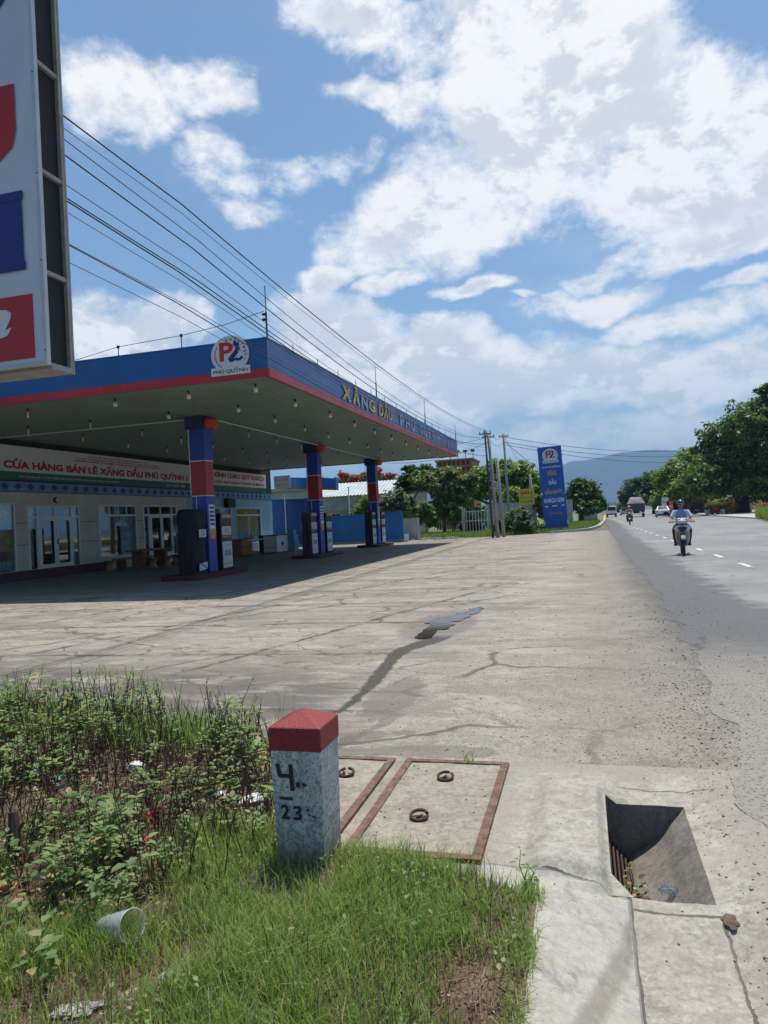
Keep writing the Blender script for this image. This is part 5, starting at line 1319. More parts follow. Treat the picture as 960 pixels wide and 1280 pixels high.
tree('dense_trees', 'dark dense trees seen low behind the trunk of the largest tree', (30, 135), [cell(925, 622, 130, 26, 9), cell(965, 618, 130, 30, 14), cell(1000, 620, 130, 26, 16), cell(900, 618, 132, 18, 10), cell(945, 630, 128, 24, 6)], .32, 'leaf_dark', 420, 24, .3, 'bark_dark', gR, solid=.1, zmin=.1)
tree('hedge', 'long dark hedge behind the barred gates in the yard', (-12, 72), [cell(520, 648, 72, 16, 8), cell(548, 650, 72, 16, 8), cell(575, 648, 72, 16, 8), cell(602, 648, 72, 16, 9), cell(628, 646, 72, 14, 9)], .2, 'leaf_mid', 420, 22, .1, 'bark_dark', None, 'hedge', solid=.1, zmin=.1)
tree('vine', 'loose light green creeper growing over the white barred gate', (-10.8, 61), [cell(555, 642, 61, 9, 9), cell(540, 652, 61, 8, 7), cell(600, 640, 60, 8, 10)], .12, 'leaf_light', 130, 18, .05, 'bark', None, 'shrub', solid=.1, zmin=.1)
# grass clumps and flowers across the road
def grass_field(name, poly, n, hmin, hmax, wdt, mat, z=0.0, label=None, cat='grass', dens=None, lean=.5, parent=None):
    xs_ = [p[0] for p in poly]; ys2 = [p[1] for p in poly]
    px = np.random.uniform(min(xs_), max(xs_), n*3); py_ = np.random.uniform(min(ys2), max(ys2), n*3)
    ins = np.zeros(len(px), bool); j = len(poly)-1
    for i in range(len(poly)):
        xi, yi = poly[i]; xj, yj = poly[j]
        with np.errstate(divide='ignore', invalid='ignore'): c_ = ((yi > py_) != (yj > py_)) & (px < (xj-xi)*(py_-yi)/(yj-yi+1e-12)+xi)
        ins ^= c_; j = i
    px, py_ = px[ins], py_[ins]
    if dens is not None:
        k_ = np.array([dens(a, b_) for a, b_ in zip(px, py_)]); ok = np.random.rand(len(px)) < k_; px, py_, k_ = px[ok], py_[ok], k_[ok]
    else: k_ = np.ones(len(px))
    px, py_, k_ = px[:n], py_[:n], k_[:n]; N = len(px)
    zz = np.full(N, z) if not callable(z) else np.array([z(a, b_) for a, b_ in zip(px, py_)])
    hh = np.random.uniform(hmin, hmax, N)*(.45+.55*k_); an = np.random.uniform(0, 2*PI, N); ln = np.random.uniform(.1, lean, N)*hh; ww = wdt*np.random.uniform(.6, 1.3, N)
    d = np.stack([np.cos(an), np.sin(an), np.zeros(N)], 1); sd = np.stack([-np.sin(an+.6), np.cos(an+.6), np.zeros(N)], 1)*ww[:, None]/2
    b0 = np.stack([px, py_, zz], 1); up_ = np.array([0, 0, 1.0])
    p1_ = b0+d*(ln*.25)[:, None]+up_*(hh*.5)[:, None]; p2_ = b0+d*(ln*1.0)[:, None]+up_*(hh*(1-.35*ln/hh))[:, None]
    V3 = np.stack([b0-sd, b0+sd, p1_+sd*.8, p1_-sd*.8, p2_+sd*.12, p2_-sd*.12], 1).reshape(-1, 3)
    i0_ = np.arange(N)[:, None]*6; F = np.vstack([i0_+np.array([0, 1, 2, 3]), i0_+np.array([3, 2, 4, 5])])
    o = npmesh(name, V3, F, mat, parent)
    if parent is None: tag(o, label, cat, kind='stuff')
    return o
grass_field('verge_grass', [(-14, 50.4), (-10, 50.7), (-6.6, 48.6), (-3.5, 50.8), (-1.4, 52.3), (-.1, 55), (.8, 63), (1.9, 87), (-3, 87), (-5, 66), (-14, 60)], 34000, .12, .38, .035, 'grass_far', .02, 'rough green grass on the verge around the blue pylon sign')
tg = [tuple(G(a, b_, .1)[:2]) for a, b_ in ((944, 647), (962, 652), (1010, 652), (1010, 643), (952, 641))]
grass_field('roadside_grass', tg, 9000, .3, 1.0, .06, 'grass_far', .1, 'tall grass on the far pavement at the right edge')
# litter of rubble in front of the yard
mb = MB()
for i in range(60):
    a = random.uniform(-11.5, -8.2); b_ = random.uniform(47.6, 50.2); s = random.uniform(.04, .16); mb.m(random.choice(['paper_white', 'kerb_far', 'shed_wall', 'cur_yellow', 'teal_plastic']))
    mb.box((a, b_, s*.3), (s*2, s*1.5, s*.8), random.uniform(0, 3))
tag(mb.build('rubble'), 'scattered pale rubble and rubbish by the end of the blue fence', 'rubble', kind='stuff')

# ================================================================== background buildings
def depth_box(px0, px1, py0, Y, d): a = onY(px0, py0, Y); b_ = onY(px1, py0, Y); return a.x, b_.x, (a.z+b_.z)/2
x0, x1, zt_ = depth_box(398, 516, 619, 62, 6)
hb = empty('shed', ((x0+x1)/2, 65, 0), 'pale walled shed with a sloping corrugated roof behind the blue fence', 'shed')
hw = (x1-x0)/2
mb = MB(); mb.bb(-hw, hw, -3, 3, 0, zt_); mb.build('wall', hb, 'shed_wall')
mb = MB(); n_ = 60; vs = []
for i in range(n_+1):
    xx = -hw-.4+(2*hw+.8)*i/n_; dz_ = .05*(i % 2); vs += [(xx, -3.6, zt_+.02+dz_), (xx, 0, zt_+1.35+dz_), (xx, 3.6, zt_+.02+dz_)]
mb.add(vs, [q for i in range(n_) for q in ((3*i, 3*i+3, 3*i+4, 3*i+1), (3*i+1, 3*i+4, 3*i+5, 3*i+2))]); mb.build('roof', hb, 'roof_sheet', recalc=False)
for a in (-hw*.72, -hw*.2, hw*.35):
    mb = MB(); mb.bb(a-.7, a+.7, -3.04, -3.0, .9, 2.3); w_ = mb.build('window', hb, 'car_glass'); mb = MB(); mb.bb(a-.76, a+.76, -3.07, -3.04, .84, .9); mb.bb(a-.76, a+.76, -3.07, -3.04, 2.3, 2.36); mb.bb(a-.03, a+.03, -3.07, -3.04, .9, 2.3); mb.build('window_frame', w_, 'frame_white')
mb = MB(); mb.bb(-hw*.95, hw*.2, -3.9, -3.2, 2.6, 2.66); 
for a in np.linspace(-hw*.95, hw*.2, 7): mb.bb(a-.03, a+.03, -3.9, -3.84, 0, 2.6)
mb.build('porch', hb, 'roof_grey')
hb2 = empty('low_house', (-31, 74, 0), 'low grey house with a flat roof behind the shed', 'house')
mb = MB(); mb.bb(-7, 6, -4, 4, 0, 5.0); mb.build('wall', hb2, 'shop_wall'); mb = MB(); mb.bb(-7.5, 6.5, -4.6, 4.6, 5.0, 5.3); mb.build('roof', hb2, 'roof_grey')
for a in (-4, 0, 4): mb = MB(); mb.bb(a-.6, a+.6, -4.05, -4, 2.9, 4.2); mb.build('window', hb2, 'car_glass')
for px_, lb in ((397, 'thin white post between the middle column and the shed'), (437, 'thin pale post in front of the shed left of the farthest column')):
    c_ = onY(px_, 640, 50.5); mb = MB(); mb.tube([(0, 0, 0), (0, 0, 4.0)], .04, 6); mb.box((0, 0, 4.02), (.14, .14, .05)); tag(mb.build('thin_post', mat='white_plastic', loc=(c_.x, 50.5, 0)), lb, 'post')
x0, x1, zt_ = depth_box(545, 590, 576, 84, 6)
ob = empty('brick_building', ((x0+x1)/2, 87, 0), 'tall orange lattice walled building behind the trees', 'building'); hw = (x1-x0)/2
mb = MB(); mb.bb(-hw, hw, -3, 3, 0, zt_); mb.build('wall', ob, 'brick_orange')
mb = MB(); zz = 3.0
while zz < zt_-.5:
    a = -hw+.3
    while a < hw-.3: mb.bb(a, a+.32, -3.02, -2.9, zz, zz+.45); a += .55
    zz += .75
mb.build('lattice_opening', ob, 'brick_gap')
mb = MB(); mb.bb(-hw-.15, hw+.15, -3.15, 3.15, zt_, zt_+.2); mb.build('parapet', ob, 'brick_orange')
for i in range(4):
    a = -hw*.2+i*hw*.42; mb = MB(); mb.tube([(0, 0, 0), (0, 0, .75)], .04, 6); mb.box((.0, -.1, .85), (.45, .3, .25)); tag(mb.build('floodlight', mat='dark_metal', loc=(ob.location.x+a, 84.2, zt_+.2)), ['leftmost', 'second from left', 'third from left', 'rightmost'][i]+' small floodlight on the roof of the orange building', 'floodlight', 'floodlights on the orange building')
# yard wall and gates
def rail_fence(name, label, A, B, h, mat, sp, wall=None):
    A = Vector((*A, 0)); B = Vector((*B, 0)); d = B-A; ln = d.length; r = empty(name, A, label, 'fence', None, math.atan2(d.y, d.x))
    mb = MB(); k = 0
    while k <= ln: mb.bb(k-.02, k+.02, -.02, .02, 0, h); k += sp
    mb.build('bars', r, mat); mb = MB()
    for z in (.15, h*.55, h-.1): mb.bb(0, ln, -.03, .03, z, z+.05)
    mb.build('rails', r, mat)
    for k in (0, ln): mb = MB(); mb.bb(k-.12, k+.12, -.12, .12, 0, h+.2); mb.build('pillar', r, 'shop_wall')
    return r
rail_fence('metal_gate', 'white barred gate in the yard behind the open tree', (-13.2, 62), (-9.5, 62), 2.0, 'frame_white', .22)
rail_fence('metal_gate', 'pale barred gate left of the utility poles', (-9.2, 57.5), (-6.6, 57), 1.9, 'frame_white', .25)
fence('yard_wall', 'whitewashed yard wall behind the flowering bush', 'wall', (-8.2, 64), (-4.0, 66), 2.4, .2, 'shop_wall')
fence('yard_wall', 'grey yard wall right beside the end of the blue fence', 'wall', (-12.2, 49.6), (-11.1, 49.4), 1.5, .3, 'shed_wall')
fence('yard_wall', 'white low building wall behind the pylon sign', 'wall', (-3.6, 78), (-1.0, 78), 2.6, 3.0, 'shop_wall')
mb = MB(); mb.tube([(0, 0, 0), (0, 0, 2.6)], .12, 8); tag(mb.build('gate_post', mat='cloth_beige', loc=(-13.6, 58, 0)), 'pale round post in the yard right of the blue fence', 'post')
rs = empty('red_kiosk', (2.0, 98, 0), 'small kiosk with a faded pink roof behind the tree right of the pylon', 'kiosk')
mb = MB(); mb.bb(-2.6, -.2, -2, 2, 0, 2.8); mb.build('wall', rs, 'shop_wall'); mb = MB(); mb.prism([(-3.0, -2.4, 2.8), (.2, -2.4, 2.8), (-1.4, -2.4, 4.4)], (0, 4.8, 0)); mb.build('roof', rs, 'pump_red')
# shops across the road
sh = empty('roadside_shop', (17.2, 124, 0), 'dark open fronted shop with white posts under the trees across the road', 'shop')
mb = MB(); mb.bb(-4.2, 8, 1.5, 6, 0, 4.2); mb.build('wall', sh, 'brown_shop'); mb = MB(); mb.prism([(-4.8, -2.6, 3.3), (8.4, -2.6, 3.3), (8.4, 6.4, 5.0), (-4.8, 6.4, 5.0)], (0, 0, .15)); mb.build('roof', sh, 'roof_grey')
for a in (-4.2, -1.2, 1.8, 4.6): mb = MB(); mb.bb(a-.14, a+.14, -2.3, -2.0, .1, 3.3); mb.build('post', sh, 'frame_white')
mb = MB(); mb.bb(-3.6, -2.0, 1.42, 1.5, .6, 2.2); mb.build('window', sh, 'car_glass')
for (px_, py_, w_, h_, mt, txt, tm, lb) in ((831.5, 627, .95, 1.15, 'paper_white', 'SỬA XE', 'ink_dark', 'white sign on a post above the white saloon'), (837.5, 633, .85, 1.5, 'pump_red', 'CÀ PHÊ', 'ink_white', 'red and white sign board left of the near motorcyclist')):
    c_ = onY(px_, py_, 108); r = empty('street_sign', (c_.x, 108, 0), lb, 'sign'); mb = MB(); mb.bb(-w_/2, w_/2, -.04, .04, c_.z-h_/2, c_.z+h_/2); mb.build('board', r, mt); mb = MB(); mb.tube([(0, .06, 0), (0, .06, c_.z)], .04, 6); mb.build('post', r, 'dark_metal'); mb = MB(); text_mb(mb, txt, (-w_*.4, -.042, c_.z-.2), (1, 0, 0), (0, 0, 1), w_*.8, .4, tm, .002, .02); mb.build('lettering', r, recalc=False)
for i, px_ in enumerate((884, 890, 897, 903, 909, 915, 952, 958)):
    c_ = G(px_, 640.5 if i < 6 else 638.5, .1); c_ = onY(px_, 638, 96 if i < 6 else 88); r = empty('flower_pot', (c_.x, c_.y, .1), ['red flower pot beside the near rider', 'red flowers in the second pot from the rider', 'third flower pot from the rider', 'fourth flower pot from the rider', 'fifth flower pot from the rider', 'flower pot beside the big tree trunk', 'flower pot on the right of the big trunk', 'flower pot at the right edge of the view'][i], 'flower pot', 'flower pots on the far pavement')
    mb = MB(); mb.lathe([(.22, 0), (.34, .5), (.38, .52), (.38, .6), (.3, .6)], (0, 0, 0), 10); mb.build('pot', r, 'pot_red' if i % 3 else 'pot_white')
    V3, F = leaves(np.random.normal(0, .25, (14, 3))+np.array([0, 0, .95]), 14, .12, .08); npmesh('flowers', V3, F, 'flowers', r); V3, F = leaves(np.random.normal(0, .22, (10, 3))+np.array([0, 0, .75]), 14, .12, .08); npmesh('leaves', V3, F, 'leaf_mid', r)
c_ = onY(948, 633, 104); bw = empty('stone_bench', (c_.x, 104, .1), 'pale stone bench under the largest tree', 'bench'); mb = MB(); mb.bb(-1.3, 1.3, -.25, .25, .42, .52); mb.build('seat', bw, 'kerb_far'); mb = MB(); mb.bb(-1.3, 1.3, .25, .33, .42, 1.1); mb.build('backrest', bw, 'kerb_far')
for a in (-.9, .9): mb = MB(); mb.bb(a-.1, a+.1, -.2, .2, 0, .42); mb.build('leg', bw, 'kerb_far')

# ================================================================== vehicles
def wheel(parent, loc, r, w, name='wheel', axis='X', rim='silver_paint'):
    M_ = Matrix.Rotation(PI/2, 3, 'Y' if axis == 'X' else 'X')
    mb = MB(); mb.lathe([(r*.62, -w/2), (r*.92, -w/2), (r, -w*.3), (r, w*.3), (r*.92, w/2), (r*.62, w/2)], loc, 22, M_); t_ = mb.build(name, parent, 'tyre', smooth=False)
    mb = MB(); mb.lathe([(r*.1, -w*.42), (r*.62, -w*.40), (r*.62, w*.40), (r*.1, w*.42)], loc, 14, M_); mb.build('rim', t_, rim); return t_
def sedan(label, loc, rz, paint):
    r = empty('saloon_car', loc, label, 'car', None, rz)     # forward = +Y
    side = [(-2.25, .32), (-2.28, .62), (-2.22, .92), (-1.6, 1.0), (.75, .98), (1.85, .84), (2.2, .66), (2.24, .34), (1.0, .22), (-1.9, .22)]
    mb = MB(); mb.prism([(-.87, a, b_) for a, b_ in side], (1.74, 0, 0)); mb.build('body', r, paint, bevel=.07)
    mb = MB(); lo = [(-1.75, .97), (.85, .96)]; hi = [(-1.0, 1.44), (.15, 1.45)]
    vs = [(-.80, lo[0][0], lo[0][1]), (.80, lo[0][0], lo[0][1]), (.80, lo[1][0], lo[1][1]), (-.80, lo[1][0], lo[1][1]), (-.60, hi[0][0], hi[0][1]), (.60, hi[0][0], hi[0][1]), (.60, hi[1][0], hi[1][1]), (-.60, hi[1][0], hi[1][1])]
    mb.add(vs, [(0, 1, 5, 4), (1, 2, 6, 5), (2, 3, 7, 6), (3, 0, 4, 7), (4, 5, 6, 7), (0, 3, 2, 1)]); mb.build('cabin', r, paint, bevel=.05)
    def pane(idx, nm, s=.8, d=.02):
        P4 = [Vector(vs[i]) for i in idx]; c_ = sum(P4, Vector())/4; nn = (P4[1]-P4[0]).cross(P4[3]-P4[0]).normalized()
        if nn.dot(c_-Vector((0, -.4, 1.1))) < 0: nn = -nn
        mb = MB(); mb.prism([c_+(p-c_)*s+nn*.002 for p in P4], nn*d); mb.build(nm, r, 'car_glass')
    pane((0, 1, 5, 4), 'rear_window', .86); pane((2, 3, 7, 6), 'windscreen', .86); pane((1, 2, 6, 5), 'side_window'); pane((3, 0, 4, 7), 'side_window')
    for sx in (-1, 1):
        for yy in (-1.35, 1.38): wheel(r, (sx*.80, yy, .31), .31, .2)
        mb = MB(); mb.bb(sx*.84-.16*(sx > 0)-.0, sx*.84+.16*(sx < 0), -2.31, -2.2, .68, .88); mb.build('tail_light', r, 'tail_red', bevel=.02)
        mb = MB(); mb.bb(sx*.80-.18*(sx > 0), sx*.80+.18*(sx < 0), 2.1, 2.25, .58, .72); mb.build('headlight', r, 'lamp_glass', bevel=.02)
        mb = MB(); mb.box((sx*.95, .62, 1.0), (.14, .16, .12)); mb.build('mirror', r, paint, bevel=.02)
    mb = MB(); mb.bb(-.25, .25, -2.30, -2.28, .66, .80); mb.build('number_plate', r, 'paper_white'); mb = MB(); mb.bb(-.85, .85, -2.31, -2.1, .28, .42); mb.build('bumper', r, 'dark_metal', bevel=.03)
    return r
c_ = G(825.5, 645.8); sedan('white saloon car driving away beside the dark lorry', (c_.x, c_.y-3, .01), R_(-4), 'car_white')
c_ = G(834, 645); sedan('maroon saloon car mostly hidden behind the white one', (onY(829, 640, 119).x, 119, .01), R_(-4), 'car_maroon')
sedan('white saloon car far away left of the dark lorry', (onY(782, 640, 150).x, 152, .01), 0, 'car_white')
# dark covered lorry, rear view
lr = empty('covered_lorry', (onY(798, 640, 112).x, 116, .01), 'dark lorry piled high under a grey tarpaulin driving away', 'lorry', None, R_(-4))
mb = MB(); mb.bb(-1.22, 1.22, -4.2, 2.2, .85, 2.0); mb.build('cargo_box', lr, 'truck_purple', bevel=.03)
mb = MB(); nX, nY = 10, 16; vs = []
for j in range(nY+1):
    for i in range(nX+1):
        u, v = i/nX*2-1, j/nY*2-1; e = min(1, (1-abs(u))*2.6)*max(0, 1-abs(v)**8); vs.append((u*1.27, -1.0+v*3.25, 2.0+e*.95+.08*mnoise.noise(Vector((u*3, v*6, 2)))*e))
fs = [(j*(nX+1)+i, j*(nX+1)+i+1, (j+1)*(nX+1)+i+1, (j+1)*(nX+1)+i) for j in range(nY) for i in range(nX)]
mb.add(vs, fs); mb.build('tarpaulin', lr, 'tarp_grey', smooth=True, recalc=False)
mb = MB(); mb.bb(-1.05, 1.05, 2.35, 4.1, .75, 2.7); mb.build('cab', lr, 'truck_purple', bevel=.08)
mb = MB(); mb.bb(-.45, .45, -4.6, 4.2, .55, .8); mb.build('chassis', lr, 'dark_metal')
for sx in (-1, 1):
    for yy in (-3.2, -2.1, 3.2): wheel(lr, (sx*.95, yy, .48), .48, .34)
    mb = MB(); mb.bb(sx*1.0-.12, sx*1.0+.12, -4.24, -4.2, .72, .84); mb.build('tail_light', lr, 'tail_red')
    mb = MB(); mb.box((sx*1.3, 3.9, 2.0), (.16, .08, .4)); mb.build('mirror', lr, 'dark_metal')
mb = MB(); mb.bb(-1.15, 1.15, -4.26, -4.2, .55, .68); mb.build('bumper', lr, 'paper_white')
# small white truck coming, front view (forward = -Y)
tk = empty('small_truck', (onY(764.5, 640, 128).x, 128, .01), 'small white truck with a grey caged load bed approaching on the left lane', 'truck')
mb = MB(); mb.prism([(-.78, -1.1, .45), (-.78, -1.12, 1.05), (-.78, -.85, 1.85), (-.78, .5, 1.9), (-.78, .5, .45)], (1.56, 0, 0)); mb.build('cab', tk, 'car_white', bevel=.06)
mb = MB(); mb.prism([(-.66, -1.13, 1.12), (.66, -1.13, 1.12), (.60, -.93, 1.72), (-.60, -.93, 1.72)], (0, -.02, 0)); mb.build('windscreen', tk, 'car_glass')
mb = MB()
for sx in (-.8, .8): mb.bb(sx-.03, sx+.03, .6, 3.3, .7, 2.45)
mb.bb(-.8, .8, .55, .62, .7, 2.45); mb.bb(-.8, .8, .6, 3.3, 2.45, 2.5); mb.bb(-.8, .8, .6, 3.3, .6, .7); mb.build('load_cage', tk, 'roof_grey')
mb = MB(); mb.bb(-.78, .78, -1.2, -1.1, .38, .58); mb.build('bumper', tk, 'dark_metal', bevel=.02)
for sx in (-1, 1):
    mb = MB(); mb.bb(sx*.62-.12, sx*.62+.12, -1.15, -1.11, .68, .84); mb.build('headlight', tk, 'lamp_glass')
    mb = MB(); mb.box((sx*.92, -.8, 1.35), (.14, .06, .24)); mb.build('mirror', tk, 'dark_metal')
    for yy in (-.5, 2.4): wheel(tk, (sx*.68, yy, .29), .29, .18)

# ================================================================== motorcycles and riders (forward = -Y)
def motorbike(label, loc, rz, cowl, shield, dark=False):
    r = empty('motorcycle', loc, label, 'motorcycle', None, rz)
    wheel(r, (0, -.62, .285), .285, .085, 'front_wheel', 'X'); wheel(r, (0, .62, .285), .285, .095, 'rear_wheel', 'X')
    for sx in (-1, 1):
        mb = MB(); mb.tube([(sx*.085, -.62, .29), (sx*.09, -.50, .62), (sx*.07, -.42, .86)], [.022, .026, .03], 8); mb.build('fork', r, 'roof_grey', smooth=True)
        # leg shield: curved flaring panel
        mb = MB(); n_ = 8; vs = []
        for j in range(n_+1):
            t = j/n_; z = .30+t*.52; w0 = .09+.02*t; w1_ = .125+.065*math.sin(t*PI*.95)
            vs += [(sx*w0, -.36-.04*t, z), (sx*w1_, -.27-.10*t, z), (sx*(w1_+.02), -.20-.10*t, z), (sx*(w0+.02), -.30-.04*t, z)]
        mb.add(vs, [(4*j+a, 4*j+(a+1) % 4, 4*j+4+(a+1) % 4, 4*j+4+a) for j in range(n_) for a in range(4)]+[(0, 1, 2, 3), (4*n_, 4*n_+1, 4*n_+2, 4*n_+3)]); mb.build('leg_shield', r, shield, smooth=True)
        mb = MB(); mb.tube([(sx*.16, -.36, 1.04), (sx*.30, -.34, 1.12), (sx*.37, -.30, 1.24)], .009, 6); mr = mb.build('mirror', r, 'dark_metal'); mb = MB(); mb.ell((sx*.41, -.30, 1.26), (.092, .02, .058), 10, Matrix.Rotation(-sx*.3, 3, 'Y')); mb.build('mirror_shell', mr, 'black_rubber', smooth=True)
        mb = MB(); mb.tube([(sx*.22, -.33, 1.0), (sx*.36, -.28, .985)], .019, 8); mb.build('grip', r, 'black_rubber'); mb = MB(); mb.tube([(sx*.20, -.37, .99), (sx*.34, -.36, .97)], .008, 5); mb.build('brake_lever', r, 'chrome')
        mb = MB(); mb.ell((sx*.155, -.40, .80), (.065, .05, .055), 10); mb.build('indicator', r, 'lamp_glass' if not dark else 'cab_orange', smooth=True)
        mb = MB(); mb.tube([(sx*.05, .05, .27), (sx*.24, .05, .27)], .014, 6); mb.build('footpeg', r, 'black_rubber')
    mb = MB(); mb.tube([(0, -.40, .84), (0, -.37, .98)], .035, 8); mb.tube([(-.24, -.33, 1.0), (0, -.38, .99), (.24, -.33, 1.0)], .014, 8); mb.build('handlebar', r, 'dark_metal')
    mb = MB(); mb.prism([(-.14, -.44, .92), (.14, -.44, .92), (.20, -.38, 1.00), (.12, -.40, 1.09), (-.12, -.40, 1.09), (-.20, -.38, 1.00)], (0, .12, .01)); mb.build('handlebar_cowl', r, cowl, bevel=.02)
    mb = MB(); mb.ell((0, -.45, 1.0), (.115, .05, .055), 14); mb.build('headlight', r, 'lamp_glass', smooth=True)
    mb = MB(); mb.prism([(-.19, -.44, .88), (.19, -.44, .88), (.235, -.40, .80), (.17, -.46, .69), (0, -.50, .64), (-.17, -.46, .69), (-.235, -.40, .80)], (0, .10, .0)); fc = mb.build('front_cowl', r, cowl, bevel=.02)
    mb = MB(); mb.prism([(-.09, -.475, .845), (.09, -.475, .845), (.13, -.475, .79), (0, -.512, .685), (-.13, -.475, .79)], (0, .03, 0)); mb.build('cowl_insert', fc, 'dark_metal', bevel=.008)
    for sx in (-1, 1): mb = MB(); mb.prism([(sx*.03, -.44, .88), (sx*.11, -.44, .885), (sx*.19, -.43, .835), (sx*.10, -.455, .82)], (0, -.03, 0)); mb.build('cowl_stripe', fc, 'chrome')
    mb = MB(); mb.ell((0, -.49, .56), (.045, .035, .045), 12); mb.build('horn_cover', r, 'silver_paint', smooth=True)
    mb = MB(); n_ = 12; vs = []
    for j in range(n_+1):
        t = R_(35+j*115/n_); vs += [(-.06, -.62-math.cos(t)*.315, .285+math.sin(t)*.315), (.06, -.62-math.cos(t)*.315, .285+math.sin(t)*.315), (.06, -.62-math.cos(t)*.33, .285+math.sin(t)*.33), (-.06, -.62-math.cos(t)*.33, .285+math.sin(t)*.33)]
    mb.add(vs, [(4*j+a, 4*j+(a+1) % 4, 4*j+4+(a+1) % 4, 4*j+4+a) for j in range(n_) for a in range(4)]+[(0, 1, 2, 3), (4*n_, 4*n_+1, 4*n_+2, 4*n_+3)]); mb.build('front_fender', r, 'dark_metal')
    mb = MB(); mb.prism([(-.11, -.32, .36), (-.11, -.32, .60), (-.11, .0, .62), (-.11, .75, .80), (-.11, .80, .66), (-.11, .40, .45), (-.11, .1, .30)], (.22, 0, 0)); mb.build('body_panel', r, 'pump_dark', bevel=.03)
    mb = MB(); mb.prism([(-.13, -.02, .66), (-.13, .10, .76), (-.13, .72, .84), (-.13, .74, .78), (-.13, .2, .68)], (.26, 0, 0)); mb.build('seat', r, 'black_rubber', bevel=.03)
    mb = MB(); mb.ell((0, -.0, .36), (.14, .2, .13), 12); mb.build('engine', r, 'dark_metal', smooth=True); mb = MB(); mb.tube([(.12, -.05, .28), (.16, .2, .26), (.17, .75, .34)], [.022, .03, .05], 8); mb.build('exhaust', r, 'chrome', smooth=True)
    mb = MB(); mb.box((.04, -.16, .31), (.03, .04, .3), 0); mb.build('side_stand', r, 'dark_metal')
    return r
def remesh(o, v, sm=4):
    m_ = o.modifiers.new('remesh', 'REMESH'); m_.mode = 'VOXEL'; m_.voxel_size = v; m_.use_smooth_shade = True
    s_ = o.modifiers.new('smooth', 'SMOOTH'); s_.iterations = sm; s_.factor = .5
def rider(label, bike, shirt, sleeve, helmet, skin, lean=0):
    r = empty('person', bike.location, label, 'person', None, bike.rotation_euler.z)
    hip = .24; sh_y = .06+lean; shz = 1.30
    def arm(mb, k, s0=0, s1=9):
        for sx in (-1, 1):
            pts = [(sx*.165, sh_y, shz), (sx*.29, -.02+lean*.5, 1.08), (sx*.30, -.25, 1.02), (sx*.295, -.30, 1.01)]; rs = [.058, .043, .034, .026]
            mb.tube(pts[s0:s1], [q*k for q in rs[s0:s1]], 10)
    def legs(mb, k):
        for sx in (-1, 1): mb.tube([(sx*.09, hip, .86), (sx*.17, .02, .80), (sx*.22, -.16, .74), (sx*.205, -.06, .50), (sx*.195, .03, .36)], [.098*k, .082*k, .062*k, .055*k, .04*k], 10)
    def torso(mb, k):
        mb.tube([(0, hip, .80), (0, hip, .90), (0, hip-.02, 1.02), (0, (hip+sh_y)/2, 1.16), (0, sh_y, 1.29), (0, sh_y, 1.36)], [.14*k, .155*k, .15*k, .16*k, .13*k, .06*k], 14)
        mb.ell((0, sh_y, 1.27), (.20*k, .11*k, .085*k), 12)
    mb = MB(); torso(mb, .92); arm(mb, 1); legs(mb, .9)
    mb.tube([(0, sh_y, 1.33), (0, sh_y-.02, 1.44)], [.058, .052], 10); mb.ell((0, sh_y-.04, 1.495), (.074, .092, .112), 14); mb.ell((0, sh_y-.125, 1.475), (.014, .022, .02), 8)
    mb.ell((0, sh_y-.10, 1.425), (.04, .035, .025), 8)
    for sx in (-1, 1):
        mb.ell((sx*.076, sh_y-.03, 1.485), (.012, .02, .03), 8); mb.ell((sx*.298, -.31, 1.005), (.042, .035, .020), 8)
        for k in range(4):   # fingers curled round the grip
            fx = sx*(.268+k*.021); mb.tube([(fx, -.305, 1.012), (fx, -.345, 1.005), (fx, -.350, .975), (fx, -.325-.004*k, .958)], [.0095, .009, .0085, .0075], 6)
        mb.tube([(sx*.262, -.29, 1.0), (sx*.250, -.30, .978), (sx*.254, -.325, .965)], [.011, .010, .008], 6)
        mb.ell((sx*.195, -.0, .31), (.045, .12, .04), 8)
    body = mb.build('body', r, skin); remesh(body, .009, 3)
    mb = MB(); torso(mb, 1.05); m1 = mb.build('shirt', r, shirt); remesh(m1, .014, 5)
    mb = MB()
    for sx in (-1, 1): mb.tube([(sx*.150, sh_y, shz+.005), (sx*.225, .02+lean*.7, 1.19), (sx*.28, -.015+lean*.5, 1.10)], [.078, .070, .060], 12)
    m2 = mb.build('sleeves', r, sleeve); remesh(m2, .012, 3)
    mb = MB(); legs(mb, 1.08); mb.ell((0, hip, .84), (.175, .16, .11), 12); m3 = mb.build('trousers', r, 'trousers_dark'); remesh(m3, .014, 4)
    for sx in (-1, 1):
        mb = MB(); mb.ell((sx*.195, -.03, .300), (.05, .135, .032), 10); mb.tube([(sx*.195, .03, .30), (sx*.195, .03, .36)], [.05, .042], 8); mb.build('shoe', r, 'black_rubber', smooth=True)
        mb = MB(); mb.ell((sx*.030, sh_y-.122, 1.503), (.015, .008, .008), 8); mb.build('eye', r, 'hair', smooth=True)
    mb = MB(); mb.ell((0, sh_y-.128, 1.442), (.024, .006, .006), 8); mb.build('mouth', r, 'pot_red', smooth=True)
    # half-shell helmet with visor peak
    mb = MB(); prof_ = [(.001, .140)]+[(.118*math.sin(t), .125*math.cos(t)+.015) for t in np.linspace(.15, PI*.56, 9)]; S_ = Matrix.Diagonal(Vector((.92, 1.12, 1))).to_3x3(); mb.lathe(prof_, (0, sh_y-.03, 1.515), 20, S_); hm = mb.build('helmet', r, helmet, smooth=True)
    mb = MB(); mb.prism([(-.085, sh_y-.12, 1.53), (.085, sh_y-.12, 1.53), (.06, sh_y-.205, 1.515), (-.06, sh_y-.205, 1.515)], (0, 0, .014)); mb.build('peak', hm, helmet, bevel=.004)
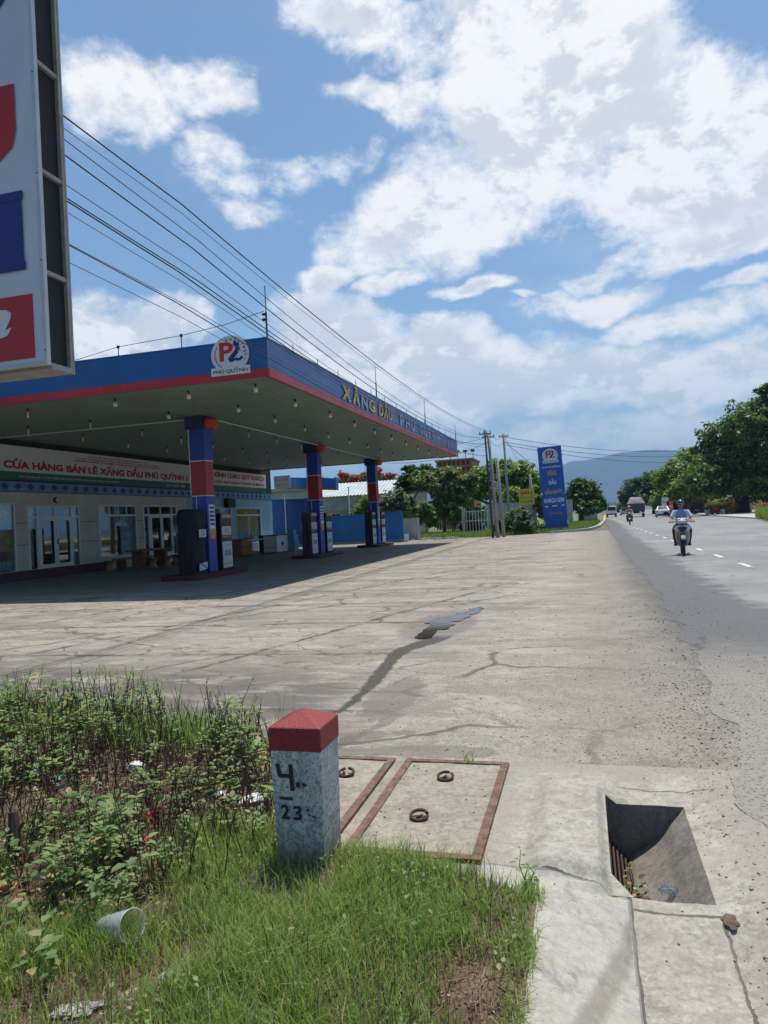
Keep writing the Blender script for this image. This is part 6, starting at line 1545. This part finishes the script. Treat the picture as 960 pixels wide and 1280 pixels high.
    mb = MB(); mb.tube([(-.08, sh_y-.03, 1.50), (-.05, sh_y-.07, 1.395), (.05, sh_y-.07, 1.395), (.08, sh_y-.03, 1.50)], .006, 5); mb.build('chin_strap', hm, 'black_rubber')
    return r
c_ = G(858.5, 694.5)
b1 = motorbike('silver and black motorcycle coming towards the camera, nearer of two', (c_.x-.02, c_.y+.62, .006), R_(-5), 'silver_paint', 'beige_plastic')
rider('man in a blue and white shirt and dark helmet riding the nearer motorcycle', b1, 'shirt_blue', 'sleeve_white', 'helmet_green', 'skin')
c_ = G(788, 656.2)
b2 = motorbike('dark motorcycle farther up the road, farther of two', (c_.x, c_.y+.62, .006), R_(-3), 'dark_metal', 'black_rubber', True)
rider('person in a pinkish top and grey helmet riding the farther motorcycle', b2, 'shirt_pink', 'shirt_pink', 'helmet_grey', 'skin_b', -.03)

# ================================================================== foreground growth and litter
# weeds: stems with oval leaves
def weed_arrays(bx_, by_, bz_, h, nl, ls, seed, spread=.35):
    rg = random.Random(seed); stems = []; LV_ = []; 
    ns = rg.randint(1, 3)
    for s in range(ns):
        a = rg.uniform(0, 2*PI); ln = h*rg.uniform(.1, spread); hh = h*rg.uniform(.7, 1.05) if s else h
        p0 = Vector((bx_, by_, bz_)); p2 = p0+Vector((math.cos(a)*ln, math.sin(a)*ln, hh)); p1 = p0.lerp(p2, .5)+Vector((rg.uniform(-.03, .03), rg.uniform(-.03, .03), h*.05)); stems.append((p0, p1, p2))
        for i in range(nl//ns+1):
            t = rg.uniform(.22, 1)**.8 if rg.random() > .3 else rg.uniform(.82, 1.0); q = p0.lerp(p1, t*2) if t < .5 else p1.lerp(p2, t*2-1)
            an = rg.uniform(0, 2*PI); LV_.append((q, an, rg.uniform(-.15, .6), ls*rg.uniform(.55, 1.15)*(1.15-.4*t), rg.uniform(.5, 1.2)))
    return stems, LV_
def leafgeo(LV_):
    V_ = []; F_ = []
    for q, an, tilt, s, pet in LV_:
        d = Vector((math.cos(an)*math.cos(tilt), math.sin(an)*math.cos(tilt), math.sin(tilt))); sd = Vector((-math.sin(an), math.cos(an), 0)); up_ = sd.cross(d)*-1
        b0 = q+d*s*pet*.6; o_ = len(V_)
        V_ += [b0, b0+d*s*.35+sd*s*.36+up_*s*.08, b0+d*s*.8+sd*s*.24+up_*s*.02, b0+d*s*1.1-up_*s*.12, b0+d*s*.8-sd*s*.24+up_*s*.02, b0+d*s*.35-sd*s*.36+up_*s*.08, b0+d*s*.45-up_*s*.04, b0+d*s*.85-up_*s*.06]
        F_ += [(o_, o_+1, o_+6), (o_+1, o_+2, o_+7, o_+6), (o_+2, o_+3, o_+7), (o_+3, o_+4, o_+7), (o_+4, o_+5, o_+6, o_+7), (o_+5, o_, o_+6)]
    return V_, F_
def build_leafmesh(name, LV_, mat, parent=None, loc=(0, 0, 0)):
    V_, F_ = leafgeo(LV_); mb = MB(); mb.v = [tuple(v-Vector(loc)) for v in V_]; mb.f = [list(f) for f in F_]; mb.mi = [0]*len(F_); return mb.build(name, parent, mat, recalc=False, smooth=True)
def build_stems(name, stems, r, mat, parent=None, loc=(0, 0, 0)):
    mb = MB(); L0 = Vector(loc)
    for p in stems: mb.tube([q-L0 for q in p], [r*1.2, r, r*.5], 5, cap=False)
    return mb.build(name, parent, mat, recalc=False)
def dens_grass(x, y):
    if not in_verge(x, y): return 0
    n_ = .5+.9*mnoise.fractal(Vector((x*1.7, y*1.7, 3)), 1, 2, 4)
    dry = sstep(-.62, -.36, x)*.5
    lft = sstep(-1.95, -2.5, x-(y-2.2)*.25)*.85
    pit = sstep(.35, .1, math.hypot(x+1.62, y-1.95))*.9+sstep(.22, .05, math.hypot(x+1.42, y-2.2))*.8
    near = .75*sstep(.30, .16, math.hypot(x+1.25, y-2.84))
    return max(0.0, min(1, .22+n_*1.1)-dry*.8-lft-pit-near)
grass_field('verge_grass', [(-3.2, 1.3), (-.2, 1.3), (-.2, 3.2), (-3.2, 3.2)], 36000, .03, .15, .0044, 'grass_blade', soil_h, 'green grass of mixed height around the milestone', dens=dens_grass, lean=.85)
def dens_tall(x, y):
    if not in_verge(x, y): return 0
    a = .2 if math.hypot(x+1.28, y-2.75) < .28 else 0; b_ = .35*sstep(.2, .55, mnoise.fractal(Vector((x*1.2, y*1.2, 9)), 1, 2, 3)+.35)*sstep(-.8, -1.1, x)
    return min(1, a+b_)
grass_field('tall_grass', [(-2.6, 1.4), (-.7, 1.4), (-.7, 3.1), (-2.6, 3.1)], 5200, .11, .20, .0042, 'grass_blade', soil_h, 'taller grass tufts at the foot of the milestone', dens=dens_tall, lean=.6)
grass_field('back_grass', [(-6.5, 4.2), (-2.2, 4.1), (-1.7, 4.4), (-2.4, 4.9), (-3.9, 5.3), (-6.5, 5.4)], 5200, .10, .24, .006, 'grass_blade', soil_h, 'bright grass along the back of the weedy verge', dens=lambda x, y: in_verge(x, y)*(.35+.65*(mnoise.noise(Vector((x*2, y*2, 5)))+.5)), lean=.5)
grass_field('dry_grass', [(-3.6, 1.4), (-.22, 1.4), (-.22, 3.1), (-3.6, 4.6)], 26000, .01, .075, .0032, 'dead_leaf', soil_h, 'short dry brown grass and stubble', dens=lambda x, y: in_verge(x, y)*.8, lean=2.5)
grass_field('seed_stalks', [(-2.6, 1.4), (-.35, 1.4), (-.35, 3.05), (-2.6, 3.1)], 900, .10, .24, .0030, 'dead_leaf', soil_h, 'straw coloured seed stalks standing in the grass', dens=lambda x, y: in_verge(x, y)*(1-.8*sstep(.32, .2, math.hypot(x+1.25, y-2.84))), lean=.45)
cl_ = []
for i in range(1500):
    x = random.uniform(-2.4, -.3); y = random.uniform(1.6, 3.05)
    if in_verge(x, y) and mnoise.noise(Vector((x*2.6, y*2.6, 21))) > .12: cl_.append((Vector((x, y, soil_h(x, y)+random.uniform(.03, .085))), random.uniform(0, 2*PI), random.uniform(-.3, .5), random.uniform(.012, .026), .6))
tag(build_leafmesh('clover_leaves', cl_, 'weed_leaf'), 'small broad leaved weeds mixed through the grass', 'weeds', kind='stuff')
# overhang of grass along the kerb edge
def dens_edge(x, y): return 1.0 if mnoise.noise(Vector((y*5, 2, 0))) > -.15 else .12
grass_field('kerb_weeds', [(-.33, 1.6), (-.25, 1.6), (-.22, 2.9), (-.30, 2.98)], 900, .02, .08, .0035, 'grass_blade', .0, 'sparse grass creeping over the kerb edge', dens=dens_edge, lean=1.3)
S_all = []; L_all = []
cnt = 0
while cnt < 700:
    x = random.uniform(-6.3, -1.40); y = random.uniform(2.3, 5.1)
    if not in_verge(x, y) or (x > -1.75 and y < 2.95) or y < 2.35-.25*(x+2): continue
    if mnoise.noise(Vector((x*1.3, y*1.3, 11))) < -.05 and random.random() < .72: continue
    if (x+2.55)**2+(y-3.45)**2 < .16 and random.random() < .6: continue
    h = random.uniform(.08, .30)*(1.45 if y > 3.7 else .9)
    big_ = random.random() < .15
    s_, l_ = weed_arrays(x, y, soil_h(x, y), h, random.randint(8, 16) if big_ else random.randint(14, 34), random.uniform(.055, .085) if big_ else random.uniform(.020, .046), cnt+50); S_all += s_; L_all += l_; cnt += 1
tag(build_leafmesh('weed_leaves', L_all, 'weed_leaf'), 'low leafy weeds covering the littered verge left of the milestone', 'weeds', kind='stuff')
tag(build_stems('weed_stems', S_all, .0028, 'plant_stem'), 'reddish brown stems of the low weeds', 'weeds', kind='stuff')
# bare dry stems
ds = []
for i in range(2800):
    x = random.uniform(-5.2, -1.45); y = random.uniform(2.6, 4.8)
    if not in_verge(x, y): continue
    z = soil_h(x, y); a = random.uniform(0, 2*PI); up_ = random.random() > .45; L_ = random.uniform(.08, .38); hh = L_*(.95 if up_ else random.uniform(.02, .3)); hr = L_*(.25 if up_ else 1)
    p0 = Vector((x, y, z+.01)); p2 = p0+Vector((math.cos(a)*hr, math.sin(a)*hr, hh)); ds.append((p0, p0.lerp(p2, .5)+Vector((random.uniform(-.02, .02), random.uniform(-.02, .02), .01)), p2))
tag(build_stems('dry_twigs', ds, .0022, 'stem_dark'), 'dark dry twigs and bare stems among the weeds', 'twigs', kind='stuff')
dl = []
for i in range(8000):
    x = random.uniform(-5.0, -1.42); y = random.uniform(1.9, 4.7)
    if not in_verge(x, y) or (x > -1.9+(y-2.2)*.2 and y < 2.9): continue
    dl.append((Vector((x, y, soil_h(x, y)+random.uniform(.0, .05))), random.uniform(0, 2*PI), random.uniform(-.5, .6), random.uniform(.012, .035), 0))
for i in range(900):
    x = random.uniform(-.8, -.26); y = random.uniform(1.9, 2.95)
    if in_verge(x, y): dl.append((Vector((x, y, soil_h(x, y)+.004)), random.uniform(0, 2*PI), random.uniform(-.3, .4), random.uniform(.006, .016), 0))
tag(build_leafmesh('dead_leaves', dl, 'dead_leaf'), 'dead brown leaves lying between the weeds', 'dead leaves', kind='stuff')
# distinct tall weeds
for (px_, top, Yp, lb) in ((108, 848, 4.35, 'tall weed standing up at the left in front of the forecourt'), (152, 846, 4.3, 'tall weed just right of the tallest left one'), (268, 862, 4.2, 'tall broad leaved weed midway to the milestone'), (196, 880, 4.1, 'thin weed between the two tall groups'), (55, 885, 4.3, 'weed at the far left of the back edge'), (330, 925, 3.5, 'leafy weed leaning on the left of the milestone')):
    c_ = onY(px_, top, Yp); h = max(.2, c_.z); r = empty('tall_weed', (c_.x, Yp, soil_h(c_.x, Yp)), lb, 'weed', 'tall weeds on the verge')
    s_, l_ = weed_arrays(c_.x, Yp, soil_h(c_.x, Yp), h, 34, .048, int(px_), .22); build_leafmesh('leaf', l_, 'weed_leaf', r, r.location)
    build_stems('stem', s_, .004, 'plant_stem', r, r.location)
for (px_, Yp, lb, base_y) in ((350, 3.9, 'clump of tall grass spikes behind the milestone', 0),):
    c_ = onY(px_, 850, Yp); r = empty('grass_clump', (c_.x, Yp, 0), lb, 'grass clump'); grass_field('blades', [(-.07, -.07), (.07, -.07), (.07, .07), (-.07, .07)], 26, .30, c_.z, .007, 'grass_blade', 0, lean=.25, parent=r)
for (x, y, lb) in ((-.29, 2.93, 'small broad leaved weed at the corner of the kerb'), (-.27, 2.50, 'star shaped weed growing over the kerb edge'), (-.75, 4.365, 'single blade tuft at the back edge of the drain lid')):
    r = empty('kerb_weed', (x, y, 0), lb, 'weed', 'small weeds by the kerb'); grass_field('blades', [(-.03, -.03), (.03, -.03), (.03, .03), (-.03, .03)], 16, .04, .12, .007, 'grass_blade', 0, lean=1.2, parent=r)
    if y > 2.8 and y < 3: s_, l_ = weed_arrays(0, 0, 0, .16, 16, .03, 9, .3); build_leafmesh('leaf', l_, 'weed_leaf', r); build_stems('stem', s_, .002, 'plant_stem', r)
# broad leaves at the lower left
bl = []
for i in range(60):
    c_ = G(random.uniform(0, 90), random.uniform(1090, 1230), .06); bl.append((c_+Vector((0, 0, random.uniform(0, .07))), random.uniform(0, 2*PI), random.uniform(-.2, .5), random.uniform(.03, .06), .6))
tag(build_leafmesh('broad_leaves', bl, 'weed_leaf'), 'broad round leaves of a creeping plant at the lower left', 'creeper', kind='stuff')
# stump and fallen branch
mb = MB(); c_ = G(18, 1090, .0); mb.tube([(0, 0, -.02), (.01, 0, .12), (-.01, .02, .22)], [.035, .028, .022], 9); mb.tube([(.0, 0, .12), (.05, .02, .18)], [.014, .008], 6); tag(mb.build('dead_stump', mat='stem_dark', loc=(c_.x, c_.y, soil_h(c_.x, c_.y))), 'dark broken stump at the left edge of the verge', 'stump')
A, B = G(72, 1095, .13), G(105, 1130, .08); mb = MB(); mb.tube([Vector((-.11, .07, .06)), Vector((0, 0, .045)), Vector((.10, -.09, .02))], [.014, .017, .015], 8); tag(mb.build('fallen_branch', mat='wood_light', loc=(A.x, A.y, soil_h(A.x, A.y))), 'short pale brown fallen branch left of the plastic cup', 'branch')

# litter
def crumple(name, label, cat, px_, py_, s, mat, z=.02, flat=.5, grp=None, seed=0):
    c_ = G(px_, py_, z); bm = bmesh.new(); bmesh.ops.create_icosphere(bm, subdivisions=3, radius=1)
    for v in bm.verts:
        q = v.co.copy(); k = 1+.55*mnoise.noise(q*1.6+Vector((seed, 0, 0)))+.35*mnoise.noise(q*4.5+Vector((0, seed, 0))); v.co = Vector((q.x*s[0]*k, q.y*s[1]*k, q.z*s[2]*k*flat))
    me = bpy.data.meshes.new(name); bm.to_mesh(me); bm.free(); me.materials.append(MATS[mat]); o = bpy.data.objects.new(name, me); COL.objects.link(o)
    o.location = (c_.x, c_.y, max(c_.z, soil_h(c_.x, c_.y)+.01)); o.rotation_euler.z = seed*1.3; return tag(o, label, cat, grp)
crumple('plastic_bag', 'teal plastic bag crumpled among the weeds at the far left', 'bag', 42, 970, (.09, .05, .05), 'teal_plastic', .08, .8, seed=1)
crumple('plastic_bag', 'smaller teal scrap right of the teal bag', 'bag', 72, 982, (.06, .04, .04), 'teal_plastic', .05, .8, seed=2)
crumple('paper_scrap', 'white crumpled paper at the back of the weeds', 'litter', 170, 958, (.055, .04, .04), 'paper_litter', .07, .7, seed=3)
crumple('cloth_rag', 'dirty beige rag lying in the middle of the weeds', 'rag', 160, 1018, (.11, .06, .04), 'cloth_beige', .03, .6, seed=4)
crumple('red_wrapper', 'red wrapper beside the beige rag', 'wrapper', 187, 1022, (.022, .03, .03), 'red_wrap', .05, .8, seed=5)
crumple('red_wrapper', 'crumpled red wrapper below the beige rag', 'wrapper', 186, 1052, (.035, .03, .03), 'red_wrap', .04, .8, seed=6)
crumple('paper_scrap', 'small white scrap on the bare brown patch', 'litter', 69, 1026, (.02, .02, .018), 'paper_litter', .04, .6, seed=7)
crumple('paper_bag', 'white torn bag left of the milestone', 'bag', 316, 1000, (.07, .04, .04), 'paper_litter', .03, .7, seed=8)
crumple('paper_scrap', 'white torn paper left of the white bag', 'litter', 275, 992, (.03, .03, .02), 'paper_litter', .05, .7, seed=9)
crumple('mortar_lump', 'large patch of whitish mortar in the grass at the bottom left', 'rubble', 96, 1268, (.07, .035, .015), 'mortar', .0, .5, seed=10)
crumple('mortar_lump', 'narrow whitish lump in the grass below the plastic cup', 'rubble', 212, 1228, (.03, .04, .02), 'mortar', .0, .6, seed=11)
crumple('mortar_lump', 'whitish lump half buried at the bottom edge of the grass', 'rubble', 245, 1276, (.03, .03, .02), 'mortar', .0, .6, seed=12)
crumple('red_wrapper', 'faded orange scrap at the left edge by the stump', 'wrapper', 6, 1110, (.04, .03, .02), 'cab_orange', .06, .7, seed=13)
# plastic cup
cp_ = G(148, 1168, .045); cup = empty('plastic_cup', (cp_.x, cp_.y, .075), 'clear plastic cup lying on its side in the grass', 'cup')
M_ = Matrix.Rotation(R_(-14), 3, 'Z') @ Matrix.Rotation(R_(76), 3, 'Y')
def shell(prof, n=32):
    vs = []; fs = []
    for r_, z in prof:
        for k in range(n): t = 2*PI*k/n; vs.append(M_ @ Vector((r_*math.cos(t), r_*math.sin(t), z)))
    for i in range(len(prof)-1):
        for k in range(n): a = i*n+k; b_ = i*n+(k+1) % n; fs.append((a, b_, b_+n, a+n))
    return vs, fs
mb = MB(); vs, fs = shell([(.001, -.085), (.036, -.085), (.038, -.08), (.044, -.02), (.052, .045), (.0555, .075)]); mb.add(vs, fs); mb.build('cup_wall', cup, 'cup_plastic', smooth=True, recalc=False)
mb = MB(); torus(mb, (0, 0, 0), .0565, .0022, M_, 30, 6); ob_ = mb.build('rim', cup, 'cup_plastic', smooth=True); ob_.location = M_ @ Vector((0, 0, .076))
# litter in the drain
def drain_leafpile():
    ll = []
    for i in range(26): ll.append((Vector((random.uniform(.10, .17), random.uniform(3.38, 3.62), random.uniform(-.31, -.24))), random.uniform(0, 2*PI), random.uniform(-.4, .7), random.uniform(.02, .045), 0))
    return tag(build_leafmesh('drain_leaves', ll, 'dead_leaf'), 'dry leaves caught in the mouth of the drain', 'dead leaves', kind='stuff')
drain_leafpile()
s_, l_ = weed_arrays(.115, 3.42, -.27, .16, 14, .03, 77, .4); r = empty('drain_weed', (.115, 3.42, -.27), 'small green weed sprouting in the drain', 'weed'); build_leafmesh('leaf', l_, 'weed_leaf', r, r.location); build_stems('stem', s_, .002, 'plant_stem', r, r.location)
def crumple_at(name, label, cat, loc, s, mat, seed):
    o = crumple(name, label, cat, 480, 1000, s, mat, 0, .8, None, seed); o.location = loc; return o
crumple_at('rusty_scrap', 'crumpled rust coloured scrap at the lip of the drain', 'litter', (.17, 3.40, -.255), (.045, .03, .03), 'rust', 21)
crumple_at('plastic_film', 'clear crumpled plastic film beside the drain lip', 'litter', (.27, 3.37, -.18), (.04, .03, .02), 'clear_plastic', 22)
crumple_at('dirt_clod', 'small pile of brown dirt where the gutter meets the drain', 'dirt', (.45, 2.93, -.055), (.05, .03, .008), 'soil', 23)
# pebbles
bm = bmesh.new(); bmesh.ops.create_icosphere(bm, subdivisions=1, radius=1); ico = np.array([v.co[:] for v in bm.verts]); icf = np.array([[v.index for v in f.verts] for f in bm.faces]); bm.free()
def pebbles(name, label, regions, mat='stones'):
    Vs = []; Fs = []; k = 0
    for (x0, x1, y0, y1, n_, r0_, r1_, zz) in regions:
        for i in range(n_):
            x = random.uniform(x0, x1); y = random.uniform(y0, y1)
            if in_verge(x, y) and zz < .01: continue
            if HX0 < x < HX1 and HY0 < y < HY1:
                if PX0-.02 < x < PX1+.02 and PY0-.02 < y < PY1+.02: continue
                zb_ = Hs(x, y)
            else: zb_ = zz
            s = r0_+(r1_-r0_)*random.random()**3; q = ico*np.array([s*random.uniform(.8, 1.4), s*random.uniform(.7, 1.2), s*random.uniform(.4, .8)])*(1+.25*np.random.rand(len(ico), 1))
            a = random.uniform(0, PI); q = q @ np.array([[math.cos(a), math.sin(a), 0], [-math.sin(a), math.cos(a), 0], [0, 0, 1]]); Vs.append(q+np.array([x, y, zb_+s*.25])); Fs.append(icf+k*len(ico)); k += 1
    return tag(npmesh(name, np.vstack(Vs), np.vstack(Fs), mat), label, 'pebbles', kind='stuff')
pebbles('pebbles', 'small dark stones scattered over the concrete and the drain lids', [(-1.1, -.55, 3.2, 4.3, 60, .002, .007, .012), (-1.8, 2.4, 4.4, 7.5, 600, .002, .008, .001), (-2.5, 1.6, 7, 14, 400, .004, .011, .001), (.5, 1.6, 2.4, 6.5, 900, .002, .009, .003), (.8, 1.6, 5.5, 12, 300, .003, .010, .005), (-.35, .6, 1.9, 4.3, 70, .002, .005, .001), (.9, 1.9, 9, 20, 160, .005, .012, .005), (.42, 1.7, 2.5, 7, 3200, .0015, .006, .002), (.3, 1.9, 6, 13, 1100, .002, .007, .004), (-1.0, .6, 4.45, 7, 900, .0015, .005, .001)])
c_ = G(540, 990); 

# ================================================================== hills
pxs = [(-200, 640), (0, 640), (300, 625), (560, 605), (640, 596), (700, 583), (715, 577), (735, 574), (760, 569), (780, 565), (800, 562), (830, 563), (860, 564), (900, 560), (960, 570), (1100, 600), (1400, 620)]
XA = []; ZA = []
for a, b_ in pxs: q = onY(a, b_, 6000); XA.append(q.x); ZA.append(max(q.z, 20))
nX, nY = 260, 36; vs = []
for j in range(nY+1):
    Yv = 4300+j*(7400-4300)/nY
    pr = sstep(4300, 6000, Yv)*sstep(7500, 6050, Yv) if Yv > 6000 else sstep(4250, 6000, Yv)
    for i in range(nX+1):
        X6 = -4500+i*9500/nX; ht = np.interp(X6, XA, ZA); X = X6*Yv/6000
        nz = mnoise.fractal(Vector((X*.0016, Yv*.0016, 1)), 1, 2, 6); rd = mnoise.fractal(Vector((X*.006, Yv*.0022, 5)), 1, 2, 6)
        vs.append((X, Yv, -20+max(0, ht*pr*(1+.02*nz)+rd*14*pr+nz*110*pr*(1-pr)*2+20)))
fs = [(j*(nX+1)+i, j*(nX+1)+i+1, (j+1)*(nX+1)+i+1, (j+1)*(nX+1)+i) for j in range(nY) for i in range(nX)]
mb = MB(); mb.add(vs, fs); struct(mb.build('mountains', mat='hill_green', smooth=True, recalc=False), 'long blue mountain ridge on the horizon')

# ================================================================== haze: even air round everything
HZ = 1
if HZ:
    m = bpy.data.materials.new('air_haze'); m.use_nodes = True; m.node_tree.nodes.clear(); n = NT(m.node_tree)
    pv = n.new('ShaderNodeVolumePrincipled'); pv.inputs['Color'].default_value = (.36, .62, 1.0, 1); pv.inputs['Density'].default_value = .00019; pv.inputs['Anisotropy'].default_value = 0.0
    oo = n.new('ShaderNodeOutputMaterial'); n.l.new(pv.outputs[0], oo.inputs['Volume'])
    mb = MB(); mb.bb(-9300, 9300, -9300, 9300, -21.5, 560); hz = mb.build('haze'); hz.data.materials.append(m); tag(hz, 'thin blue haze of the open air', 'haze', kind='stuff')
SC.cycles.max_bounces = 6; SC.cycles.transparent_max_bounces = 12; SC.cycles.volume_bounces = 0
